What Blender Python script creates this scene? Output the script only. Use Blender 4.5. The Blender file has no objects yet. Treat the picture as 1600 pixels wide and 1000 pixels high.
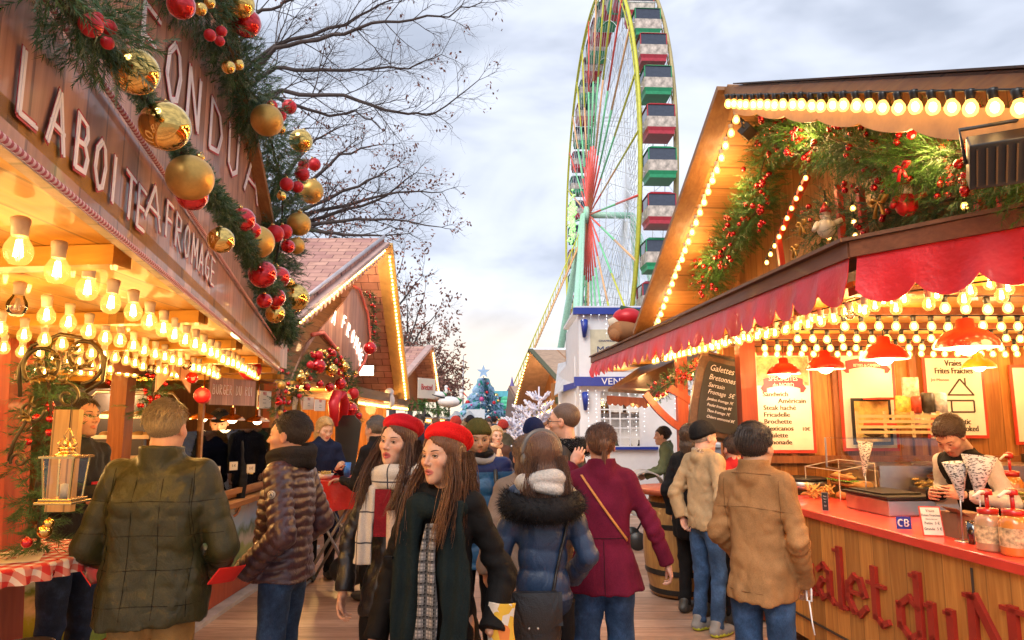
import bpy, math, random
import numpy as np
from mathutils import Vector, Matrix
S = bpy.context.scene
COL = S.collection
PI = math.pi
rnd = random.Random(7)
FPX = 1066.7
TH = math.radians(8.0)
CAMZ = 1.75
def ray(px, py):
 u = (px - 800) / FPX; v = (500 - py) / FPX
 return Vector((u, math.cos(TH) - v * math.sin(TH), math.sin(TH) + v * math.cos(TH)))
def at(px, py, Y):
 """world point seen at photo pixel (px,py) at distance Y down the street"""
 r = ray(px, py); t = Y / r.y
 return Vector((r.x * t, Y, CAMZ + r.z * t))
def onp(px, py, p0, n):
 r = ray(px, py); c = Vector((0, 0, CAMZ)); n = Vector(n)
 t = (Vector(p0) - c).dot(n) / r.dot(n)
 return c + r * t
def atz(px, py, z):
 r = ray(px, py); t = (z - CAMZ) / r.z
 return Vector((r.x * t, r.y * t, z))
MATS = {}
class NT:
 def __init__(s, m):
  m.use_nodes = True; s.t = m.node_tree; s.t.nodes.clear(); s.n = s.t.nodes
 def new(s, typ, **kw):
  nd = s.n.new(typ)
  for k, v in kw.items():
   if k.startswith('i_'):
    nd.inputs[k[2:].replace('_', ' ')].default_value = v
   else: setattr(nd, k, v)
  return nd
 def link(s, a, b): s.t.links.new(a, b)
 def math(s, op, a, b=None, c=None):
  nd = s.n.new('ShaderNodeMath'); nd.operation = op
  for i, x in enumerate((a, b, c)):
   if x is None: continue
   if isinstance(x, (int, float)): nd.inputs[i].default_value = x
   else: s.link(x, nd.inputs[i])
  return nd.outputs[0]
 def mix(s, fac, a, b, mode='MIX'):
  nd = s.n.new('ShaderNodeMix'); nd.data_type = 'RGBA'; nd.blend_type = mode
  for i, x in ((0, fac), (6, a), (7, b)):
   if isinstance(x, (int, float)): nd.inputs[i].default_value = x
   elif isinstance(x, (tuple, list)): nd.inputs[i].default_value = tuple(x)[:3] + (1,)
   else: s.link(x, nd.inputs[i])
  return nd.outputs[2]
 def ramp(s, fac, stops):
  nd = s.n.new('ShaderNodeValToRGB'); r = nd.color_ramp
  while len(r.elements) < len(stops): r.elements.new(.5)
  for e, (p, c) in zip(r.elements, stops):
   e.position = p; e.color = tuple(c)[:3] + (1,)
  s.link(fac, nd.inputs[0]); return nd.outputs[0]
 def co(s, scale=(1, 1, 1), rot=(0, 0, 0), src='Object'):
  tc = s.n.new('ShaderNodeTexCoord'); mp = s.n.new('ShaderNodeMapping')
  mp.inputs['Scale'].default_value = scale; mp.inputs['Rotation'].default_value = rot
  s.link(tc.outputs[src], mp.inputs[0]); return mp.outputs[0]
 def noise(s, vec, scale, detail=3, rough=.5, dist=0):
  nd = s.n.new('ShaderNodeTexNoise')
  nd.inputs['Scale'].default_value = scale; nd.inputs['Detail'].default_value = detail
  nd.inputs['Roughness'].default_value = rough; nd.inputs['Distortion'].default_value = dist
  if vec is not None: s.link(vec, nd.inputs['Vector'])
  return nd.outputs['Fac']
 def bump(s, h, strength=.3, dist=.01):
  nd = s.n.new('ShaderNodeBump'); nd.inputs['Strength'].default_value = strength
  nd.inputs['Distance'].default_value = dist; s.link(h, nd.inputs['Height']); return nd.outputs[0]
 def out(s, color, rough=.6, metal=0, normal=None, emis=None, estr=0, spec=.5, coat=0, alpha=None, trans=0, sheen=0, sss=0):
  b = s.n.new('ShaderNodeBsdfPrincipled'); o = s.n.new('ShaderNodeOutputMaterial')
  for k, v in (('Base Color', color), ('Roughness', rough), ('Metallic', metal), ('Emission Color', emis)):
   if v is None: continue
   if isinstance(v, (int, float)): b.inputs[k].default_value = v
   elif isinstance(v, (tuple, list)): b.inputs[k].default_value = tuple(v)[:3] + (1,)
   else: s.link(v, b.inputs[k])
  b.inputs['Emission Strength'].default_value = estr
  b.inputs['Specular IOR Level'].default_value = spec
  b.inputs['Coat Weight'].default_value = coat
  b.inputs['Transmission Weight'].default_value = trans
  b.inputs['Sheen Weight'].default_value = sheen
  if sss:
   b.inputs['Subsurface Weight'].default_value = sss
   b.inputs['Subsurface Radius'].default_value = (1, .35, .2); b.inputs['Subsurface Scale'].default_value = .01
  if alpha is not None: b.inputs['Alpha'].default_value = alpha
  if normal is not None: s.link(normal, b.inputs['Normal'])
  s.link(b.outputs[0], o.inputs[0]); return b
def newmat(name):
 m = bpy.data.materials.new(name); return m, NT(m)
def mat(name, col, rough=.6, metal=0, var=.15, vs=6, bump=.0, bs=60, emis=None, estr=0, spec=.5, coat=0, sheen=0, bd=.004):
 """plain surface with soft mottling and fine relief"""
 if name in MATS: return MATS[name]
 m, t = newmat(name)
 c = t.co()
 f = t.noise(c, vs, 4, .6)
 lo = tuple(x * (1 - var) for x in col); hi = tuple(min(1, x * (1 + var)) for x in col)
 cc = t.ramp(f, [(.3, lo), (.7, hi)])
 nm = None
 if bump: nm = t.bump(t.noise(c, bs, 3, .6), bump, bd)
 rr = t.math('ADD', t.math('MULTIPLY', f, .16), rough - .08)
 t.out(cc, rr, metal, nm, emis=emis, estr=estr, spec=spec, coat=coat, sheen=sheen)
 MATS[name] = m; return m
def wood(name, dark, light, axis='z', plank=.12, pax='x', rough=.5, seam=.5, gs=1.0, coat=.1, spec=.4):
 """boards running along axis, laid side by side along pax"""
 if name in MATS: return MATS[name]
 m, t = newmat(name)
 sc = {'x': (.6, 9, 9), 'y': (9, .6, 9), 'z': (9, 9, .6)}[axis]
 c = t.co()
 sep = t.new('ShaderNodeSeparateXYZ'); t.link(c, sep.inputs[0])
 pc = sep.outputs['XYZ'.index(pax.upper())]
 k = t.math('DIVIDE', pc, plank); fl = t.math('FLOOR', k); fr = t.math('FRACT', k)
 wn = t.new('ShaderNodeTexWhiteNoise', noise_dimensions='1D'); t.link(fl, wn.inputs['W'])
 off = t.new('ShaderNodeVectorMath', operation='ADD'); mp = t.new('ShaderNodeMapping')
 mp.inputs['Scale'].default_value = tuple(v * gs for v in sc); t.link(c, mp.inputs[0])
 t.link(mp.outputs[0], off.inputs[0]); t.link(t.math('MULTIPLY', wn.outputs['Value'], 37), off.inputs[1])
 g = t.noise(off.outputs[0], 2.2, 6, .62, .9)
 g2 = t.noise(off.outputs[0], 9, 3, .6)
 gg = t.math('ADD', t.math('MULTIPLY', g, .75), t.math('MULTIPLY', g2, .25))
 col = t.ramp(gg, [(.28, dark), (.5, tuple((a + b) / 2 for a, b in zip(dark, light))), (.68, light)])
 tone = t.math('ADD', t.math('MULTIPLY', wn.outputs['Value'], .5), .72)
 col = t.mix(1, col, t.ramp(t.math('MULTIPLY', tone, .8), [(0, (0, 0, 0)), (1, (1.0, 1.0, 1.0))]), 'MULTIPLY')
 edge = t.math('LESS_THAN', t.math('ABSOLUTE', t.math('SUBTRACT', fr, .5)), .5 - min(.06, .004 / plank))
 e2 = t.math('ADD', t.math('MULTIPLY', edge, seam), 1 - seam)
 cm = t.new('ShaderNodeCombineXYZ')
 for i in range(3): t.link(e2, cm.inputs[i])
 col = t.mix(1, col, cm.outputs[0], 'MULTIPLY')
 hgt = t.math('ADD', t.math('MULTIPLY', gg, .4), edge)
 t.out(col, t.math('ADD', t.math('MULTIPLY', g2, .3), rough - .1), 0, t.bump(hgt, .5, .004), spec=spec, coat=coat)
 MATS[name] = m; return m
def glass(name='clear_glass', tint=(1, 1, 1), rough=.02, mixf=.12):
 if name in MATS: return MATS[name]
 m, t = newmat(name)
 tr = t.new('ShaderNodeBsdfTransparent'); tr.inputs[0].default_value = tint + (1,)
 gl = t.new('ShaderNodeBsdfGlossy'); gl.inputs['Roughness'].default_value = rough
 fr = t.new('ShaderNodeFresnel'); fr.inputs[0].default_value = 1.45
 f = t.math('MAXIMUM', fr.outputs[0], mixf)
 mx = t.new('ShaderNodeMixShader'); t.link(f, mx.inputs[0]); t.link(tr.outputs[0], mx.inputs[1]); t.link(gl.outputs[0], mx.inputs[2])
 o = t.new('ShaderNodeOutputMaterial'); t.link(mx.outputs[0], o.inputs[0])
 MATS[name] = m; return m
def emit(name, col, strength):
 if name in MATS: return MATS[name]
 m, t = newmat(name)
 t.out((0.8, .7, .5), .4, emis=col, estr=strength); MATS[name] = m; return m
class MB:
 def __init__(s): s.v = []; s.f = []; s.m = []; s.s = []
 def add(s, vs, fs, mi=0, sm=False):
  o = len(s.v); s.v.extend(tuple(p) for p in vs)
  for f in fs: s.f.append(tuple(i + o for i in f)); s.m.append(mi); s.s.append(sm)
  return s
 def hexa(s, p, mi=0):
  """p: bottom 4 then top 4"""
  return s.add(p, [(3, 2, 1, 0), (4, 5, 6, 7), (0, 1, 5, 4), (1, 2, 6, 5), (2, 3, 7, 6), (3, 0, 4, 7)], mi)
 def box(s, c, size, rz=0, mi=0, M=None):
  x, y, z = (q / 2 for q in size)
  ps = [Vector(q) for q in ((-x, -y, -z), (x, -y, -z), (x, y, -z), (-x, y, -z), (-x, -y, z), (x, -y, z), (x, y, z), (-x, y, z))]
  R = M if M is not None else Matrix.Rotation(rz, 3, 'Z')
  return s.hexa([R @ q + Vector(c) for q in ps], mi)
 def bbox(s, lo, hi, mi=0):
  return s.box([(a + b) / 2 for a, b in zip(lo, hi)], [abs(b - a) for a, b in zip(lo, hi)], 0, mi)
 def bar(s, a, b, w, h, up=(0, 0, 1), mi=0):
  a = Vector(a); b = Vector(b); d = (b - a); L = d.length
  if L < 1e-6: return s
  d.normalize(); side = d.cross(Vector(up))
  if side.length < 1e-4: side = d.cross(Vector((0, 1, 0)))
  side.normalize(); u = side.cross(d)
  M = Matrix((side, d, u)).transposed()
  return s.box((a + b) / 2, (w, L, h), 0, mi, M)
 def slab(s, pts, thick, mi=0):
  """planar polygon with thickness vector"""
  n = len(pts); t = Vector(thick); P = [Vector(p) for p in pts]
  vs = P + [p + t for p in P]
  fs = [tuple(range(n))[::-1], tuple(range(n, 2 * n))] + [(i, (i + 1) % n, n + (i + 1) % n, n + i) for i in range(n)]
  return s.add(vs, fs, mi)
 def tube(s, pts, r, seg=8, mi=0, cap=True, flat=1.0):
  P = [Vector(p) for p in pts]; n = len(P)
  if n < 2: return s
  R = r if isinstance(r, (list, tuple)) else [r] * n
  vs = []; prev = None
  for i in range(n):
   d = (P[min(i + 1, n - 1)] - P[max(i - 1, 0)])
   if d.length < 1e-9: d = Vector((0, 0, 1))
   d.normalize()
   if prev is None:
    a = Vector((0, 0, 1)) if abs(d.z) < .9 else Vector((1, 0, 0)); x = d.cross(a).normalized()
   else:
    x = prev - d * prev.dot(d)
    x = x.normalized() if x.length > 1e-6 else d.orthogonal().normalized()
   prev = x; y = d.cross(x)
   for k in range(seg):
    an = 2 * PI * k / seg
    vs.append(P[i] + (x * math.cos(an) + y * math.sin(an) * flat) * R[i])
  fs = []
  for i in range(n - 1):
   for k in range(seg):
    k2 = (k + 1) % seg
    fs.append((i * seg + k, i * seg + k2, (i + 1) * seg + k2, (i + 1) * seg + k))
  if cap: fs += [tuple(range(seg))[::-1], tuple((n - 1) * seg + k for k in range(seg))]
  return s.add(vs, fs, mi, seg > 4)
 def lathe(s, prof, c=(0, 0, 0), seg=16, mi=0, M=None, cap=True):
  """prof: list of (radius, z)"""
  c = Vector(c); vs = []; n = len(prof)
  for (r, z) in prof:
   for k in range(seg):
    an = 2 * PI * k / seg; p = Vector((r * math.cos(an), r * math.sin(an), z))
    if M is not None: p = M @ p
    vs.append(p + c)
  fs = [(i * seg + k, i * seg + (k + 1) % seg, (i + 1) * seg + (k + 1) % seg, (i + 1) * seg + k) for i in range(n - 1) for k in range(seg)]
  if cap: fs += [tuple(range(seg))[::-1], tuple((n - 1) * seg + k for k in range(seg))]
  return s.add(vs, fs, mi, True)
 def ball(s, c, r, seg=12, rings=8, mi=0, sc=(1, 1, 1), M=None):
  prof = [(max(1e-4, math.sin(PI * i / rings)) * 1, -math.cos(PI * i / rings)) for i in range(rings + 1)]
  K = Matrix.Diagonal((r * sc[0], r * sc[1], r * sc[2]))
  if M is not None: K = M @ K
  return s.lathe(prof, c, seg, mi, K)
 def grid(s, fn, nu, nv, mi=0, sm=True, thick=None):
  vs = [fn(i / nu, j / nv) for i in range(nu + 1) for j in range(nv + 1)]
  fs = [(i * (nv + 1) + j, (i + 1) * (nv + 1) + j, (i + 1) * (nv + 1) + j + 1, i * (nv + 1) + j + 1) for i in range(nu) for j in range(nv)]
  s.add(vs, fs, mi, sm)
  if thick is not None:
   t = Vector(thick); s.add([Vector(p) + t for p in vs], [f[::-1] for f in fs], mi, sm)
   A = lambda i, j: i * (nv + 1) + j
   rim = [A(i, 0) for i in range(nu + 1)] + [A(nu, j) for j in range(1, nv + 1)] + [A(i, nv) for i in range(nu - 1, -1, -1)] + [A(0, j) for j in range(nv - 1, 0, -1)]
   n = len(rim); o = [Vector(vs[i]) for i in rim] + [Vector(vs[i]) + t for i in rim]
   s.add(o, [(i, (i + 1) % n, n + (i + 1) % n, n + i) for i in range(n)], mi)
  return s
 def merge(s, other, M=None, mi=None):
  vs = other.v if M is None else [M @ Vector(p) for p in other.v]
  o = len(s.v); s.v.extend(tuple(p) for p in vs)
  s.f.extend(tuple(i + o for i in f) for f in other.f); s.m.extend(other.m if mi is None else [mi] * len(other.m)); s.s.extend(other.s)
  return s
 def build(s, name, mats, parent=None, world=False, bevel=0):
  me = bpy.data.meshes.new(name)
  V = s.v
  if world and parent is not None:
   o = origin(parent); V = [(p[0] - o.x, p[1] - o.y, p[2] - o.z) for p in V]
  me.from_pydata(V, [], s.f)
  if not isinstance(mats, (list, tuple)): mats = [mats]
  for m in mats: me.materials.append(m)
  me.polygons.foreach_set('material_index', [min(i, len(mats) - 1) for i in s.m])
  me.polygons.foreach_set('use_smooth', s.s)
  me.update()
  o = bpy.data.objects.new(name, me); COL.objects.link(o)
  if parent is not None: o.parent = parent
  if bevel:
   b = o.modifiers.new('bevel', 'BEVEL'); b.width = bevel; b.segments = 2; b.limit_method = 'ANGLE'
  return o
def origin(o):
 p = Vector((0, 0, 0))
 while o is not None: p = p + o.location; o = o.parent
 return p
def tag(o, label=None, cat=None, group=None, kind=None):
 for k, v in (('label', label), ('category', cat), ('group', group), ('kind', kind)):
  if v: o[k] = v
 return o
def thing(name, label, cat, loc=(0, 0, 0), rz=0, group=None):
 o = bpy.data.objects.new(name, None); COL.objects.link(o); o.empty_display_size = .2
 o.location = loc; o.rotation_euler = (0, 0, rz)
 return tag(o, label, cat, group)
def copy_tree(o, parent=None):
 c = o.copy(); COL.objects.link(c)
 if parent is not None: c.parent = parent
 for ch in list(o.children): copy_tree(ch, c)
 return c
def textmesh(txt, size, mb, M, mi=0, align='CENTER', ext=.002, squash=1.0, shear=0):
 """flat lettering; M places text plane (x right, y up) in space"""
 cu = bpy.data.curves.new('t', 'FONT'); cu.body = txt; cu.size = size; cu.align_x = align; cu.extrude = ext
 cu.shear = shear; cu.resolution_u = 2
 o = bpy.data.objects.new('t', cu); COL.objects.link(o)
 me = bpy.data.meshes.new_from_object(o)
 vs = [M @ Vector((v.co.x * squash, v.co.y, v.co.z)) for v in me.vertices]
 mb.add(vs, [tuple(p.vertices) for p in me.polygons], mi)
 bpy.data.objects.remove(o); bpy.data.curves.remove(cu); bpy.data.meshes.remove(me)
 return mb
def frame(o, x, y):
 """4x4 from origin, x dir, y(up) dir"""
 x = Vector(x).normalized(); y = Vector(y); y = (y - x * y.dot(x)).normalized(); z = x.cross(y)
 M = Matrix((x, y, z)).transposed().to_4x4(); M.translation = Vector(o); return M
def surfnet(f, lo, hi, h):
 lo = np.array(lo, dtype=np.float32); hi = np.array(hi, dtype=np.float32)
 n = np.maximum(2, np.ceil((hi - lo) / h).astype(int) + 1)
 ax = [lo[i] + h * np.arange(n[i], dtype=np.float32) for i in range(3)]
 X, Y, Z = np.meshgrid(*ax, indexing='ij')
 D = f(X, Y, Z).astype(np.float32)
 D[0], D[-1] = np.maximum(D[0], h), np.maximum(D[-1], h)
 D[:, 0], D[:, -1] = np.maximum(D[:, 0], h), np.maximum(D[:, -1], h)
 D[:, :, 0], D[:, :, -1] = np.maximum(D[:, :, 0], h), np.maximum(D[:, :, -1], h)
 ins = D < 0
 nx, ny, nz = n - 1
 cs = [(a, b, c) for a in (0, 1) for b in (0, 1) for c in (0, 1)]
 cnt = sum(ins[a:a + nx, b:b + ny, c:c + nz].astype(np.int8) for a, b, c in cs)
 act = (cnt > 0) & (cnt < 8)
 I = np.argwhere(act)
 if len(I) == 0: return np.zeros((0, 3)), []
 idx = -np.ones((nx, ny, nz), dtype=np.int64); idx[act] = np.arange(len(I))
 acc = np.zeros((len(I), 3)); w = np.zeros(len(I))
 for a in cs:
  for k in range(3):
   if a[k]: continue
   b = list(a); b[k] = 1
   da = D[I[:, 0] + a[0], I[:, 1] + a[1], I[:, 2] + a[2]]; db = D[I[:, 0] + b[0], I[:, 1] + b[1], I[:, 2] + b[2]]
   x = (da < 0) != (db < 0)
   t = np.where(x, da / np.where(x, da - db, 1), 0)
   p = np.array(a, dtype=float)[None, :].repeat(len(I), 0); p[:, k] += t
   acc[x] += p[x]; w[x] += 1
 V = lo + h * (I + acc / w[:, None])
 Q = []
 for k in range(3):
  u, v = (k + 1) % 3, (k + 2) % 3
  s0 = [slice(None)] * 3; s1 = [slice(None)] * 3
  s0[k] = slice(0, -1); s1[k] = slice(1, None)
  A = ins[tuple(s0)]; B = ins[tuple(s1)]; E = np.argwhere(A != B)
  E = E[(E[:, u] > 0) & (E[:, v] > 0) & (E[:, u] < n[u] - 1) & (E[:, v] < n[v] - 1)]
  def g(du, dv):
   J = E.copy(); J[:, u] -= du; J[:, v] -= dv
   return idx[J[:, 0], J[:, 1], J[:, 2]]
  q = np.stack([g(1, 1), g(0, 1), g(0, 0), g(1, 0)], 1)
  fl = ~A[E[:, 0], E[:, 1], E[:, 2]]
  q[fl] = q[fl][:, ::-1]
  q = q[(q >= 0).all(1)]
  Q.append(q)
 return V, np.concatenate(Q)
def smin(a, b, k):
 h = np.clip(.5 + .5 * (b - a) / k, 0, 1)
 return b + (a - b) * h - k * h * (1 - h)
def smax(a, b, k): return -smin(-a, -b, k)
def cone(X, Y, Z, a, b, ra, rb, sc=None):
 ax, ay, az = a; dx, dy, dz = b[0] - ax, b[1] - ay, b[2] - az
 L = dx * dx + dy * dy + dz * dz + 1e-9
 t = np.clip(((X - ax) * dx + (Y - ay) * dy + (Z - az) * dz) / L, 0, 1)
 d = np.sqrt((X - ax - t * dx) ** 2 + (Y - ay - t * dy) ** 2 + (Z - az - t * dz) ** 2)
 return d - (ra + (rb - ra) * t)
def cone_t(X, Y, Z, a, b):
 ax, ay, az = a; dx, dy, dz = b[0] - ax, b[1] - ay, b[2] - az
 return ((X - ax) * dx + (Y - ay) * dy + (Z - az) * dz) / math.sqrt(dx * dx + dy * dy + dz * dz + 1e-9)
def ell(X, Y, Z, c, r, R=None):
 x, y, z = X - c[0], Y - c[1], Z - c[2]
 if R is not None:
  R = np.array(R.transposed()); x, y, z = (R[i, 0] * x + R[i, 1] * y + R[i, 2] * z for i in range(3))
 k0 = np.sqrt((x / r[0]) ** 2 + (y / r[1]) ** 2 + (z / r[2]) ** 2)
 k1 = np.sqrt((x / r[0] ** 2) ** 2 + (y / r[1] ** 2) ** 2 + (z / r[2] ** 2) ** 2) + 1e-9
 return k0 * (k0 - 1) / k1
def loft(X, Y, Z, secs, p=2.3):
 """secs: (z, cx, cy, half width, half depth) from low to high"""
 zs = [s[0] for s in secs]
 g = [np.interp(Z, zs, [s[i] for s in secs]) for i in range(1, 5)]
 x = np.abs(X - g[0]) / g[2]; y = np.abs(Y - g[1]) / g[3]
 k = (x ** p + y ** p) ** (1 / p)
 d = (k - 1) * np.minimum(g[2], g[3])
 return np.maximum(d, np.maximum(zs[0] - Z, Z - zs[-1]))
_wr = random.Random(3)
WAVES = []
for _o in range(3):
 for _i in range(5):
  v = Vector((_wr.gauss(0, 1), _wr.gauss(0, 1), _wr.gauss(0, 1.3))).normalized() * (1.8 ** _o)
  WAVES.append((v.x, v.y, v.z, _wr.random() * 6.28, .6 ** _o))
def fnoise(X, Y, Z, freq, seed=0):
 """sum of bent sine waves, about -1..1"""
 r = 0; w = 0
 for i, (a, b, c, ph, am) in enumerate(WAVES):
  q = (a * X + b * Y + c * Z) * freq + ph + seed * (1.7 + i)
  r = r + am * np.sin(q + 1.3 * np.sin(q * .53 + ph * 2 + X * freq * .5)); w += am
 return r / w * 1.8
def npobj(name, V, Q, mats, parent, mi=None, cols=None, smooth=True):
 me = bpy.data.meshes.new(name)
 me.from_pydata(V.tolist() if hasattr(V, 'tolist') else V, [], Q.tolist() if hasattr(Q, 'tolist') else Q)
 if not isinstance(mats, (list, tuple)): mats = [mats]
 for m in mats: me.materials.append(m)
 if mi is not None: me.polygons.foreach_set('material_index', mi)
 me.polygons.foreach_set('use_smooth', [smooth] * len(me.polygons))
 if cols is not None:
  ca = me.color_attributes.new('tint', 'FLOAT_COLOR', 'POINT')
  c4 = np.ones((len(cols), 4), dtype=np.float32); c4[:, :3] = cols
  ca.data.foreach_set('color', c4.ravel())
 me.update()
 o = bpy.data.objects.new(name, me); COL.objects.link(o)
 if parent is not None: o.parent = parent
 return o
def skin_mat():
 if 'skin' in MATS: return MATS['skin']
 m, t = newmat('skin')
 a = t.new('ShaderNodeAttribute', attribute_name='tint')
 c = t.co(); f = t.noise(c, 60, 4, .6)
 col = t.mix(1, a.outputs['Color'], t.ramp(f, [(.3, (.90, .88, .87)), (.7, (1, 1, 1))]), 'MULTIPLY')
 t.out(col, .48, 0, t.bump(t.noise(c, 420, 2, .5), .12, .002), spec=.4, sss=.12)
 MATS['skin'] = m; return m
def hair_mat(name, col, gloss=.42):
 if name in MATS: return MATS[name]
 m, t = newmat(name)
 c = t.co((1, 1, .12)); f = t.noise(c, 260, 3, .7, .3); f2 = t.noise(t.co(), 14, 3, .5)
 k = t.ramp(t.math('ADD', t.math('MULTIPLY', f, .7), t.math('MULTIPLY', f2, .3)), [(.3, tuple(x * .45 for x in col)), (.5, col), (.72, tuple(min(1, x * 1.7) for x in col))])
 t.out(k, gloss, 0, t.bump(f, .7, .004), spec=.35, sheen=.1)
 MATS[name] = m; return m
def cloth(name, col, rough=.8, weave=500, bump=.35, var=.25, sheen=0, spec=.14, col2=None, coat=0):
 sheen = 0
 if name in MATS: return MATS[name]
 m, t = newmat(name)
 c = t.co(); f = t.noise(c, 5, 4, .6); f2 = t.noise(c, weave, 2, .6)
 k = t.ramp(f, [(.32, tuple(x * (1 - var) for x in col)), (.68, tuple(min(1, x * (1 + var)) for x in (col2 or col)))])
 k = t.mix(1, k, t.ramp(f2, [(.3, (.72, .72, .72)), (.7, (1, 1, 1))]), 'MULTIPLY')
 wr = t.math('ABSOLUTE', t.math('SUBTRACT', t.noise(t.co((1.5, 1.5, .8)), 6, 3, .5, 1.2), .5)); n1 = t.bump(t.math('MULTIPLY', wr, 4), .30, .010)
 b = t.new('ShaderNodeBump'); b.inputs['Strength'].default_value = bump; b.inputs['Distance'].default_value = .004; t.link(f2, b.inputs['Height']); t.link(n1, b.inputs['Normal'])
 t.out(k, rough, 0, b.outputs[0], sheen=sheen, spec=spec, coat=coat)
 MATS[name] = m; return m
def denim(name='blue_denim', col=(.035, .075, .16)):
 if name in MATS: return MATS[name]
 m, t = newmat(name)
 c = t.co(); f = t.noise(c, 7, 5, .65); f2 = t.noise(t.co((1, 1, .25)), 380, 2, .6)
 k = t.ramp(f, [(.3, tuple(x * .55 for x in col)), (.5, col), (.75, tuple(x * 2.3 for x in col))])
 k = t.mix(1, k, t.ramp(f2, [(.3, (.6, .62, .66)), (.7, (1, 1, 1))]), 'MULTIPLY')
 t.out(k, .82, 0, t.bump(t.math('ADD', f2, t.noise(c, 18, 3, .6)), .4, .006), spec=.2)
 MATS[name] = m; return m
def plaid(name, base, line, axis_scale=(14, 14, 14), wid=.12, second=None):
 if name in MATS: return MATS[name]
 m, t = newmat(name)
 c = t.co(axis_scale); sp = t.new('ShaderNodeSeparateXYZ'); t.link(c, sp.inputs[0])
 def st(o, w, sh=0): return t.math('LESS_THAN', t.math('FRACT', t.math('ADD', o, sh)), w)
 k = t.mix(st(sp.outputs[0], wid), base, line)
 k2 = t.mix(st(sp.outputs[2], wid), k, line)
 if second:
  k2 = t.mix(t.math('MULTIPLY', st(t.math('MULTIPLY', sp.outputs[0], 3), .45), .6), k2, second)
  k2 = t.mix(t.math('MULTIPLY', st(t.math('MULTIPLY', sp.outputs[2], 3), .45), .6), k2, second)
 f2 = t.noise(t.co(), 300, 2, .6)
 k3 = t.mix(1, k2, t.ramp(f2, [(.3, (.7, .7, .7)), (.7, (1, 1, 1))]), 'MULTIPLY')
 t.out(k3, .9, 0, t.bump(t.math('ADD', f2, t.noise(t.co(), 30, 3, .6)), .4, .005), sheen=.2, spec=.2)
 MATS[name] = m; return m
SKIN = {'fair': (.62, .34, .215), 'pale': (.66, .40, .28), 'olive': (.50, .31, .21), 'ruddy': (.60, .34, .25), 'tan': (.42, .25, .16)}
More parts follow.
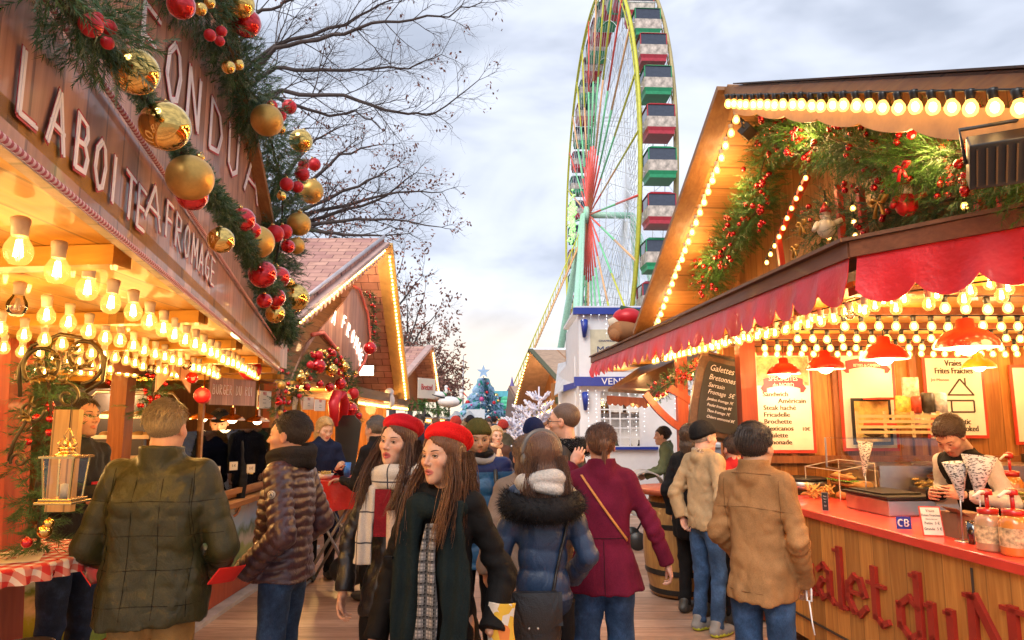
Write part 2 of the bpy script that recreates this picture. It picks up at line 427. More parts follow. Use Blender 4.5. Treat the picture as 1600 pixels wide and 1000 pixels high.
def head_mesh(h, tone, M, male=True, mouth=0, gaze=(0, 0), beard=0, hairm=(.05, .03, .02), neck=.16, neck_r=None, lips=None):
 """returns V,Q,tint in person space; M 4x4 places the head frame (face +Y)"""
 nr = neck_r or (.058 if male else .047)
 def f(X, Y, Z):
  A = np.abs(X)
  d = ell(X, Y, Z, (0, -.018, .036), (.075, .096, .084))
  d = smin(d, ell(X, Y, Z, (0, .022, -.025), (.062 if male else .058, .066, .085)), .035)
  d = smin(d, ell(X, Y, Z, (0, .028, -.072), (.049 if male else .041, .048, .04)), .03)
  d = smin(d, cone(A, Y, Z, (0, .064, -.100), (.018 if male else .008, .062, -.100), .017, .013), .025)
  d = smin(d, cone(A, Y, Z, (.0, .075, .024), (.040, .062, .024), .014, .010), .018)
  d = smin(d, ell(A, Y, Z, (.044, .050, -.022), (.020, .024, .020)), .022)
  d = smax(d, -ell(A, Y, Z, (.031, .095, .003), (.019, .021, .0115)), .012)
  d = smin(d, cone(X, Y, Z, (0, .080, .014), (0, .104, -.027), .0068, .0095), .010)
  d = smin(d, ell(A, Y, Z, (.011, .091, -.032), (.0075, .011, .0075)), .006)
  d = smax(d, -ell(A, Y, Z, (.006, .100, -.040), (.0035, .006, .003)), .003)
  op = mouth * .009
  ms = .022 if male else .023
  d = smin(d, cone(A, Y, Z, (0, .0865, -.058 + op * .2), (ms, .074, -.061), .0062, .0025), .006)
  d = smin(d, cone(A, Y, Z, (0, .0860, -.0685 - op), (ms - .003, .073, -.064 - op * .5), .0072, .003), .006)
  d = smax(d, -ell(X, Y, Z, (0, .093, -.0630 - op * .4), (.019, .008, .0012 + op * .75)), .003)
  e = ell(A, Y, Z, (.077, -.004, -.004), (.009, .019, .031)); e = smax(e, -ell(A, Y, Z, (.088, .001, .002), (.008, .011, .019)), .005)
  d = smin(d, e, .007)
  d = smin(d, cone(X, Y, Z, (0, -.022, -.075), (0, -.045, -.075 - neck), nr, nr * 1.08), .028)
  if male: d = smin(d, cone(X, Y, Z, (0, .018, -.128), (0, .012, -.142), .008, .008), .02)
  return d
 V, Q = surfnet(f, (-.10, -.13, -.10 - neck), (.10, .125, .135), h)
 base = np.array(SKIN[tone]); n = len(V)
 T = np.tile(base, (n, 1)); x, y, z = V[:, 0], V[:, 1], V[:, 2]; ax = np.abs(x)
 def blob(c, r, s=1.0):
  q = ((ax - c[0]) / r[0]) ** 2 + ((y - c[1]) / r[1]) ** 2 + ((z - c[2]) / r[2]) ** 2
  return (np.exp(-q) * s)[:, None]
 rose = base * np.array([1.05, .72, .68])
 for c, r, s in (((.045, .07, -.025), (.022, .03, .018), .55), ((0, .11, -.028), (.014, .02, .013), .5), ((.08, 0, -.01), (.014, .03, .03), .6)):
  b = blob(c, r, s); T = T * (1 - b) + rose * b
 lp = np.array(lips) if lips is not None else base * np.array([.85, .48, .46])
 zz = z + .0635 + mouth * .003
 b = (np.clip(1.25 - (ax / .0245) ** 2 - (zz / (.0108 + mouth * .006)) ** 2, 0, 1) * (y > .066))[:, None]; b = np.clip(b * 2.2, 0, 1)
 T = T * (1 - b) + lp * b
 if mouth:
  b = (np.exp(-(ax / .014) ** 2 - ((z + .0635 + mouth * .004) / .0035) ** 2) * (y > .05) * (y < .087))[:, None]
  T = T * (1 - b) + np.array([.09, .02, .02]) * b
 b = blob((.031, .075, .011), (.02, .03, .008), .45); T = T * (1 - b) + base * np.array([.62, .5, .48]) * b
 if beard:
  k = np.clip((-.022 - z - .35 * np.clip(y - .03, 0, 1) + .25 * np.clip(ax - .03, 0, 1)) / .02, 0, 1) * np.clip((z + .15) / .03, 0, 1) * (y > -.03)
  lipk = np.clip(1.4 - (ax / .02) ** 2 - ((z + .0635) / .009) ** 2, 0, 1)
  k = np.clip(k * (1 - lipk), 0, 1) * beard
  noise = .8 + .2 * np.sin(x * 900) * np.sin(z * 1100 + y * 700)
  k = (k * noise)[:, None]; T = T * (1 - k) + np.array(hairm) * 1.2 * k
 V = V.tolist(); Q = Q.tolist(); T = T.tolist()
 white = (.62, .58, .55); iris = (.10, .06, .035); pup = (.01, .01, .01)
 for sx in (-1, 1):
  c = Vector((sx * .031, .0715, .003))
  R = Matrix.Rotation(-gaze[0], 3, 'Z') @ Matrix.Rotation(gaze[1], 3, 'X')
  angs = [1, 20, 22, 33, 36, 60, 90, 130]; o = len(V); sg = 14
  for a in angs:
   for k in range(sg):
    p = Vector((math.sin(math.radians(a)) * math.cos(k * 2 * PI / sg), math.cos(math.radians(a)), math.sin(math.radians(a)) * math.sin(k * 2 * PI / sg)))
    V.append(tuple(c + (R @ p) * .0120)); T.append(pup if a <= 20 else iris if a <= 33 else white)
  for i in range(len(angs) - 1):
   for k in range(sg): Q.append([o + i * sg + k, o + (i + 1) * sg + k, o + (i + 1) * sg + (k + 1) % sg, o + i * sg + (k + 1) % sg])
  Q.append([o + k for k in range(sg)])
  def strip(pts, rad, colr):
   mb = MB(); mb.tube(pts, rad, 6); o = len(V)
   V.extend(mb.v); T.extend([colr] * len(mb.v)); Q.extend([[q + o for q in f] for f in mb.f])
  lid = []; lo = []; low = []
  for i in range(9):
   u = i / 8 * 2 - 1
   xx = sx * (.031 + u * .0145); zt = .003 + .0062 * (1 - u * u) ** .8 - (.0008 if u < 0 else -.0006)
   yy = .0715 + math.sqrt(max(1e-6, .0134 ** 2 - (u * .0128) ** 2 - (zt - .003) ** 2)) - .0006
   lid.append((xx, yy, zt + .0016)); lo.append((xx, yy + .0010, zt))
   low.append((xx, yy - .001, .003 - .0060 * (1 - u * u) ** .8))
  strip(lid, [.0012] + [.0028] * 7 + [.0012], tuple(base * .88))
  strip(lo, [.0008] + [.0017] * 7 + [.0011], (.02, .012, .01))
  strip(low, [.0006] + [.0015] * 7 + [.0006], tuple(base * np.array([.86, .74, .72])))
  br = [(sx * (.014 + i / 7 * .036), .0860 - .0155 * (i / 7) ** 1.8 + .001, .0225 + .0058 * math.sin(i / 7 * 2.3)) for i in range(8)]
  strip(br, [.0020, .0026, .0026, .0024, .0022, .0019, .0015, .0008] if male else [.0017, .0024, .0025, .0024, .0022, .0019, .0014, .0008], tuple(np.array(hairm) * .55))
 V = [tuple(M @ Vector(p)) for p in V]
 return V, Q, T
def hand_mesh(w, d, n, side, curl, tone, h=.0042, sc=1.0):
 """w wrist, d direction of fingers, n palm normal, side +1/-1 places the thumb; curl 0..1"""
 w = Vector(w); d = Vector(d).normalized(); n = Vector(n); n = (n - d * n.dot(d)).normalized(); s = d.cross(n) * side
 P = lambda a, b, c: tuple((s * a + d * b + n * c) * sc)
 segs = []
 lens = [(.042, .026, .020), (.046, .030, .022), (.043, .028, .021), (.034, .021, .018)]
 for i, L in enumerate(lens):
  x = .030 - i * .0195; sp = (.10 - i * .06) * (1 - curl)
  p = (x, .082 - abs(i - 1) * .004, 0); ang = curl * .55 + .10 + i * .05
  r = .0088 - (.001 if i == 3 else 0)
  for k, l in enumerate(L):
   q = (p[0] + sp * l, p[1] + math.cos(ang) * l, p[2] + math.sin(ang) * l)
   segs.append((p, q, r, r * .9)); p = q; r *= .9; ang += curl * 1.15 + .12
 t0 = (.026, .028, .006); t1 = (.050, .052, .014 + curl * .012); t2 = (.050 - curl * .015, .083, .020 + curl * .022); t3 = (.044 - curl * .03, .102, .024 + curl * .03)
 th = [(t0, t1, .0135, .0105), (t1, t2, .0105, .009), (t2, t3, .009, .0075)]
 def f(X, Y, Z):
  D = None
  for a, b, ra, rb in segs:
   q = cone(X, Y, Z, P(*a), P(*b), ra * sc, rb * sc); D = q if D is None else np.minimum(D, q)
  R = Matrix((s, d, n)).transposed()
  D = smin(D, ell(X, Y, Z, P(.0, .050, -.001), (.040 * sc, .048 * sc, .0155 * sc), R), .008)
  for a, b, ra, rb in th: D = smin(D, cone(X, Y, Z, P(*a), P(*b), ra * sc, rb * sc), .008)
  D = smin(D, cone(X, Y, Z, P(0, -.06, 0), P(0, .02, 0), .026 * sc, .024 * sc), .014)
  return D
 V, Q = surfnet(f, (-.2 * sc,) * 3, (.2 * sc,) * 3, h)
 T = np.tile(np.array(SKIN[tone]), (len(V), 1)); k = np.clip(fnoise(V[:, 0], V[:, 1], V[:, 2], 60) * .5 + .2, 0, 1)[:, None] * .5
 T = T * (1 - k) + T * np.array([1.0, .78, .74]) * k
 return (V + np.array(w)).tolist(), Q.tolist(), T.tolist()
def hair_obj(root, M, style, matr, length=.3, seed=0, h=.005, ponytail=False, hatted=False):
 r = random.Random(seed)
 def f(X, Y, Z):
  sw = .0022 * np.sin(np.arctan2(X, Y + .02) * 46 + Z * 25 + 2.5 * np.sin(Z * 30))
  vol = {'short': 1.0, 'buzz': .965, 'thick': 1.08, 'long': 1.05, 'bob': 1.10, 'curly': 1.12}[style]
  d = ell(X, Y, Z, (0, -.024, .040), (.083 * vol, .103 * vol, .093 * vol))
  xs = [-.13, -.06, -.02, .012, .035, .06, .09]
  if style in ('long', 'bob', 'curly'): zb = np.interp(Y, xs, [-.12, -.11, -.09, -.05, .02, .066, .082])
  else: zb = np.interp(Y, xs, [-.075, -.065, -.035, -.012, .025, .060, .075])
  if style == 'long': zb = zb - .034 * np.clip((np.abs(X - .012) - .012) / .045, 0, 1) * (Y > 0)
  zb = zb + .012 * np.abs(np.sin(X * 30 + .6)) * (Y > .03)
  d = smax(d, (zb - Z) * .75, .01)
  amp = {'short': 1.2, 'buzz': .25, 'thick': 2.2, 'long': 1, 'bob': 1.5, 'curly': 4}[style]
  d = d - sw * min(amp, 1.6) - .0016 * amp * fnoise(X, Y, Z, 55 if style != 'curly' else 80, seed)
  if style in ('long', 'bob') :
   A = np.abs(X)
   L = length
   b = ell(X, Y, Z, (0, -.062, -.05), (.085, .055, .12))
   b = smin(b, cone(X, Y, Z, (0, -.065, -.08), (0, -.085, -L), .072, .05) , .03)
   if style == 'long':
    g = cone(A, Y, Z, (.074, -.01, .03), (.083, .0, -.12), .022, .028)
    g = smin(g, cone(A, Y, Z, (.083, .0, -.12), (.098, .055, -L), .030, .018), .02)
    b = smin(b, g, .02)
   d = smin(d, b - sw * 1.5 - .003 * fnoise(X, Y, Z * .3, 60, seed), .02)
  if ponytail:
   d = smin(d, ell(X, Y, Z, (0, -.115, .03), (.035, .03, .035)) - sw * 1.5, .012)
   d = smin(d, cone(X, Y, Z, (0, -.12, .03), (.0, -.125, -.10), .022, .012) - sw * 2, .012)
  return d
 zl = -.13 if style not in ('long', 'bob') else -length - .06
 V, Q = surfnet(f, (-.16, -.19, zl), (.16, .12, .17), h)
 mb = MB(); mb.add(V.tolist(), Q.tolist(), 0, True)
 if style == 'long':
  for i in range(760):
   sx = r.choice((-1, 1)); a = r.uniform(-.3, 1); fwd = .30 if length > .3 else .15
   x0 = sx * r.uniform(.045, .09); y0 = -.09 + .12 * a; L = length * r.uniform(.85, 1.13)
   xe = sx * (r.uniform(.03, .10) + .03 * max(a, 0)); ye = -.13 + fwd * max(a, 0) + r.uniform(-.02, .02)
   w = r.uniform(-.012, .012); ph = r.uniform(0, 6)
   pts = [(x0 * (1 - t) + xe * t + w * math.sin(t * 7 + ph) + sx * .028 * math.sin(t * 3), y0 * (1 - t) + ye * t + .008 * math.cos(t * 6 + ph), .02 - (L + .02) * t) for t in [k / 8 for k in range(9)]]
   mb.tube(pts, [.0008, .0014, .0016, .0017, .0017, .0016, .0014, .001, .0004], 3, 0, False)
 elif style in ('short', 'thick', 'curly', 'bob') and not hatted:
  for i in range(800):
   th = r.uniform(0, 2 * PI); ph = r.uniform(.05, 1.45)
   n = Vector((math.sin(ph) * math.cos(th), math.sin(ph) * math.sin(th), math.cos(ph)))
   p = Vector((n.x * .082, n.y * .101 - .024, n.z * .091 + .040))
   if p.y > .03 and p.z < .075: continue
   tg = Vector((n.y * .3, -.6, -.8 + n.z * .3)); tg = (tg - n * tg.dot(n)).normalized()
   L = r.uniform(.03, .05) if style != 'curly' else .025
   mb.tube([p, p + tg * L * .5 + n * .008, p + tg * L + n * r.uniform(.002, .01)], [.0016, .0015, .0004], 3, 0, False)
 mb.v = [tuple(M @ Vector(p)) for p in mb.v]
 return mb.build('hair', matr, root)
def hat_obj(root, M, kind, matr, h=.006, tilt=(0, 0)):
 R = Matrix.Rotation(tilt[0], 3, 'X') @ Matrix.Rotation(tilt[1], 3, 'Y')
 def f(X, Y, Z):
  if kind == 'beret':
   Ri = R.transposed()
   x = Ri[0][0] * X + Ri[0][1] * (Y + .03) + Ri[0][2] * (Z - .09); y = Ri[1][0] * X + Ri[1][1] * (Y + .03) + Ri[1][2] * (Z - .09); z = Ri[2][0] * X + Ri[2][1] * (Y + .03) + Ri[2][2] * (Z - .09)
   d = ell(x, y, z, (0, -.022, .004), (.106, .122, .048)) - .004 * fnoise(x, y, z, 22, 4)
   d = smin(d, ell(x, y, z, (0, .0, -.030), (.087, .103, .030)), .018)
   d = smax(d, -z - .052, .006)
   d = np.minimum(d, cone(x, y, z, (0, -.018, .055), (.004, -.018, .070), .0035, .003))
   return d
  if kind == 'beanie':
   d = ell(X, Y, Z, (0, -.022, .045), (.090, .110, .100))
   z0 = .022 - .30 * (Y - .0) * -1 * .35
   d = smax(d, (.030 + .28 * Y * .5 - Z + np.where(Y < 0, Y * .35, 0)), .006)
   rib = .0016 * np.sin(np.arctan2(X, Y + .02) * 52)
   cuff = np.exp(-((Z - (.055 + .14 * Y + np.where(Y < 0, Y * .35, 0))) / .018) ** 2) * .006
   return d - rib - cuff - .002 * fnoise(X, Y, Z, 30, 2)
  if kind == 'hood':
   d = ell(X, Y, Z, (0, -.03, .02), (.105, .125, .135)); d = smax(d, -ell(X, Y, Z, (0, .08, .0), (.078, .11, .105)), .01)
   return d - .003 * fnoise(X, Y, Z, 25, 2)
  if kind == 'cap':
   d = ell(X, Y, Z, (0, -.022, .045), (.088, .108, .085)); d = smax(d, .045 - Z, .006)
   return smin(d, ell(X, Y, Z, (0, .10, .045), (.07, .07, .006)), .01)
 V, Q = surfnet(f, (-.18, -.21, -.14), (.18, .18, .2), h)
 V = [tuple(M @ Vector(p)) for p in V.tolist()]
 nm = {'beret': 'beret', 'beanie': 'knit_hat', 'hood': 'hood', 'cap': 'cap'}[kind]
 o = npobj(nm, V, Q, matr, root); return o
def person(label, loc, rz, H=1.72, male=True, tone='fair', head=(0, 0, 0), lean=0, group=None, bulk=1.0, top=None, legs=None, hair=('short', (.05, .03, .02)),
   hat=None, scarf=None, arms=None, h=.012, detail=.0036, mouth=0, gaze=(0, 0), beard=0, step=0, shoes=(.03, .03, .03), hem=None, lips=None, legw=1.0, hide_legs=False, cat='person', heads=1.05, soles=None, neck=.16):
 """stands at loc facing local +Y.  top: dict(mat, style, len, collar, slv)"""
 s = H / 1.75; root = thing('person', label, cat, loc, rz, group)
 top = top or {}; A = arms or {}
 sw = (.168 if male else .146) * s * (.5 + .5 * bulk)
 lx = lean
 def z(v): return v * s
 hip = z(.93)
 def lp(x, y, zz):  # lean forward about the hip
  k = max(0, zz - hip); return (x, y + math.sin(lx) * k, hip + math.cos(lx) * k if zz > hip else zz)
 sh = {1: lp(sw, -.01, z(1.425)), -1: lp(-sw, -.01, z(1.425))}
 el = {}; wr = {}; hd = {}
 for sd, k in ((1, 'R'), (-1, 'L')):
  a = A.get(k, {})
  e = a.get('e', (.228 * (.5 + .5 * bulk), -.045, 1.13)); w_ = a.get('w', (.228 * (.5 + .5 * bulk), .04, .885))
  el[sd] = lp(sd * e[0], e[1], z(e[2])); wr[sd] = lp(sd * w_[0], w_[1], z(w_[2])); hd[sd] = a
 headc = lp(0, .015, z(1.75) - .118 * heads)
 Mh = Matrix.Translation(headc) @ Matrix.Rotation(head[0], 4, 'Z') @ Matrix.Rotation(head[1], 4, 'X') @ Matrix.Rotation(head[2], 4, 'Y') @ Matrix.Scale(heads * (1.0 if male else .96), 4)
 hairc = hair[1] if hair else (.08, .06, .05)
 V, Q, T = head_mesh(detail, tone, Mh, male, mouth, gaze, beard, hairc, lips=lips, neck=neck)
 def addm(V2, Q2, T2):
  o = len(V); V.extend(V2); Q.extend([[i + o for i in q] for q in Q2]); T.extend(T2)
 kn = {1: (.10 * s, .02 + step * .16, z(.50)), -1: (-.10 * s, .02 - step * .02, z(.50))}
 an = {1: (.105 * s, -.02 + step * .22, z(.09)), -1: (-.105 * s, -.02 - step * .22, z(.09) + abs(step) * .02)}
 hp = {1: (.085 * s, 0, hip), -1: (-.085 * s, 0, hip)}
 nk = lp(0, -.03, z(1.46)); ch = lp(0, -.01, z(1.25))
 def fb(X, Y, Z):
  d = cone(X, Y, Z, lp(0, -.03, z(1.50)), ch, .045, .07 * bulk)
  d = smin(d, cone(X, Y, Z, ch, (0, 0, hip), .07 * bulk, .07 * bulk), .03)
  for sd in (1, -1):
   d = smin(d, cone(X, Y, Z, nk, sh[sd], .045, .040), .04)
   d = smin(d, cone(X, Y, Z, sh[sd], el[sd], .040, .032), .02)
   d = smin(d, cone(X, Y, Z, el[sd], wr[sd], .032, .024), .02)
   if not hide_legs:
    d = smin(d, cone(X, Y, Z, hp[sd], kn[sd], .065, .045), .02); d = smin(d, cone(X, Y, Z, kn[sd], an[sd], .045, .03), .02)
  return d
 allp = list(sh.values()) + list(el.values()) + list(wr.values()) + [(0, .1, z(1.5)), (0, -.2, 0 if not hide_legs else z(.6))] + list(kn.values()) + list(an.values())
 lo = [min(p[i] for p in allp) - .2 for i in range(3)]; hi = [max(p[i] for p in allp) + .2 for i in range(3)]; hi[2] = z(1.62); lo[2] = (-.05 if not hide_legs else z(.6))
 v2, q2 = surfnet(fb, lo, hi, max(.02, h)); addm(v2.tolist(), q2.tolist(), [SKIN[tone]] * len(v2))
 for sd in (1, -1):
  a = hd[sd]
  if a.get('hide'): continue
  d = Vector(wr[sd]) - Vector(el[sd]); d = Vector(a.get('d', d)); n = Vector(a.get('n', (-sd, .15, 0)))
  v2, q2, t2 = hand_mesh(wr[sd], d, n, sd * a.get('flip', 1), a.get('curl', .35), tone, max(.0042, detail), s * (1.0 if male else .9)); addm(v2, q2, t2)
 npobj('body', V, Q, skin_mat(), root, cols=T)
 st = top.get('style', 'plain'); ln = top.get('len', .80); b = bulk * top.get('fit', 1.0)
 sr = top.get('sr', .061) * (.6 + .4 * b); wrr = top.get('wr', .05)
 hemz = z(ln); cxs = [hemz - .001, max(hemz + .01, z(.92)), z(1.06), z(1.29), z(1.425), z(1.50)]
 hw = [top.get('hemw', .20) * b * s, .185 * b * s, (.165 if male else .145) * b * s, (.185 if male else .165) * b * s, .15 * b * s, .085 * s]
 hdp = [top.get('hemd', .145) * b * s, .138 * b * s, (.125 if male else .112) * b * s, (.130 if male else .122) * b * s, .105 * b * s, .07 * s]
 belly = top.get('belly', 0)
 ss = [(cxs[i], 0, (belly * (.6, 1, .8, .3, 0, 0)[i] - .01) , hw[i], hdp[i] + belly * (.5, .8, .7, .2, 0, 0)[i]) for i in range(6)]
 cz = top.get('collar', .05); sp = top.get('sp', .075); pa = top.get('pa', .012)
 tl = math.tan(lx)
 def fj(X, Y, Z):
  Yt = Y - np.clip(Z - hip, 0, 9) * tl; Zt = np.where(Z > hip, hip + (Z - hip) / math.cos(lx), Z)
  body = loft(X, Yt, Zt, ss, 2.4)
  sd_ = top.get('seed', 1); fold = np.abs(fnoise(X, Yt, Zt * .7, 9, sd_)) * .022 + np.abs(fnoise(X, Yt, Zt, 24, sd_ + 2)) * .010 - .011
  ang = np.arctan2(X, Yt)
  if st == 'puffer':
   wv = Zt + .006 * np.sin(ang * 3) + .004 * np.sin(ang * 7 + Zt * 20)
   body = body - pa * (np.abs(np.sin(PI * wv / sp)) ** .55) - .4 * fold
  elif st == 'quilt':
   row = np.abs(np.sin(PI * (Zt - z(.80) + .008 * np.sin(ang * 4)) / sp)) ** .35; colm = np.abs(np.sin(PI * (X + .06) / .125)) ** .28
   body = body - pa * row * colm - fold * 1.3
  elif st == 'fur':
   body = body - fold - .006 * fnoise(X, Y, Z, 120, 5)
  else:
   body = body - fold * top.get('wr_amt', 1.3) - .004 * np.clip((z(1.0) - Zt) / .2, 0, 1) * np.sin(ang * 9 + 2 * np.sin(ang * 2))
  D = body
  for sd in (1, -1):
   cl = cone(X, Y, Z, lp(sd * .05, -.015, z(1.48)), sh[sd], .045, sr * .86)
   D = smin(D, cl - fold * .5, .05)
   a1 = cone(X, Y, Z, sh[sd], el[sd], sr, sr * .90); a2 = cone(X, Y, Z, el[sd], wr[sd], sr * .90, wrr)
   t1 = cone_t(X, Y, Z, sh[sd], el[sd]); t2 = cone_t(X, Y, Z, el[sd], wr[sd])
   if st in ('puffer', 'quilt'):
    q = sp if st == 'puffer' else sp * .8
    a1 = a1 - pa * .9 * np.abs(np.sin(PI * (t1 + .02 * np.sin(ang * 5)) / q)) ** .55; a2 = a2 - pa * .9 * np.abs(np.sin(PI * (t2 + .01 * np.sin(ang * 6)) / q)) ** .55
   else:
    bend = np.exp(-((t2 - .02) / .07) ** 2)
    a1 = a1 - fold * 1.2 - .004 * np.sin(t1 * 90 + X * 40) * np.exp(-((t1 - .24) / .08) ** 2)
    a2 = a2 - fold * 1.2 - .005 * np.sin(t2 * 85 + Y * 30) * bend
   a2 = np.maximum(a2, t2 - math.dist(el[sd], wr[sd]) + .004)
   D = smin(D, smin(a1, a2, .02), .028)
  if cz:
   c0 = lp(0, -.035, z(1.465)); c1 = lp(0, -.028, z(1.50) + cz)
   col = cone(X, Y * .92, Z, (c0[0], c0[1] * .92, c0[2]), (c1[0], c1[1] * .92, c1[2]), .090 * s, top.get('cr', .076) * s)
   t = cone_t(X, Y, Z, c0, c1); col = np.maximum(col, t - math.dist(c0, c1))
   inner = cone(X, Y * .92, Z, (c0[0], c0[1] * .92, c0[2]), (c1[0], c1[1] * .92, c1[2] + .05), .06 * s, .062 * s)
   col = np.maximum(col, -np.maximum(inner, -(t - math.dist(c0, c1) + .04)))
   D = smin(D, col - fold * .5, .02)
  return D
 lo2 = [min([p[i] for p in list(sh.values()) + list(el.values()) + list(wr.values())] + [-.26 * b if i == 0 else -.24 * b, ][0:1]) - .12 for i in range(3)]
 hi2 = [max([p[i] for p in list(sh.values()) + list(el.values()) + list(wr.values())] + [.26 * b if i == 0 else .22 * b + belly * 2][0:1]) + .12 for i in range(3)]
 lo2[2] = min(hemz, min(w[2] for w in wr.values())) - .06; hi2[2] = max(z(1.60) + cz, max(p[2] for p in list(el.values()) + list(wr.values())) + .12)
 V2, Q2 = surfnet(fj, lo2, hi2, h)
 jm = top.get('mat'); jm = jm if isinstance(jm, list) else [jm]
 mi = None
 if len(jm) > 1 and top.get('split'):
  cen = V2[Q2].mean(1); mi = top['split'](cen, s).astype(np.int32)
 jo = npobj(top.get('name', 'jacket'), V2, Q2, jm, root, mi)
 if not hide_legs and legs is not None:
  k = legw * s * (.6 + .4 * bulk)
  def fl(X, Y, Z):
   D = ell(X, Y, Z, (0, -.01, z(.92)), (.165 * k, .12 * k, .13 * s))
   fold = np.abs(fnoise(X, Y, Z * .8, 12, 3)) * .014 + np.abs(fnoise(X, Y, Z, 30, 5)) * .005 - .005
   for sd in (1, -1):
    a = cone(X, Y, Z, hp[sd], kn[sd], .095 * k, .066 * k); c = cone(X, Y, Z, kn[sd], an[sd], .066 * k, .055 * k)
    t = cone_t(X, Y, Z, kn[sd], an[sd]); Lk = math.dist(kn[sd], an[sd])
    c = c - .005 * np.sin(t * 70 + X * 30) * (np.exp(-(t / .09) ** 2) + np.exp(-((t - Lk) / .10) ** 2))
    c = np.maximum(c, t - Lk - .02)
    D = smin(D, smin(a, c, .03), .03)
   return np.maximum(D - fold, Z - z(ln) - .045)
  V3, Q3 = surfnet(fl, (-.32, -.42, -.01), (.32, .42, z(1.07)), max(h, .013))
  npobj('trousers', V3, Q3, legs, root)
  for sd in (1, -1):
   ax_, ay, az = an[sd]; fz = az - z(.09)
   def fs(X, Y, Z):
    d = ell(X, Y, Z, (ax_, ay + .05, fz + .045), (.047, .135, .05)); d = smin(d, cone(X, Y, Z, (ax_, ay - .02, fz + .05), (ax_, ay - .01, fz + .11), .05, .046), .02)
    return smax(d, fz + .004 - Z, .006)
   V4, Q4 = surfnet(fs, (ax_ - .09, ay - .14, fz - .02), (ax_ + .09, ay + .22, fz + .19), .010)
   sm_ = [mat('shoe_%d_%d_%d' % tuple(int(c * 99) for c in shoes), shoes, .5, bump=.2)]
   mi = None
   if soles:
    sm_.append(mat('sole_%d_%d_%d' % tuple(int(c * 99) for c in soles), soles, .5)); mi = (V4[Q4].mean(1)[:, 2] < fz + .03).astype(np.int32)
   npobj('shoe', V4, Q4, sm_, root, mi)
 if hair: hair_obj(root, Mh, hair[0], hair_mat('hair_%d_%d_%d' % tuple(int(c * 200) for c in hairc), hairc), hair[2] if len(hair) > 2 else .3, seed=int(abs(loc[0]) * 97) % 50, h=max(.005, detail), ponytail=(len(hair) > 3), hatted=bool(hat))
 if hat: hat_obj(root, Mh, hat[0], hat[1], max(.0055, detail), hat[2] if len(hat) > 2 else (0, 0))
 root['_'] = 0; del root['_']
 return root, dict(top=jo, Mh=Mh, sh=sh, el=el, wr=wr, s=s, lp=lp, z=z, hip=hip, head=headc)
def wrap_scarf(root, J, m, r=.088, tube=.038, loops=2, name='scarf', zoff=0, tails=None, h=.009, flat=.7, cy=-.015):
 z, lp, s = J['z'], J['lp'], J['s']
 c = lp(0, cy, z(1.495) + zoff)
 rings = [(c[2] + (i - (loops - 1) / 2) * tube * .95, r * s * (1 + .06 * i)) for i in range(loops)]
 def f(X, Y, Z):
  D = None
  for i, (zc, rr) in enumerate(rings):
   x, y = X - c[0], Y - c[1]; q = np.sqrt(x ** 2 + (y / 1.02) ** 2); an = np.arctan2(x, y)
   zz = Z - zc - .010 * np.sin(an * 2 + i * 2) + .018 * np.cos(an)
   d = np.sqrt((q - rr) ** 2 + (zz * 1.0) ** 2) - tube * s * (1 + .12 * np.sin(an * 3 + i))
   D = d if D is None else smin(D, d, .008)
  for t in (tails or []):
   (x0, y0, z0), (x1, y1, z1), wid, th = t
   x0, y0, z0 = lp(x0, y0, z(z0)); x1, y1, z1 = lp(x1, y1, z(z1))
   k = np.clip((z0 - Z) / (z0 - z1), 0, 1); cx = x0 + (x1 - x0) * k; cyy = y0 + (y1 - y0) * (1 - (1 - k) ** 2)
   ww = wid * (.7 + .3 * np.clip(k * 3, 0, 1))
   cx = cx + .012 * np.sin(Z * 9 + x0 * 40); ww = ww * (1 + .10 * np.sin(Z * 13 + x0 * 9)); d = (((np.abs(X - cx) / ww) ** 2.6 + (np.abs(Y - cyy - .009 * np.sin(X * 95 + 1.5 * np.sin(Z * 7))) / th) ** 2.6) ** .385 - 1) * min(wid, th)
   d = np.maximum(d, np.maximum(Z - z0, z1 - Z)); D = smin(D, d, .02)
  return D - .003 * fnoise(X, Y, Z, 28, 6)
 zl = min([c[2] - .1] + [z(t[1][2]) - .03 for t in (tails or [])])
 V, Q = surfnet(f, (-.30, -.22 + c[1], zl), (.30, .34 + c[1], c[2] + .16), h)
 return npobj(name, V, Q, m, root)
from mathutils.bvhtree import BVHTree
def seam(jo, pts, r=.004, m=None, lift=.0, name='seam', flat=.6, n=24, mid=(0, 0)):
 """a line of stitching or a strap laid on a garment: pts (x, y, z) are pulled onto it toward the body axis"""
 me = jo.data; bv = BVHTree.FromPolygons([v.co for v in me.vertices], [tuple(p.vertices) for p in me.polygons])
 P = [Vector(p) for p in pts]; out = []
 for i in range(n + 1):
  t = i / n * (len(P) - 1); k = min(int(t), len(P) - 2); p = P[k].lerp(P[k + 1], t - k)
  d = Vector((0, 1 if p.y < 0 else -1, 0)); h = bv.ray_cast(Vector((p.x, -.7 * d.y, p.z)), d)[0]
  if h is not None: out.append(h - d * lift)
 out = [(out[max(i - 1, 0)] + out[i] * 2 + out[min(i + 1, len(out) - 1)]) / 4 for i in range(len(out))]; q = MB(); q.tube(out, r, 6, flat=flat); return q.build(name, m or jo.data.materials[0], jo.parent)
M_orange = wood('plank_orange', (.32, .10, .02), (.68, .29, .07), 'z', .16, 'y')
M_orange_x = wood('plank_orange_wall', (.32, .10, .02), (.68, .29, .07), 'z', .17, 'x')
M_counter = wood('counter_front', (.40, .13, .02), (.76, .33, .07), 'z', .15, 'y', seam=.35)
M_beam = wood('beam_redbrown', (.16, .05, .02), (.34, .12, .05), 'y', 5, 'x', seam=0)
M_beamz = wood('post_redbrown', (.20, .06, .02), (.42, .15, .05), 'z', 5, 'x', seam=0)
M_dark = wood('dark_timber', (.03, .015, .008), (.10, .045, .02), 'z', .14, 'y')
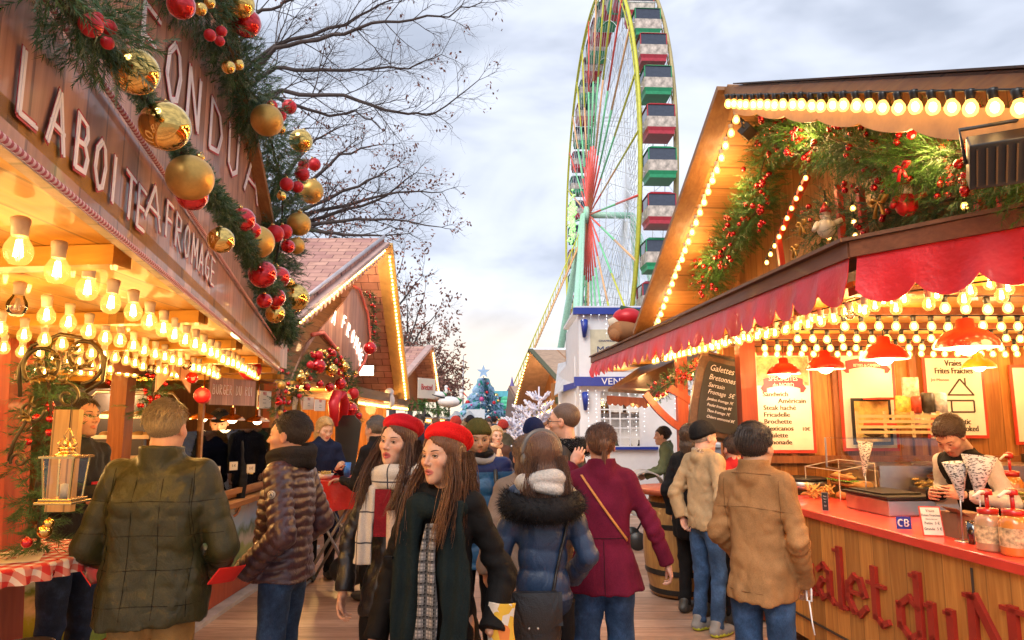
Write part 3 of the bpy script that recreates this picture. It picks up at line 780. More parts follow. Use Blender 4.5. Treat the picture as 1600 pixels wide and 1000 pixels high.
M_darkx = wood('dark_board', (.10, .045, .02), (.22, .10, .05), 'y', .2, 'z', seam=0)
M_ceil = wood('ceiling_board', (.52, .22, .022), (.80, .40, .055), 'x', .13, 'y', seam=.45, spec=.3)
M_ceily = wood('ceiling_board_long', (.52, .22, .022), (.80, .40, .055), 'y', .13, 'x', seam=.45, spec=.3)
M_soffit = wood('soffit_board', (.36, .15, .04), (.60, .30, .10), 'x', .12, 'z', seam=.5)
M_signwood = wood('printed_plank', (.32, .13, .075), (.68, .37, .24), 'z', .10, 'y', rough=.35, seam=.45, coat=.25)
M_redpaint = mat('red_paint', (.55, .045, .02), .4, var=.15, bump=.15)
M_redpost = wood('red_stained_wood', (.34, .05, .02), (.58, .12, .04), 'z', 5, 'x', seam=0)
M_redtop = mat('red_counter_top', (.62, .05, .03), .35, var=.12, bump=.1, coat=.3)
M_red_fab = mat('red_vinyl', (.56, .012, .018), .42, var=.22, vs=3, bump=.5, bs=9, bd=.02, coat=.15)
M_gold = mat('gold_mirror', (.85, .55, .16), .08, 1, var=.05)
M_goldm = mat('gold_satin', (.62, .36, .09), .42, .75, var=.08)
M_red = mat('red_mirror', (.62, .01, .015), .10, .65, var=.1, coat=.8)
M_redm = mat('red_satin', (.55, .012, .02), .4, .15, var=.1)
M_brass = mat('polished_brass', (.75, .48, .16), .2, 1, var=.15)
M_copper = mat('copper', (.80, .38, .18), .18, 1, var=.1)
M_steel = mat('brushed_steel', (.55, .54, .52), .3, 1, var=.12, bump=.1, bs=200)
M_iron = mat('black_iron', (.03, .027, .025), .4, .6, var=.3, bump=.3)
M_needle = mat('fir_needles', (.05, .12, .035), .55, var=.5, vs=14)
M_needle2 = mat('bright_fir_needles', (.055, .165, .025), .5, var=.4, vs=14)
M_needle3 = mat('silver_needles', (.13, .20, .12), .55, var=.4, vs=14)
M_stem = mat('brown_stem', (.06, .035, .02), .8)
M_white = mat('white_paint', (.72, .72, .74), .5, var=.05, bump=.08)
M_blue = mat('blue_paint', (.015, .04, .30), .45, var=.1)
M_black = mat('black_plastic', (.015, .015, .016), .4, var=.2)
M_paper = mat('printed_paper', (.72, .66, .55), .5, var=.05)
M_ink = mat('dark_ink', (.05, .03, .02), .6)
M_whiteink = mat('white_ink', (.80, .76, .78), .45)
M_redink = mat('red_ink', (.45, .02, .03), .5)
M_glass = glass(mixf=.05)
def bulbglass(mf, st):
 m, t = newmat('lit_bulb_glass')
 tr = t.new('ShaderNodeBsdfTransparent'); tr.inputs[0].default_value = (1, .92, .75, 1)
 em = t.new('ShaderNodeEmission'); em.inputs[0].default_value = (1, .48, .09, 1); em.inputs[1].default_value = st
 gl = t.new('ShaderNodeBsdfGlossy'); gl.inputs['Roughness'].default_value = .05
 a = t.new('ShaderNodeMixShader'); a.inputs[0].default_value = mf; t.link(tr.outputs[0], a.inputs[1]); t.link(em.outputs[0], a.inputs[2])
 b = t.new('ShaderNodeMixShader'); b.inputs[0].default_value = .07; t.link(a.outputs[0], b.inputs[1]); t.link(gl.outputs[0], b.inputs[2])
 o = t.new('ShaderNodeOutputMaterial'); t.link(b.outputs[0], o.inputs[0]); return m
M_bulbglass = bulbglass(.38, 1.3); M_hotglass = bulbglass(.55, 3.2)
E_fil = emit('filament_glow', (1, .62, .22), 55)
E_hot = emit('bulb_glow', (1, .68, .32), 16)
E_hot2 = emit('lamp_glow', (1, .72, .38), 14)
E_led = emit('led_strip_glow', (1, .66, .26), 5)
E_cool = emit('led_white_glow', (.8, .88, 1), 2.2)
def shingle():
 m, t = newmat('clay_shingles')
 c = t.co((1, 1, 1)); b = t.new('ShaderNodeTexBrick'); t.link(t.co((1, 1, 1), src='UV'), b.inputs['Vector'])
 b.inputs['Scale'].default_value = 1; b.inputs['Brick Width'].default_value = .30; b.inputs['Row Height'].default_value = .17
 b.inputs['Mortar Size'].default_value = .006; b.inputs['Color1'].default_value = (.70, .40, .30, 1); b.inputs['Color2'].default_value = (.52, .27, .23, 1)
 b.inputs['Mortar'].default_value = (.14, .06, .05, 1); b.inputs['Bias'].default_value = .1
 f = t.noise(c, 5, 5, .6)
 k = t.mix(.6, b.outputs['Color'], t.ramp(f, [(.3, (.5, .4, .4)), (.7, (1.0, .95, .95))]), 'MULTIPLY')
 t.out(k, .75, 0, t.bump(t.math('SUBTRACT', 1, b.outputs['Fac']), .8, .012)); return m
M_shingle = shingle()
def gingham():
 m, t = newmat('red_gingham'); c = t.co((16, 16, 16)); sp = t.new('ShaderNodeSeparateXYZ'); t.link(c, sp.inputs[0])
 a = t.math('LESS_THAN', t.math('FRACT', t.math('ADD', sp.outputs[0], sp.outputs[2])), .5); b = t.math('LESS_THAN', t.math('FRACT', sp.outputs[1]), .5)
 s = t.math('MULTIPLY', t.math('ADD', a, b), .5)
 t.out(t.ramp(s, [(0, (.72, .66, .60)), (.5, (.62, .22, .17)), (1, (.55, .03, .03))]), .8, 0, t.bump(t.noise(t.co(), 300, 2), .3, .003)); return m
M_ging = gingham()
def bulb_proto(kind):
 """clear = clear bulb with a visible filament; hot = bright frosted bulb in a black socket"""
 g = MB()
 prof = [(.004, -.098), (.018, -.094), (.027, -.082), (.0305, -.066), (.028, -.052), (.020, -.038), (.0145, -.026), (.0135, -.02)]
 g.lathe(prof, seg=10, mi=0, cap=False)
 if kind == 'hot': g.ball((0, 0, -.063), .0165, 8, 6, 1, (1, 1, 1.35))
 if kind == 'clear':
  for k in range(5):
   a = k * 2 * PI / 5; x, y = math.cos(a) * .009, math.sin(a) * .009
   g.tube([(x * .5, y * .5, -.040), (x, y, -.078)], .0021, 4, 1)
 b = bpy.data.meshes.new('bulb')
 mats = [M_bulbglass, E_fil] if kind == 'clear' else [M_hotglass, E_hot]
 return g, mats
BULBS = {}
_g, _m = bulb_proto('clear'); _g.v = [(x * .85, y * .85, z * .85) for x, y, z in _g.v]; _o = _g.build('bulb', [glass('dead_bulb_glass', (.9, .85, .75), .05, .15), M_steel]); DEAD = _o.data; bpy.data.objects.remove(_o)
def bulb_string(name_label, pts, spacing, kind='hot', scale=1.0, group='strings of round bulbs', sock=None, cat='light string', drop=0, nmax=100, jit=.0, wire=True):
 """row of bulbs hanging from a wire along pts"""
 P = [Vector(p) for p in pts]
 root = thing('light_string', name_label, cat, P[0], 0, group)
 key = (kind, scale, sock)
 if key not in BULBS:
  g, mats = bulb_proto(kind); g.v = [(x * scale, y * scale, z * scale) for x, y, z in g.v]
  s_ = MB(); s_.lathe([(.017, -.030), (.018, -.006), (.020, .0), (.020, .012), (.012, .016)], seg=8)
  s_.v = [(x * scale, y * scale, z * scale) for x, y, z in s_.v]
  me = g.build('bulb', mats); me2 = s_.build('socket', sock or M_black)
  BULBS[key] = (me.data, me2.data); bpy.data.objects.remove(me); bpy.data.objects.remove(me2)
 bm_, sm_ = BULBS[key]
 if wire: MB().tube([p + Vector((0, 0, .012)) for p in P], .005, 5).build('wire', M_black, root, world=True)
 n = 0; pos = []
 for a, b in zip(P[:-1], P[1:]):
  L = (b - a).length; k = max(1, int(L / spacing))
  for i in range(k):
   if n >= nmax: break
   p = a.lerp(b, (i + .5) / k) + Vector((0, 0, -drop)); n += 1
   o = bpy.data.objects.new('bulb', bm_); COL.objects.link(o); o.parent = root; o.location = p - P[0] + Vector((0, 0, rnd.uniform(-.007, .004)))
   if kind == 'clear' and rnd.random() < .07: o.data = DEAD
   jit = jit or .07
   if jit: o.rotation_euler = (rnd.uniform(-jit, jit), rnd.uniform(-jit, jit), rnd.uniform(0, 6))
   q = bpy.data.objects.new('socket', sm_); COL.objects.link(q); q.parent = o
   pos.append(p)
 return root, pos
def lamp(name, loc, power, col=(1, .68, .36), radius=.12):
 l = bpy.data.lights.new(name, 'POINT'); l.energy = power; l.color = col; l.shadow_soft_size = radius
 o = bpy.data.objects.new(name, l); COL.objects.link(o); o.location = loc; return o
def needles(mb, p, d, L, n, nl, nw, r, mi=0):
 """one fir sprig"""
 d = Vector(d).normalized(); x = d.orthogonal().normalized(); y = d.cross(x)
 for i in range(n):
  t = i / n; a = r.uniform(0, 2 * PI); c = p + d * L * t
  out = (x * math.cos(a) + y * math.sin(a)); q = (d * .75 + out * .8).normalized() * nl * r.uniform(.7, 1.15) * (1 - .35 * t)
  sd = q.cross(out).normalized() * nw if q.cross(out).length > 1e-6 else x * nw
  mb.add([c - sd, c + sd, c + q], [(0, 1, 2)], mi)
def garland(label, pts, rad, dens=260, nl=.05, nw=.0016, mats=None, group=None, seed=1, berries=0, br=.012, name='garland', cat='garland', balls=None, sprig=.09, hang=0, n_in=22, ref=None):
 P = [Vector(p) for p in pts]; r = random.Random(seed)
 root = thing(name, label, cat, P[0], 0, group)
 seg = [(b - a).length for a, b in zip(P[:-1], P[1:])]; tot = sum(seg)
 def pos(t):
  s = t * tot
  for a, b, l in zip(P[:-1], P[1:], seg):
   if s <= l: return a.lerp(b, s / l), (b - a).normalized()
   s -= l
  return P[-1].copy(), (P[-1] - P[-2]).normalized()
 mb = MB(); N = int(dens * tot)
 for i in range(N):
  tt = r.random(); p, d = pos(tt if not ref else tt);
  k_ = p.y / ref if ref else 1;
  if ref and r.random() > min(1, 1.3 / k_): continue
  u = Vector((r.gauss(0, 1), r.gauss(0, 1), r.gauss(0, 1)))
  u = (u - d * u.dot(d)).normalized(); rr = rad * k_ * r.uniform(.05, .75) * (1 + .25 * math.sin(i * .37))
  dd = (u + d * r.uniform(-.6, .6) + Vector((0, 0, -.15 - hang))).normalized()
  needles(mb, p + u * rr, dd, sprig * k_ * r.uniform(.6, 1.2), n_in, nl * k_, nw * k_, r, r.choice((0, 0, 0, 1)))
 mb.build('foliage', mats or [M_needle, M_needle3], root, world=True)
 MB().tube(P, .008, 6).build('stem', M_stem, root, world=True)
 if berries:
  proto = None
  for i in range(min(berries, 99)):
   c, d = pos(r.random()); u = Vector((r.gauss(0, 1), r.gauss(0, 1), r.gauss(0, 1))).normalized()
   u.x = -abs(u.x) * .5 if c.x > 0 else abs(u.x) * .5; u.y = -abs(u.y)
   q = MB(); base = c + u.normalized() * rad * r.uniform(.8, 1.15)
   for k in range(r.choice((1, 2, 3))):
    q.ball(base + Vector((r.uniform(-1, 1), r.uniform(-1, 1), r.uniform(-1, 1))) * br * 1.8, br * r.uniform(.8, 1.2), 8, 6)
   q.build('berry_cluster', M_red, root, world=True)
 for (bp, brad, bm_) in (balls or []):
  q = MB(); q.ball(bp, brad, 14, 10); q.lathe([(brad * .2, 0), (brad * .2, brad * .18)], Vector(bp) + Vector((0, 0, brad * .97)), 8, 1)
  q.build('bauble', [bm_, M_brass], root, world=True)
 return root
_bp = {}
def bauble(label, p, diam, m, group=None):
 if m.name not in _bp:
  q = MB(); q.ball((0, 0, 0), 1, 28, 20); o = q.build('bauble', m); c = MB(); c.lathe([(.19, .94), (.20, 1.12), (.13, 1.14)], seg=14)
  c.tube([(.0, 0, 1.12), (.09, 0, 1.2), (0, 0, 1.30), (-.09, 0, 1.2), (0, 0, 1.12)], .02, 6)
  k = c.build('cap', M_brass); _bp[m.name] = (o.data, k.data); bpy.data.objects.remove(o); bpy.data.objects.remove(k)
 a, b = _bp[m.name]
 o = bpy.data.objects.new('bauble', a); COL.objects.link(o); o.location = p; o.scale = (diam / 2,) * 3
 o.rotation_euler = (rnd.uniform(-.4, .4), rnd.uniform(-.4, .4), rnd.uniform(0, 6))
 k = bpy.data.objects.new('cap', b); COL.objects.link(k); k.parent = o
 return tag(o, label, 'bauble', group)
GL = {'L': [[(0, 1), (.0, .0), (.6, .02)]], 'A': [[(0, 0), (.35, 1), (.68, 0)], [(.1, .36), (.62, .36)]],
  'B': [[(0, 0), (0, 1), (.45, .95), (.52, .75), (.4, .55), (0, .5)], [(.4, .55), (.6, .35), (.5, .05), (0, 0)]],
  'O': [[(.3, 1), (.05, .75), (0, .35), (.25, 0), (.5, .1), (.62, .55), (.5, .9), (.3, 1)]], 'I': [[(.15, 0), (.15, 1)]],
  'T': [[(0, 1), (.7, .98)], [(.35, 1), (.33, 0)]], 'E': [[(.6, .98), (0, 1), (0, 0), (.62, .02)], [(0, .5), (.5, .52)]],
  'F': [[(.6, 1), (0, .98), (0, 0)], [(0, .5), (.48, .52)]], 'R': [[(0, 0), (0, 1), (.5, .92), (.5, .6), (0, .5), (.6, 0)]],
  'M': [[(0, 0), (.05, 1), (.38, .35), (.7, 1), (.75, 0)]], 'G': [[(.6, .85), (.3, 1), (.03, .65), (.08, .15), (.4, 0), (.62, .2), (.6, .45), (.35, .45)]],
  'N': [[(0, 0), (.02, 1), (.6, 0), (.62, 1)]], 'D': [[(0, 0), (0, 1), (.45, .85), (.62, .5), (.45, .1), (0, 0)]], 'U': [[(0, 1), (.05, .15), (.32, 0), (.58, .15), (.62, 1)]],
  'S': [[(.6, .9), (.3, 1), (.05, .75), (.3, .55), (.58, .3), (.35, 0), (0, .1)]], 'C': [[(.6, .85), (.3, 1), (.0, .5), (.3, 0), (.6, .15)]],
  'K': [[(0, 0), (0, 1)], [(.6, 1), (0, .45), (.6, 0)]], 'P': [[(0, 0), (0, 1), (.55, .9), (.5, .55), (0, .5)]], 'H': [[(0, 0), (0, 1)], [(.6, 0), (.6, 1)], [(0, .5), (.6, .5)]]}
def brush_text(txt, M, adv, h, wbase=.045, wink=.018, name='lettering', parent=None, dbl=True, mats=None, lift=.002):
 mb = MB(); x = 0
 def rib(poly, w, zz, mi):
  for a, b in zip(poly[:-1], poly[1:]):
   a3 = Vector((a[0], a[1], zz)); b3 = Vector((b[0], b[1], zz)); d = (b3 - a3)
   if d.length < 1e-5: continue
   d.normalize(); s = Vector((-d.y, d.x, 0)) * w / 2; e = d * w * .3
   vs = [a3 - s - e, b3 - s + e, b3 + s + e, a3 + s - e]; t = Vector((0, 0, .0008))
   mb.hexa([M @ v for v in vs] + [M @ (v + t) for v in vs], mi)
 for ch in txt:
  if ch in GL:
   for st in GL[ch]:
    p = [(x + a * adv * .95, b * h) for a, b in st]
    rib(p, wbase * h, lift * .4, 0)
    if dbl:
     o = wbase * h * .26
     rib([(a - o, b + o * .3) for a, b in p], wink * h, lift * .4 + .0010, 1)
     rib([(a + o, b - o * .3 + .01 * h) for a, b in p], wink * h, lift * .4 + .0013, 1)
     rib([(a + o * .2, b - .02 * h) for a, b in p], wink * .8 * h, lift * .4 + .0016, 1)
    else: rib(p, wink * h, lift + .002, 1)
  x += adv
 return mb.build(name, mats or [M_redink, M_whiteink], parent, world=True)
def roof_slab(pts, thick, mats, parent, name='roof', uvdir=None):
 """pts: 4 corners, eave a, eave b, ridge b, ridge a; uv metres along eave / slope"""
 mb = MB(); P = [Vector(p) for p in pts]; n = (P[1] - P[0]).cross(P[3] - P[0]).normalized()
 if n.z < 0: n = -n
 mb.slab([p - n * thick for p in P], n * thick); o = mb.build(name, mats, parent, world=True)
 me = o.data; uv = me.uv_layers.new(name='uv'); og = origin(parent)
 u = (P[1] - P[0]).normalized(); v = (P[3] - P[0]); v = (v - u * v.dot(u)).normalized()
 for lp_ in me.loops:
  q = me.vertices[lp_.vertex_index].co + og - P[0]; uv.data[lp_.index].uv = (q.dot(u), q.dot(v))
 return o
mb = MB(); mb.add([(-400, -30, -.02), (400, -30, -.02), (400, 1500, -.02), (-400, 1500, -.02)], [(0, 1, 2, 3)])
tag(mb.build('ground', mat('pale_gravel', (.30, .27, .24), .9, var=.2, vs=.8, bump=.4, bs=30)), kind='structure')
def deckmat():
 m, t = newmat('weathered_deck')
 c = t.co(); sp = t.new('ShaderNodeSeparateXYZ'); t.link(c, sp.inputs[0])
 k = t.math('DIVIDE', sp.outputs[1], .24); fl = t.math('FLOOR', k); fr = t.math('FRACT', k)
 wn = t.new('ShaderNodeTexWhiteNoise', noise_dimensions='1D'); t.link(fl, wn.inputs['W'])
 mp = t.new('ShaderNodeMapping'); mp.inputs['Scale'].default_value = (2.2, 16, 1); t.link(c, mp.inputs[0])
 ad = t.new('ShaderNodeVectorMath', operation='ADD'); t.link(mp.outputs[0], ad.inputs[0]); t.link(t.math('MULTIPLY', wn.outputs['Value'], 51), ad.inputs[1])
 g = t.noise(ad.outputs[0], 1.6, 7, .65, .8); st = t.noise(c, 1.2, 5, .6)
 col = t.ramp(t.math('ADD', t.math('MULTIPLY', g, .72), t.math('MULTIPLY', wn.outputs['Value'], .28)), [(.28, (.26, .15, .10)), (.5, (.46, .29, .20)), (.72, (.64, .45, .33))])
 col = t.mix(1, col, t.ramp(st, [(.3, (.62, .58, .58)), (.65, (1, 1, 1))]), 'MULTIPLY')
 e = t.math('LESS_THAN', t.math('ABSOLUTE', t.math('SUBTRACT', fr, .5)), .482)
 col = t.mix(e, (.05, .03, .02), col)
 t.out(col, t.math('ADD', t.math('MULTIPLY', st, .4), .28), 0, t.bump(t.math('ADD', e, t.math('MULTIPLY', g, .3)), .5, .006)); return m
mb = MB(); mb.bbox((-6, -3, -.02), (6.5, 26, .0)); tag(mb.build('boardwalk', deckmat()), kind='structure')
zA = at(1330, 388, 3.62).z
Ca = at(1330, 388, 3.62); Fa = atz(925, 562, zA); Na = atz(1600, 337, zA)
dA = (Fa - Ca).normalized(); dN = (Na - Ca).normalized(); Ne = Ca + dN * 2.6
nE = Vector((dA.y, -dA.x, 0))          # into the stall (to the right)
if nE.x < 0: nE = -nE
E_ = thing('market_stall', 'orange wooden chip stall with red counter, menu boards and red scalloped valance', 'market stall', (2.6, 4.5, 0))
ZC = 2.46
BW = 6.75
mb = MB(); up = Vector((0, 0, 1))
mb.bar(Fa + up * -.01, Ca + up * -.01, .045, .085); mb.bar(Ca + up * -.01, Ne + up * -.01, .045, .085)
mb.build('awning_beam', M_beam, E_, world=True)
mb = MB(); q = .11
mb.slab([Fa + up * .035 - nE * .05, Ca + up * .035 - nE * .06 , Ca + up * .075 + nE * .55, Fa + up * .075 + nE * .55], up * .02)
mb.slab([Ca + up * .036 - nE * .05, Ne + up * .036 , Ne + up * .076 + Vector((.5, .5, 0)), Ca + up * .076 + nE * .55], up * .02)
mb.build('awning_shelf', M_darkx, E_, world=True)
def valance(a, b, n, hgt, parent, m, name='valance', amp=.05, off=.03, jig=.028):
 a = Vector(a); b = Vector(b); d = b - a; L = d.length; d.normalize(); o = Vector((d.y, -d.x, 0)) * (1 if a.x > 0 else -1)
 if (o.x < 0) == (a.x < 0): o = -o
 def fn(u, v):
  s = u * n; lo = hgt - amp + amp * abs(math.sin(PI * s)) ** .7
  w = math.sin(u * L * 9 + v * 2) * .5 + math.sin(u * L * 23 + 1) * .3
  return a + d * L * u + o * (off * v + jig * w * v) - Vector((0, 0, lo * v))
 mb = MB(); mb.grid(fn, n * 8, 6, thick=o * .004); return mb.build(name, m, parent, world=True)
valance(Fa + dA * -.02 - up * .04, Ca + dA * .02 - up * .04, 26, .26, E_, M_red_fab, amp=.10)
valance(Ca + dN * .03 - up * .04, Ne - up * .04, 9, .28, E_, M_red_fab, amp=.08)
mb = MB(); mb.slab([Fa + nE * .05 + up * (ZC - zA), Ca + nE * .05 + up * (ZC - zA), (Ne.x, Ne.y, ZC), (6.6, 1.2, ZC), (6.6, BW, ZC), (2.1, BW, ZC), (Fa.x + .5, Fa.y, ZC)], up * .03)
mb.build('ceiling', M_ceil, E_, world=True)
rows = [3.05, 3.75, 4.5, 5.25, 5.95, 6.55]
mb = MB()
for y in rows: mb.bbox((1.9 if y > 3.6 else 2.3, y - .05, ZC - .045), (6.5, y + .05, ZC - .001))
mb.build('ceiling_beam', M_beam, E_, world=True)
mb = MB(); mb.bbox((2.05, BW, 0), (6.6, BW + .06, ZC)); mb.bbox((6.54, 1.2, 0), (6.6, BW, ZC)); mb.build('back_wall', M_orange_x, E_, world=True)
mb = MB()
for x in (2.08, 2.70, 3.14, 3.9, 4.05, 4.93): mb.bbox((x, BW - .045, 1.30), (x + .07, BW - .001, ZC - .01))
mb.bbox((2.05, BW - .07, 1.30), (6.5, BW - .002, 1.37)); mb.build('wall_batten', M_beamz, E_, world=True)
c0 = atz(1228, 787, 1.06); c1 = atz(1600, 880, 1.06); dc = (c1 - c0).normalized(); cN = c0 + dc * 4.6; cF = c0 - dc * .55
nc = Vector((-dc.y, dc.x, 0))
if nc.x < 0: nc = -nc
mb = MB(); mb.slab([cF - nc * .03, cN - nc * .03, cN + nc * .62, cF + nc * .62], up * .055); mb.v = [(x, y, z - .055) for x, y, z in mb.v]
mb.build('counter_top', M_redtop, E_, world=True, bevel=.006)
mb = MB(); mb.slab([cF, cN, cN + nc * .55, cF + nc * .55], up * .89); mb.v = [(x, y, z - .95 + .0) for x, y, z in mb.v]
mb.build('counter_front', M_counter, E_, world=True)
mb = MB()
for k in (0.0, 1.9, 3.8): mb.bar(c0 + dc * k - nc * .006 - up * .09, c0 + dc * k - nc * .006 - up * .93, .008, .01)
mb.bar(cF - nc * .008 - up * .80, cN - nc * .008 - up * .80, .012, .012); mb.build('panel_joint', M_ink, E_, world=True)
SER = {'C': [[(.62, .8), (.45, .98), (.22, .93), (.05, .6), (.1, .2), (.35, .0), (.62, .14)]],
 'h': [[(.1, 0), (.1, 1)], [(.1, .45), (.3, .62), (.48, .5), (.48, 0)], [(0, 0), (.22, 0)], [(.38, 0), (.6, 0)], [(0, .98), (.1, .98)]],
 'a': [[(.08, .5), (.25, .62), (.44, .5), (.44, .08), (.55, .0)], [(.44, .36), (.18, .32), (.06, .15), (.2, 0), (.44, .12)]],
 'l': [[(.12, 0), (.12, 1)], [(0, 0), (.25, 0)], [(0, .97), (.12, .98)]],
 'e': [[(.06, .33), (.52, .36), (.42, .58), (.25, .62), (.08, .45), (.06, .2), (.2, .02), (.38, 0), (.54, .14)]],
 't': [[(.16, .86), (.16, .1), (.3, 0), (.42, .08)], [(0, .62), (.38, .62)]],
 'd': [[(.46, 1), (.46, .0), (.6, .0)], [(.34, .98), (.46, .98)], [(.46, .5), (.28, .62), (.08, .45), (.08, .15), (.26, 0), (.46, .14)]],
 'u': [[(.1, .62), (.1, .15), (.24, 0), (.46, .12)], [(.46, .62), (.46, 0), (.6, 0)], [(0, .61), (.1, .61)], [(.36, .61), (.46, .61)]],
 'N': [[(.1, 0), (.12, .95)], [(.02, .96), (.16, .96), (.62, .02)], [(.62, .0), (.62, .96)], [(0, 0), (.24, 0)], [(.5, .96), (.78, .96)]],
 'o': [[(.28, .62), (.08, .45), (.08, .15), (.28, 0), (.48, .15), (.48, .45), (.28, .62)]],
 'r': [[(.1, 0), (.1, .62)], [(.1, .42), (.25, .6), (.4, .58)], [(0, 0), (.22, 0)], [(0, .61), (.1, .61)]]}
s0 = onp(1262, 935, c0, nc); a0 = (s0 - c0).dot(dc)
xs = {'h': 0}
def serif(ch, x0, zb, sc):
 mb = MB()
 for st in SER[ch]:
  th = .092 if abs(st[0][0] - st[-1][0]) < .12 or len(st) > 2 else .045
  for a, b in zip(st[:-1], st[1:]):
   A = c0 + dc * (x0 + a[0] * sc) + up * (zb - 1.06 + a[1] * sc) - nc * .028; B = c0 + dc * (x0 + b[0] * sc) + up * (zb - 1.06 + b[1] * sc) - nc * .028
   v = abs((B - A).normalized().z); w = (.050 + .05 * v) * sc * (1.0 if len(st) > 1 else 1)
   e = (B - A).normalized() * w * .28
   mb.bar(A - e, B + e, .034, w, up=Vector((0, 0, 1)) if v < .9 else dc)
 return mb
def wpos(px, py): return (onp(px, py, c0, nc) - c0).dot(dc)
for ch, p0, p1 in (('C', 1196, 1232), ('h', 1243, 1277), ('a', 1278, 1306), ('l', 1308, 1324), ('e', 1324, 1356), ('t', 1358, 1386), ('d', 1400, 1447), ('u', 1447, 1496), ('N', 1506, 1602), ('o', 1625, 1665), ('r', 1670, 1700), ('d', 1705, 1760)):
 x0 = wpos(p0, 900); x1 = wpos(p1, 900); wN = {'N': .78, 'l': .25, 't': .42, 'r': .4}.get(ch, .6)
 sc = .50 if ch not in 'CN' else .48; mbx = MB()
 zb = onp(1340, 957, c0, nc).z; hs = onp(1316, 862, c0, nc).z - onp(1316, 948, c0, nc).z
 for st in SER[ch]:
  for a, b in zip(st[:-1], st[1:]):
   fa = lambda q: c0 + dc * (x0 + q[0] / wN * (x1 - x0)) + up * (zb - 1.06 + q[1] * hs) - nc * .018
   A, B = fa(a), fa(b); d = (B - A)
   if d.length < 1e-4: continue
   d.normalize(); v = abs(d.z); w = (.022 + .030 * v ** 1.5)
   side = nc.cross(d).normalized(); e = d * w * .42
   vs = [A - side * w * .5 - e, B - side * w * .5 + e, B + side * w * .5 + e, A + side * w * .5 - e]
   mbx.hexa([q + nc * .018 for q in vs] + [q - nc * .006 for q in vs])
 mbx.build('carved_letter', mat('dark_red_paint', (.28, .018, .010), .45, bump=.15), E_, world=True)
Gf = onp(1000, 520, Ca, nE); Gp = onp(1137, 138, Ca, nE); Gn = onp(1600, 118, Ca, nE)
Gn2 = Gp + (Gn - Gp) * 1.35
deep = nE * 4.2
mb = MB(); mb.bar(Gf, Gp, .05, .17, nE);
mb.build('barge_board', wood('barge_wood', (.30, .12, .04), (.55, .27, .09), 'y', 5, 'x', seam=0), E_, world=True)
mb = MB(); mb.bar(Gp - up * .025, Gn2 - up * .025, .06, .06, nE); mb.build('barge_board', MATS['barge_wood'], E_, world=True)
roof_slab([Gf + up * .06, Gf + deep + up * .06, Gp + deep + up * .035, Gp + up * .035], .03, M_soffit, E_, 'roof')
roof_slab([Gn2 + up * .025, Gn2 + deep + up * .025, Gp + deep + up * .025, Gp + up * .025], .02, M_soffit, E_, 'roof')
mb = MB(); d1 = (Gn2 - Gp); mb.slab([Gp + d1 * .06 + up * .028 - nE * .05, Gn2 + up * .028 - nE * .05, Gn2 + up * .028 + nE * 4.3, Gp + d1 * .06 + up * .028 + nE * 4.3], up * .010); mb.build('roof_cover', M_dark, E_, world=True)
iw = nE * .85
mb = MB(); zb = zA + .08
mb.slab([Vector((Gf.x, Gf.y, zb)) + iw, Gf + iw + up * .03, Gp + iw + up * .03, Gn2 + iw + up * .03, Vector((Gn2.x, Gn2.y, zb)) + iw], nE * .05)
mb.build('gable_wall', wood('gable_plank', (.32, .13, .04), (.58, .28, .09), 'z', .14, 'y'), E_, world=True)
for (a, b) in (((1262, 275), (1216, 372)), ((1216, 372), (1222, 415)), ((1309, 290), (1317, 378)), ((1343, 292), (1352, 372)), ((1525, 290), (1535, 342)), ((1562, 280), (1570, 335))):
 MB().bar(onp(a[0], a[1], Ca + nE * .62, nE), onp(b[0], b[1], Ca + nE * .62, nE), .035, .045, nE).build('red_strut', M_redpaint, E_, world=True)
def apr(u, v):
 p = Gp.lerp(Gn2, u) - up * .13 + nE * .03; k = abs(math.sin(u * 9 * PI)) ** .6
 return p - up * (v * (.055 + .10 * u + .035 * k))
mb = MB(); mb.grid(apr, 90, 3, thick=nE * .02); mb.build('scalloped_apron', mat('varnished_pale_wood', (.55, .30, .12), .5, var=.2, bump=.2), E_, world=True)
mb = MB(); mb.box((2.12, 6.2, 1.25), (.14, .14, 2.45)); mb.build('post', M_redpost, E_, world=True)
for i, y in enumerate(rows):
 x0 = 2.35 if i < 2 else 2.15; x1 = min(6.3, 1.25 * y)
 bulb_string('bright bulbs on black sockets along ceiling beam number %s from the chip stall back wall' % ('one', 'two', 'three', 'four', 'five', 'six')[5 - i], [(x0, y, ZC - .06), (x1, y, ZC - .06)], .115, 'hot', .9, group='rows of ceiling bulbs in the chip stall')
 for x in np.arange(x0 + .4, x1, 1.1): lamp('bulb_light', (float(x), y - .12, ZC - .22), 6, (1, .55, .18), .10)
M_cream = mat('cream_socket', (.6, .5, .38), .4)
for i, (off, dz, sp_) in enumerate(((.10, -.22, .15), (.26, -.16, .15), (.44, -.10, .17))):
 bulb_string('clear filament bulbs on pale sockets, %s row behind the long red valance' % ('outer', 'middle', 'inner')[i], [Fa.lerp(Ca, .42) + nE * off + up * (ZC - zA + dz + .20), Ca + nE * off + up * (ZC - zA + dz + .14)], sp_, 'clear', 1.0, group='filament bulbs behind the red valance', sock=M_cream)
 bulb_string('clear filament bulbs on pale sockets, %s row behind the near angled valance' % ('outer', 'middle', 'inner')[i], [Ca + dN * .1 + Vector((.7, .7, 0)) * off + up * (ZC - zA + dz + .14), Ne + Vector((.7, .7, 0)) * off + up * (ZC - zA + dz + .14)], sp_, 'clear', 1.0, group='filament bulbs behind the red valance', sock=M_cream)
for k in range(6): lamp('bulb_light', Fa.lerp(Ca, (k + .5) / 6) + nE * .3 + up * (ZC - zA - .2), 10, (1, .55, .2))
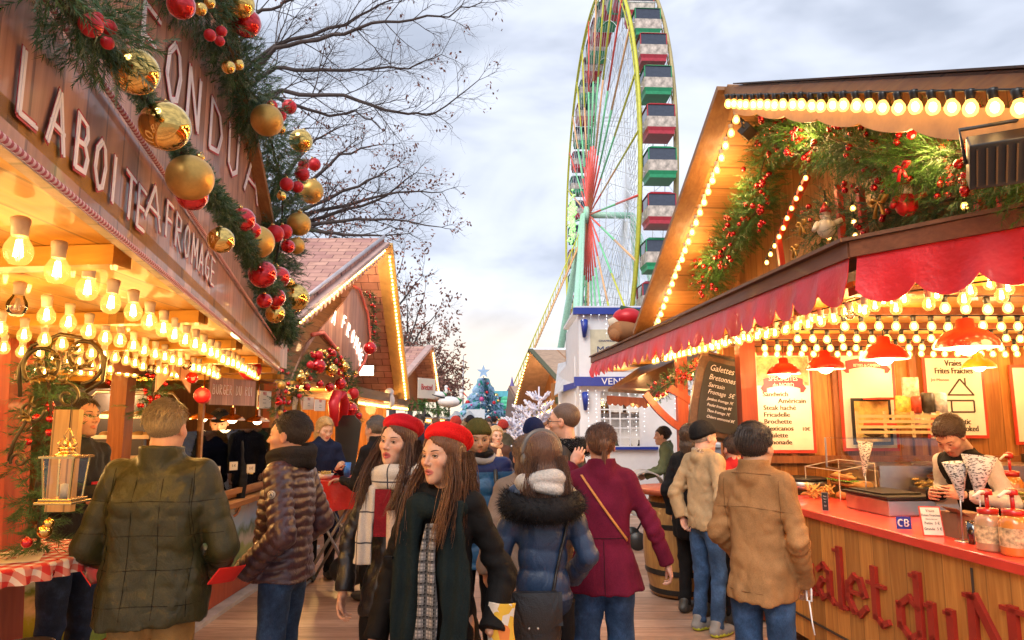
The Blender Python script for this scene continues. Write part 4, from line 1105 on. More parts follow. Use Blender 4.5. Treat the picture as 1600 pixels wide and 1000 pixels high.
for k in range(2): lamp('bulb_light', Ca.lerp(Ne, (k + .5) / 2) + Vector((.3, .3, 0)) + up * (ZC - zA - .2), 10, (1, .55, .2))
a = Gf - up * .13 + nE * .08 + (Gp - Gf) * .03; b = Gp - up * .15 + nE * .08
bulb_string('glowing bulbs up the far rake of the chip stall gable', [a, b], .125, 'hot', .95, group='bulbs along the gable edges', sock=M_cream)
a = Gp - up * .07 - nE * .06; b = Gn2 - up * .07 - nE * .06
bulb_string('glowing bulbs on black sockets under the near roof edge of the chip stall', [a + (b - a) * .02, b], .12, 'hot', 1.0, group='bulbs along the gable edges')
for k in range(3):
 lamp('bulb_light', Gf.lerp(Gp, (k + .6) / 3.2) - up * .3 + nE * .2, 12, (1, .55, .2)); lamp('bulb_light', Gp.lerp(Gn2, (k + .5) / 3) - up * .35 + nE * .25, 14, (1, .55, .2))
for i, (a, b) in enumerate((((1262, 262), (1195, 410)), ((1288, 300), (1296, 375)), ((1330, 305), (1337, 372)), ((1502, 285), (1510, 335)))):
 A = onp(*a, Ca + nE * .60, nE); B = onp(*b, Ca + nE * .60, nE)
 bulb_string('small golden bulbs running down inside the gable, %s red strut' % ('beside the slanting', 'left of the upright', 'right of the upright', 'beside the rightmost')[i], [A, B], .10, 'hot', .62, group='small bulbs inside the gable', sock=M_black)
def G(px, py, o=.5): return onp(px, py, Ca + nE * o, nE)
garland('green fir garland with red berries hanging down the left side of the open gable', [G(1232, 190), G(1205, 215), G(1188, 270), G(1190, 320), G(1150, 370), G(1120, 410), G(1104, 455)], .20, 520, .055, .0022, [M_needle2, M_needle], berries=60, br=.022, seed=5, sprig=.13)
garland('dense fir garland with red berries swagged under the gable peak', [G(1215, 195, .45), G(1290, 215, .45), G(1360, 240, .45), G(1430, 245, .45), G(1500, 240, .45), G(1600, 262, .45), G(1690, 280, .45)], .21, 430, .06, .0022, [M_needle2, M_needle], berries=70, br=.022, seed=6, sprig=.15)
garland('dark fir branches filling the right part of the gable ledge', [G(1265, 375, .7), G(1300, 340, .7), G(1390, 330, .7), G(1450, 320, .7), G(1540, 300, .7), G(1650, 300, .7)], .26, 380, .06, .0022, [M_needle, M_needle], berries=12, br=.02, seed=8, sprig=.15)
def flood(label, p, s, rz, tiltx):
 r = thing('flood_lamp', label, 'flood lamp', p, rz, 'black flood lamps on the gable'); R = Matrix.Rotation(tiltx, 3, 'X')
 mb = MB(); mb.box((0, 0, 0), (s, s * .35, s * .62), M=R); mb.build('housing', M_black, r, bevel=.006)
 mb = MB()
 for k in range(9): mb.box(R @ Vector((-s * .42 + k * s * .105, -s * .19, 0)), (s * .02, s * .04, s * .5), M=R)
 mb.build('cooling_fin', mat('bronze_fin', (.12, .08, .05), .4, .6), r)
 mb = MB(); mb.tube([(-s * .52, 0, 0), (-s * .55, .02, s * .5), (s * .55, .02, s * .5), (s * .52, 0, 0)], .008, 6); mb.build('bracket', M_black, r)
flood('black flood lamp with ribbed back at the right edge of the gable', G(1585, 245, .0), .30, -.5, .7)
flood('small black flood lamp tucked below the gable peak', G(1168, 205, .12), .16, .9, .9)
def figure(label, p, s, kind):
 r = thing('toy_figure', label, 'toy figure', p)
 b = MB(); b.ball((0, 0, s * .30), s * .28, 14, 10, 0, (1, .8, 1.1)); b.tube([(-s * .24, 0, s * .45), (-s * .42, -s * .1, s * .2)], [s * .09, s * .07], 8); b.tube([(s * .24, 0, s * .45), (s * .45, -s * .1, s * .55)], [s * .09, s * .07], 8)
 b.build('body', M_redm if kind else M_paper, r)
 h_ = MB(); h_.ball((0, 0, s * .70), s * .16, 14, 10); h_.build('head', mat('toy_skin', (.6, .4, .3), .6), r)
 w_ = MB(); w_.ball((0, -s * .08, s * .62), s * .13, 12, 8, 0, (1, .6, 1.1)); w_.build('beard', M_paper, r)
 t_ = MB(); t_.lathe([(s * .17, s * .78), (s * .13, s * .92), (s * .03, s * 1.1)], seg=12); t_.build('hat', M_redm, r)
figure('small bearded toy with pale robe sitting on the gable ledge by the struts', G(1292, 372, .5), .24, 0)
figure('small red clothed toy with white beard further right on the gable ledge', G(1418, 338, .5), .24, 1)
def bow(label, p, s, m, group='ribbon bows in the gable'):
 mb = MB()
 for sx in (-1, 1):
  mb.tube([p, p + Vector((0, -sx * s * .5, s * .28)), p + Vector((0, -sx * s * .95, s * .12)), p + Vector((0, -sx * s * .5, -s * .18)), p], [s * .06, s * .18, s * .2, s * .18, s * .06], 6, flat=.5)
  mb.tube([p, p + Vector((0, -sx * s * .35, -s * .45)), p + Vector((0, -sx * s * .5, -s * .95))], [s * .08, s * .12, s * .16], 6, flat=.4)
 tag(mb.build('bow', m), label, 'bow', group)
bow('gold ribbon bow beside the white bauble in the gable', G(1372, 315, .42), .10, M_goldm)
bow('gold ribbon bow low on the fir left of the toys', G(1252, 350, .42), .08, M_goldm)
bow('gold ribbon bow nearest the bottom of the gable ledge', G(1241, 388, .42), .07, M_goldm)
bow('red ribbon bow in the bright fir at the right of the gable', G(1408, 262, .2), .07, M_redm)
bow('red ribbon bow under the peak of the gable', G(1240, 205, .2), .06, M_redm)
def pend(label, p, dia, m, grp='red enamel lamps over the counter'):
 r = thing('pendant_lamp', label, 'pendant lamp', p, 0, grp); R_ = dia / 2
 mb = MB(); mb.lathe([(R_, 0), (R_ * .99, .02), (R_ * .90, R_ * .30), (R_ * .62, R_ * .58), (R_ * .30, R_ * .70), (R_ * .26, R_ * .98), (R_ * .20, R_ * 1.02)], seg=32, cap=False)
 mb.lathe([(R_ * .97, .001), (R_ * .88, R_ * .27), (R_ * .60, R_ * .54), (R_ * .1, R_ * .66)], seg=32, mi=1, cap=False)
 mb.build('lamp_shade', [m, mat('white_enamel', (.75, .7, .6), .3)], r)
 b = MB(); b.ball((0, 0, R_ * .18), R_ * .42, 14, 10); b.build('bulb', E_hot2, r)
 c = MB(); c.tube([(0, 0, R_), (0, 0, ZC - p[2] - .01)], .004, 5); c.build('cord', M_black, r)
 lamp('lamp_light', (p[0], p[1], p[2] - .06), 3.5, (1, .75, .42), .08)
M_enam = mat('red_enamel', (.55, .02, .012), .22, var=.08, coat=.6)
for px, py, w_, l in ((1225, 585, 51, 'smallest red dome lamp, in front of the tall specialities menu'), (1290, 577, 58, 'second red dome lamp from the left, between two menu boards'), (1382, 562, 72, 'third red dome lamp, wider, in front of the picture menu'), (1511, 544, 92, 'largest red dome lamp, in front of the chips menu')):
 Y = min(6.4, .34 * FPX / w_); pend(l, at(px, py, Y), Y * w_ / FPX, M_enam)
pend('yellow dome lamp hanging beside the chips menu', at(1530, 575, 6.0), .26, mat('yellow_enamel', (.6, .35, .03), .3), None)
def board(label, px0, px1, py0, py1, name='menu_board', cat='menu board', Y=BW - .06, edge=True, m=None, fr=None):
 a = at(px0, py1, Y); b = at(px1, py0, Y); r = thing(name, label, cat, (a.x, Y, a.z)); W, Hh = b.x - a.x, b.z - a.z
 mb = MB()
 if edge: mb.bbox((-.03, -.006, -.03), (W + .03, .0, Hh + .03)); mb.build('border', fr or M_redpaint, r)
 mb = MB(); mb.bbox((0, -.012, 0), (W, -.0065, Hh)); mb.build('panel', m or M_paper, r)
 return r, W, Hh
def txt(r, s, x, z, size, m, y=-.0135, align='LEFT', sq=1.0, name='lettering', bold=0):
 mb = MB(); M = frame((x, y, z), (1, 0, 0), (0, 0, 1))
 for k in range(1 + bold): textmesh(s, size, mb, Matrix.Translation((k * size * .035, -.0003 * k, 0)) @ M, 0, align, .0008, sq)
 return mb.build(name, m, r)
r, W, Hh = board('tall white menu with red ribbon title listing eight sandwiches, behind the smallest red lamp', 1186, 1262, 556, 703)
mb = MB(); mb.bbox((.01, -.0145, Hh * .68), (W - .01, -.0125, Hh * .99)); mb.build('picture', mat('food_photo', (.55, .33, .15), .5, var=.6, vs=22), r)
def ribbon(r, x0, x1, z, h):
 mb = MB(); mb.grid(lambda u, v: Vector((x0 + (x1 - x0) * u, -.017, z + h * v + .35 * h * math.sin(PI * u))), 12, 1, thick=(0, .002, 0))
 for s_, x in ((-1, x0), (1, x1)): mb.slab([(x, -.0185, z - h * .3), (x + s_ * -.03, -.0185, z - h * .3), (x + s_ * -.03, -.0185, z + h * .5), (x, -.0185, z + h * .5), (x - s_ * -.03, -.0185, z + h * .1)][::1], (0, .001, 0))
 mb.build('ribbon', M_redink, r)
ribbon(r, .07, W - .07, Hh * .64, .10)
txt(r, 'SPECIALITES', W / 2, Hh * .64 + .082, .062, M_paper, -.0195, 'CENTER', .85); txt(r, 'du NORD', W / 2, Hh * .64 + .022, .058, M_paper, -.0195, 'CENTER', .85)
for i, s_ in enumerate(('Sandwich', '        Américain', 'Steak haché', 'Fricadelle', 'Brochette', 'Mexicanos', 'Poulette', 'Limonade')):
 txt(r, s_, .055, Hh * (.565 - i * .0725), .066, M_ink, bold=2)
txt(r, '10€', W * .80, Hh * .20, .05, M_ink, bold=1)
r, W, Hh = board('tall pale menu with red arched banner and an empty middle, behind the third red lamp', 1322, 1390, 556, 700)
ribbon(r, .04, W - .04, Hh * .84, .09); txt(r, 'BUFFET', W / 2, Hh * .84 + .085, .045, M_paper, -.0195, 'CENTER'); txt(r, 'BETISES de CAMBRAI', W / 2, Hh * .84 + .035, .038, M_paper, -.0195, 'CENTER', .75)
r, W, Hh = board('white menu reading Vraies Frites Fraiches with a house drawing', 1454, 1529, 560, 680)
for s_, z_, sz in (('Vraies', .90, .085), ('Frites Fraiches', .80, .082), ('Authentic', .14, .08), ('Freshly cooked', .05, .08)): txt(r, s_, W / 2, Hh * z_, sz, M_ink, align='CENTER', sq=.78, bold=2)
txt(r, 'Joi Moooo', .04, Hh * .70, .042, M_ink); txt(r, 'faites en deux cuissons et salées', W / 2 + .02, Hh * .29, .022, M_ink, align='CENTER')
mb = MB(); hx = W * .60; hz = Hh * .50
for a, b in (((-.12, .02), (0, .17)), ((0, .17), (.12, .02)), ((-.13, .015), (.13, .015)), ((.05, .11), (.05, .18)), ((-.16, -.04), (.12, -.04)), ((-.10, -.04), (-.10, -.15)), ((-.10, -.15), (.12, -.15)), ((.12, -.15), (.12, -.04))):
 mb.bar((hx + a[0], -.014, hz + a[1]), (hx + b[0], -.014, hz + b[1]), .002, .016, up=(0, 0, 1) if abs(a[0] - b[0]) > .01 else (1, 0, 0))
mb.build('drawing', M_ink, r)
r, W, Hh = board('partly seen red edged poster at the far right of the chip stall', 1592, 1680, 575, 690)
r, W, Hh = board('framed yellow picture of a casserole below the banner menu', 1338, 1386, 627, 690, 'framed_picture', 'picture', BW - .12, True, mat('casserole_photo', (.55, .38, .10), .5, var=.6, vs=9), M_black)
q = MB(); q.ball((W * .5, -.02, Hh * .3), .12, 16, 10, 0, (1, .12, .6)); q.build('casserole', mat('dark_food', (.12, .06, .02), .5, var=.6, vs=60), r)
sh_ = at(1425, 658, 6.3)
r = thing('wall_shelf', 'red and gold shelf holding snack packets between two menus', 'shelf', (sh_.x, 6.3, sh_.z)); q = MB(); q.bbox((-.28, -.1, -.05), (.35, .35, -.02)); q.bbox((-.28, .0, .2), (.0, .3, .215)); q.build('board', M_redpaint, r)
for i, (px, py, w_, h_, c, l) in enumerate(((1413, 633, .13, .17, (.6, .42, .06), 'yellow snack packet on upper left of shelf'), (1424, 606, .14, .19, (.65, .55, .4), 'tall pale snack packet standing highest on shelf'), (1431, 633, .09, .14, (.5, .06, .03), 'red lidded snack tub in middle of shelf'), (1450, 630, .11, .17, (.05, .04, .03), 'black can of sauce on shelf'), (1468, 630, .12, .17, (.55, .5, .5), 'white can with dark logo at right of shelf'), (1413, 655, .14, .17, (.35, .2, .03), 'brown and yellow packet at lower left of shelf'), (1429, 655, .12, .15, (.6, .3, .25), 'pink and white packet in lower row'), (1445, 655, .12, .15, (.62, .5, .3), 'cream packet in lower row'), (1466, 658, .20, .09, (.5, .08, .05), 'flat red sweet box at lower right of shelf'))):
 p = at(px, py, 6.2); q = MB()
 if 'can' in l or 'tub' in l: q.lathe([(w_ * .5, 0), (w_ * .5, h_), (w_ * .42, h_ + .01)], seg=18)
 else: q.grid(lambda u, v: Vector(((u - .5) * w_, -.03 * math.sin(PI * u) * math.sin(PI * v), v * h_)), 8, 8, thick=(0, .03, 0))
 o = q.build('snack_packet', mat('packet_%d' % i, c, .35, var=.5, vs=25)); o.location = (p.x, 6.2, p.z - h_ / 2); tag(o, l, 'snack packet')
r = thing('cooking_range', 'long stainless steel fryer range along the chip stall back wall', 'cooking range', (4.1, 6.15, 0))
q = MB(); q.bbox((-1.05, -.35, .5), (2.3, .35, 1.30)); q.build('cabinet', M_steel, r, bevel=.01)
q = MB(); q.bbox((-1.05, -.37, 1.24), (2.3, -.352, 1.34)); q.bbox((-1.05, -.345, 1.302), (2.3, .36, 1.325)); q.build('worktop', M_steel, r)
q = MB(); q.bbox((.35, -.385, 1.19), (.68, -.372, 1.235)); q.build('control_strip', M_white, r); q = MB(); q.bbox((.60, -.39, 1.20), (.65, -.3855, 1.225)); q.build('display', emit('blue_led', (.05, .15, 1), 3), r)
for k, x in enumerate((.55, .95, 1.35)):
 q = MB(); q.bbox((x, -.3, 1.33), (x + .32, .2, 1.41)); q.tube([(x + .16, -.3, 1.42), (x + .16, -.55, 1.48)], .014, 8, 1)
 q.build('fryer_basket', [mat('dark_steel', (.12, .10, .08), .4, .8), M_black], r)
r = thing('glass_shelf', 'glass guard shelf in front of the steel range', 'glass shelf', (2.75, 5.8, 1.3)); q = MB(); q.bbox((0, 0, .26), (1.05, .30, .268)); q.bbox((0, 0, .0), (1.05, .006, .26)); q.build('pane', M_glass, r); q = MB()
for x in (0, 1.04): q.bbox((x, .0, 0), (x + .012, .3, .012)); q.bbox((x, .29, 0), (x + .012, .302, .262))
q.build('bracket', M_steel, r)
r = thing('pallet_rack', 'small pale slatted rack standing on the glass guard shelf', 'slatted rack', (2.95, 5.9, 1.57)); q = MB()
for k in range(4): q.bbox((0, 0, .03 + k * .045), (.72, .012, .055 + k * .045))
q.build('slat', mat('pale_pine', (.6, .42, .2), .6), r);
for x in (0, .24, .48, .70): MB().bbox((x, .013, 0), (x + .02, .03, .22)).build('upright', MATS['pale_pine'], r)
def K(px, py, z=1.06): return atz(px, py, z)
rz = math.atan2(dc.y, dc.x)
def put(name, label, cat, px, py, group=None, rot=0): return thing(name, label, cat, K(px, py), rz + rot, group)
Yi = 1 if Vector((-math.sin(rz), math.cos(rz), 0)).dot(nc) > 0 else -1
def jar(label, px, py, hh, rr, c, grp='sauce jars on the counter'):
 r = put('sauce_jar', label, 'sauce jar', px, py, grp)
 q = MB(); q.lathe([(rr * .92, 0), (rr, .01), (rr, hh * .8), (rr * .8, hh * .92), (rr * .62, hh)], seg=28); q.build('jar', mat('sauce_%d' % int(c[0] * 99 + c[1] * 999), c, .15, coat=.6), r)
 q = MB(); q.lathe([(rr * 1.005, hh * .22), (rr * 1.005, hh * .68)], seg=28, cap=False); q.build('paper_label', mat('label_%d' % int(c[1] * 999), (.65, .42, .22), .5, var=.7, vs=40), r)
 q = MB(); q.lathe([(rr * .72, hh * .98), (rr * .74, hh * 1.12), (rr * .3, hh * 1.14)], seg=28); q.build('lid', M_enam, r)
 q = MB(); q.tube([(0, 0, hh * 1.1), (0, 0, hh * 1.5)], .010, 8); q.lathe([(.030, hh * 1.48), (.026, hh * 1.62), (.01, hh * 1.64)], seg=12); q.tube([(0, 0, hh * 1.55), (.02, -.05 * Yi, hh * 1.57), (.03, -.10 * Yi, hh * 1.45)], [.011, .009, .007], 8, 1); q.build('pump', [M_enam, M_paper], r)
jar('clear sauce jar with red pump, dark blue label, left of the two front jars', 1549, 860, .19, .066, (.45, .26, .14))
jar('orange sauce jar with red pump and yellow label at right edge of frame', 1590, 868, .20, .070, (.62, .22, .04))
jar('orange sauce jar with red pump standing behind the front pair', 1585, 800, .26, .075, (.62, .24, .05))
r = put('plastic_cup', 'clear plastic cup left of the sauce jars', 'plastic cup', 1523, 850); q = MB(); q.lathe([(.028, 0), (.036, .12), (.034, .12), (.027, .004)], seg=20); q.build('cup', glass('cup_plastic', (.85, .82, .78), .1, .2), r)
r = put('price_card', 'red bordered price card reading petite and grande on the counter edge', 'price card', 1460, 838)
def card(r, w, h, lean, yaw, border, face, yoff=0):
 """panel facing the camera side; returns frame matrix"""
 x = Matrix.Rotation(yaw - (rz), 3, 'Z') @ Vector((1, 0, 0)); n = Vector((x.y, -x.x, 0)); y = (Vector((0, 0, 1)) - n * lean).normalized() if False else (Vector((0, 0, 1)) + Vector((-n.x, -n.y, 0)) * lean).normalized()
 o = -x * w / 2; M = frame(o, x, y)
 def P(a, b, c): return M @ Vector((a, b, c))
 q = MB(); q.hexa([P(0, 0, 0), P(w, 0, 0), P(w, 0, -.006), P(0, 0, -.006), P(0, h, 0), P(w, h, 0), P(w, h, -.006), P(0, h, -.006)]); q.build('border', border, r)
 e = w * .06; q = MB(); q.hexa([P(e, e, .0005), P(w - e, e, .0005), P(w - e, e, .002), P(e, e, .002), P(e, h - e, .0005), P(w - e, h - e, .0005), P(w - e, h - e, .002), P(e, h - e, .002)]); q.build('face', face, r)
 return M
def ctext(r, M, rows, w, m):
 q = MB()
 for s_, z_, sz in rows: textmesh(s_, sz, q, M @ Matrix.Translation((w / 2, z_, .0035)), 0, 'CENTER', .0006, .85)
 q.build('lettering', m, r)
M = card(r, .115, .17, .30, math.radians(-12), M_redpaint, M_paper); ctext(r, M, (('Vraies', .137, .022), ('Frites Fraiches', .112, .020), ('(frites de chez nous)', .094, .009), ('Petite  3 €', .066, .022), ('Grande  5 €', .034, .022)), .115, M_ink)
r = put('cardboard_box', 'open brown cardboard box behind the price card', 'cardboard box', 1492, 842); q = MB(); q.box((-.06, Yi * .10, .07), (.13, .16, .14)); q.box((-.0, Yi * .02, .15), (.12, .10, .004), M=Matrix.Rotation(-.5 * Yi, 3, 'X')); q.build('carton', mat('brown_card', (.22, .12, .06), .8, bump=.2), r)
r = put('card_sign', 'small blue and white bank card sign clipped to the counter edge', 'card sign', 1413, 828); M = card(r, .095, .085, .05, math.radians(-10), M_glass, M_blue)
q = MB()
for cx_, pts in ((.030, [(k * PI / 8 + .8) for k in range(12)]),):
 P_ = [M @ Vector((cx_ + .0145 * math.cos(a), .042 + .019 * math.sin(a), .005)) for a in pts]; q.tube(P_, .0046, 6)
for dy in (-.0095, .0095): q.tube([M @ Vector((.052, .042 + dy * 2, .005)), M @ Vector((.066, .042 + dy * 2, .005)), M @ Vector((.073, .042 + dy, .005)), M @ Vector((.066, .042, .005)), M @ Vector((.052, .042, .005)), M @ Vector((.052, .042 + dy * 2, .005))], .0042, 6)
q.build('emblem', M_white, r)
r = put('napkin_dispenser', 'chrome napkin dispenser with orange oval behind the bank card sign', 'dispenser', 1405, 800); q = MB(); q.box((-.02, Yi * .12, .055), (.26, .16, .11)); q.build('case', M_steel, r, bevel=.02); q = MB(); q.ball((-.10, Yi * .036, .055), .036, 16, 10, 0, (1, .1, .75)); q.build('oval_logo', mat('orange_logo', (.7, .15, .03), .4), r)
M = frame((-.02, Yi * .037, .03), (1, 0, 0), (0, 0, 1)); q = MB(); textmesh('ICE', .05, q, M, 0, 'LEFT', .001); q.build('lettering', M_ink, r)
r = put('griddle', 'black topped electric griddle on the counter', 'griddle', 1350, 800); q = MB(); q.box((0, Yi * .2, .055), (.50, .36, .11)); q.build('case', M_steel, r, bevel=.008); q = MB(); q.box((.0, Yi * .2, .125), (.54, .40, .022)); q.box((-.05, Yi * .2, .142), (.40, .30, .012)); q.build('hotplate', M_iron, r, bevel=.004)
r = put('chalk_card', 'tiny slate price tag standing on the counter', 'slate tag', 1290, 798); M = card(r, .045, .13, .06, math.radians(-30), M_steel, M_black); ctext(r, M, (('Frites', .10, .012), ('Sauce', .08, .010), ('Pain', .06, .010), ('3 €', .03, .014)), .045, M_whiteink)
r = put('sausage_warmer', 'glass sided warmer with brown sausages hanging inside', 'sausage warmer', 1437, 785); q = MB(); q.box((0, Yi * .17, .02), (.26, .22, .04)); q.box((0, Yi * .17, .305), (.28, .24, .02)); q.lathe([(.02, .31), (.02, .335)], (0, Yi * .17, 0), 10); q.build('frame', M_steel, r)
q = MB()
for sx, sy in ((-1, -1), (1, -1), (1, 1), (-1, 1)): q.box((sx * .127, Yi * .17 + sy * .107, .17), (.010, .010, .27))
for k in range(9): q.box((0, Yi * .17 - .111 * Yi, .06 + k * .028), (.25, .003, .003))
q.build('rail', M_steel, r);
for k in range(7):
 q = MB(); x = -.09 + k * .03; q.tube([(x, Yi * .17, .06), (x + .012, Yi * .24, .12), (x - .006, Yi * .17, .20), (x + .006, Yi * .26, .26)], [.012, .017, .017, .012], 8); q.build('sausage', mat('grilled_sausage', (.35, .12, .04), .35, var=.3, bump=.3), r)
r = put('display_case', 'clear acrylic display case holding a filled baguette at the counter end', 'display case', 1292, 778); q = MB()
for a, b in (((-.32, 0, 0), (-.32, 0, .24)), ((.20, 0, 0), (.20, 0, .24)), ((-.32, .32, 0), (-.32, .32, .30)), ((.20, .32, 0), (.20, .32, .30)), ((-.32, 0, .24), (.20, 0, .24)), ((-.32, .32, .30), (.20, .32, .30)), ((-.32, 0, .24), (-.32, .32, .30)), ((.2, 0, .24), (.2, .32, .30))): q.bar((a[0], a[1] * Yi, a[2]), (b[0], b[1] * Yi, b[2]), .006, .006, (0, .3, 1))
q.build('edge', mat('acrylic_edge', (.7, .65, .55), .2), r);
def sandwich(px, py, label, dz=.14):
 p = K(px, py); r = thing('baguette_sandwich', label, 'sandwich', p + Vector((0, 0, dz)) + nc * .12, rz, 'filled baguettes')
 q = MB(); q.tube([(x, 0, .03 + .008 * math.cos(x * 5)) for x in np.linspace(-.17, .17, 9)], [.012, .030, .036, .037, .036, .037, .036, .030, .012], 12, flat=.6); q.tube([(x, 0, -.02) for x in np.linspace(-.16, .16, 7)], [.014, .032, .036, .036, .036, .032, .014], 12, flat=.6); q.build('bread', mat('bread_crust', (.52, .27, .08), .6, var=.3, bump=.5, bs=40), r)
 q = MB(); q.grid(lambda u, v: Vector((-.16 + .32 * u, (v - .5) * .105, .006 + .008 * math.sin(u * 60) * math.cos(v * 20))), 60, 8, thick=(0, 0, .006)); q.build('lettuce', mat('lettuce', (.18, .38, .04), .5, var=.4), r)
 q = MB()
 for k in range(9): q.ball((-.14 + k * .035, -.03 * Yi, .018), .017, 10, 6, 0, (1, 1, .35))
 q.build('tomato', mat('tomato', (.5, .05, .02), .3), r)
sandwich(1297, 778, 'baguette filled with salad and tomato in the display case')
for i in range(7):
 p = K(1290 + i * 9, 782 - (i % 2) * 4) + nc * (.20 + .03 * (i % 3)); q = MB(); a = rnd.uniform(0, 3)
 q.tube([p + Vector((math.cos(a) * x, math.sin(a) * x, .04 + (.06 if i % 2 else 0))) for x in np.linspace(-.09, .09, 5)], [.02, .038, .042, .038, .02], 10)
 tag(q.build('bread_roll', MATS['bread_crust']), 'golden bread roll in the heap behind the filled baguette', 'bread roll', 'heap of bread rolls')
for i in range(2):
 p = K(1262, 778) + nc * .12; q = MB()
 for k in range(26): c = p + Vector((rnd.uniform(-.12, .08), rnd.uniform(-.08, .08), rnd.uniform(.02, .10))); d = Vector((rnd.gauss(0, 1), rnd.gauss(0, 1), rnd.gauss(0, .5))).normalized() * .04; q.bar(c - d, c + d, .009, .009)
 tag(q.build('chips', mat('golden_chip', (.65, .42, .12), .6)), 'loose golden chips in the clear tray at the counter end' if i else 'second helping of chips in the clear tray at the counter end', 'chips')
r = put('crepe_maker', 'round steel crepe hotplate at the far end of the counter', 'crepe hotplate', 1232, 770); q = MB(); q.lathe([(.20, 0), (.21, .10), (.20, .11)], (-.06, Yi * .17, 0), 32); q.build('base', M_steel, r); q = MB(); q.lathe([(.215, .111), (.215, .13), (.2, .134)], (-.06, Yi * .17, 0), 32); q.build('plate', M_iron, r)
r = put('squeeze_bottle', 'white squeeze bottle behind the brown jacketed man', 'squeeze bottle', 1211, 772); q = MB(); q.lathe([(.028, 0), (.03, .10), (.012, .13), (.004, .17)], seg=16); q.build('bottle', M_paper, r)
def cone_bag(label, p, hh, rr, tilt, grp='printed paper cones'):
 R_ = Matrix.Rotation(tilt, 3, 'Y'); q = MB()
 q.lathe([(.006, -hh), (rr * .5, -hh * .5), (rr, 0), (rr * .96, .0), (rr * .48, -hh * .5), (.004, -hh + .005)], p, 20, 0, R_, cap=False)
 m = mat('newsprint', (.62, .58, .50), .7, var=.1)
 if 'newsprint2' not in MATS:
  mm, t = newmat('newsprint_cone'); c = t.co((14, 14, 34)); f = t.noise(c, 4, 2, .6); t.out(t.ramp(f, [(.44, (.10, .09, .08)), (.47, (.66, .62, .55))]), .7); MATS['newsprint2'] = mm
 o = q.build('paper_cone', MATS['newsprint2']); w_ = MB(); w_.tube([(p.x - hh * .6 * math.sin(tilt), p.y, p.z - hh * .6), (p.x - hh * .6 * math.sin(tilt), p.y + .01, 1.06)], .004, 6); w_.lathe([(.04, 1.06), (.04, 1.066)], (p.x - hh * .6 * math.sin(tilt), p.y + .01, 0), 16); w_.build('wire_stand', M_steel, o); return tag(o, label, 'paper cone', grp)
cone_bag('newsprint cone held upright above the display case', at(1352, 690, 5.2), .26, .055, .1)
cone_bag('large newsprint cone left of the pair before the cook', at(1492, 722, 3.9), .22, .065, -.1)
cone_bag('white tipped newsprint cone right of the pair before the cook', at(1530, 712, 3.8), .24, .085, .12)
for i, (px, py, c, l) in enumerate(((1262, 772, (.62, .36, .10), 'steel tray of golden breaded snacks beside the crepe hotplate'), (1318, 776, (.45, .14, .05), 'steel tray of dark grilled sausages behind the filled baguette'), (1385, 786, (.60, .42, .14), 'steel tray of pale chips behind the griddle'), (1545, 815, (.30, .32, .06), 'steel tray of green salad behind the sauce jars'))):
 r = put('food_pan', l, 'food tray', px, py); q = MB(); o_ = Yi * .42
 q.hexa([(-.13, o_ - .09, 0), (.13, o_ - .09, 0), (.13, o_ + .09, 0), (-.13, o_ + .09, 0), (-.15, o_ - .11, .11), (.15, o_ - .11, .11), (.15, o_ + .11, .11), (-.15, o_ + .11, .11)]); q.build('pan', M_steel, r); q = MB()
 for k in range(46): a_ = rnd.uniform(0, 3.1); c_ = Vector((rnd.uniform(-.12, .12), o_ + rnd.uniform(-.08, .08), .115 + rnd.uniform(0, .06))); d_ = Vector((math.cos(a_), math.sin(a_), rnd.uniform(-.3, .3))) * .03; q.tube([c_ - d_, c_, c_ + d_], [.007, .012, .007], 6)
 o = q.build('food', mat('pan_food_%d' % i, c, .5, var=.4, vs=30)); o.location = r.location; o.rotation_euler = r.rotation_euler; tag(o, l.replace('steel tray of ', 'heap of ') + ', in its steel pan', 'food')
up = Vector((0, 0, 1))
f1 = at(437, 580, 5.3); zF = f1.z; f0 = atz(0, 225, zF); dF = (f1 - f0).normalized(); nF = Vector((-dF.y, dF.x, 0))   # into the stall (left)
if nF.x > 0: nF = -nF
u0 = onp(60, 0, f0, nF); u1 = onp(438, 544, f0, nF)
A_ = thing('market_stall', 'wooden cheese stall with yellow lit ceiling and hand lettered fascia boards at left', 'market stall', (-3.0, 3.5, 0))
near = f0 - dF * .75; un = u1 + (u0 - u1) * ((near - f1).length / (Vector((u0.x - f1.x, u0.y - f1.y, 0))).length)
un = Vector((near.x, near.y, un.z))
mb = MB(); mb.slab([near, f1, u1, un], nF * .02); mb.build('fascia_board', M_signwood, A_, world=True)
M_rope = None
m, t = newmat('twisted_rope'); c = t.co((1, 1, 1)); w_ = t.new('ShaderNodeTexWave'); w_.inputs['Scale'].default_value = 22; w_.inputs['Distortion'].default_value = 0; t.link(c, w_.inputs['Vector']); w_.bands_direction = 'Y'
t.out(t.ramp(w_.outputs['Fac'], [(.4, (.45, .10, .12)), (.6, (.72, .50, .48))]), .6); M_rope = m
mb = MB(); mb.tube([near - nF * .012, f1 - nF * .012], .0055, 8); mb.tube([un - nF * .012, u1 - nF * .012], .0055, 8); mb.build('rope_trim', M_rope, A_, world=True)
sA = lambda px, py: (onp(px, py, f0 - nF * .006, nF) - f0).dot(dF)
a0, a1 = sA(26, 180), sA(336, 455); tx = 'LA BOITE A FROMAGE'; adv = (a1 - a0) / 17.6
h0 = (zF + (u0.z - zF) * .23)
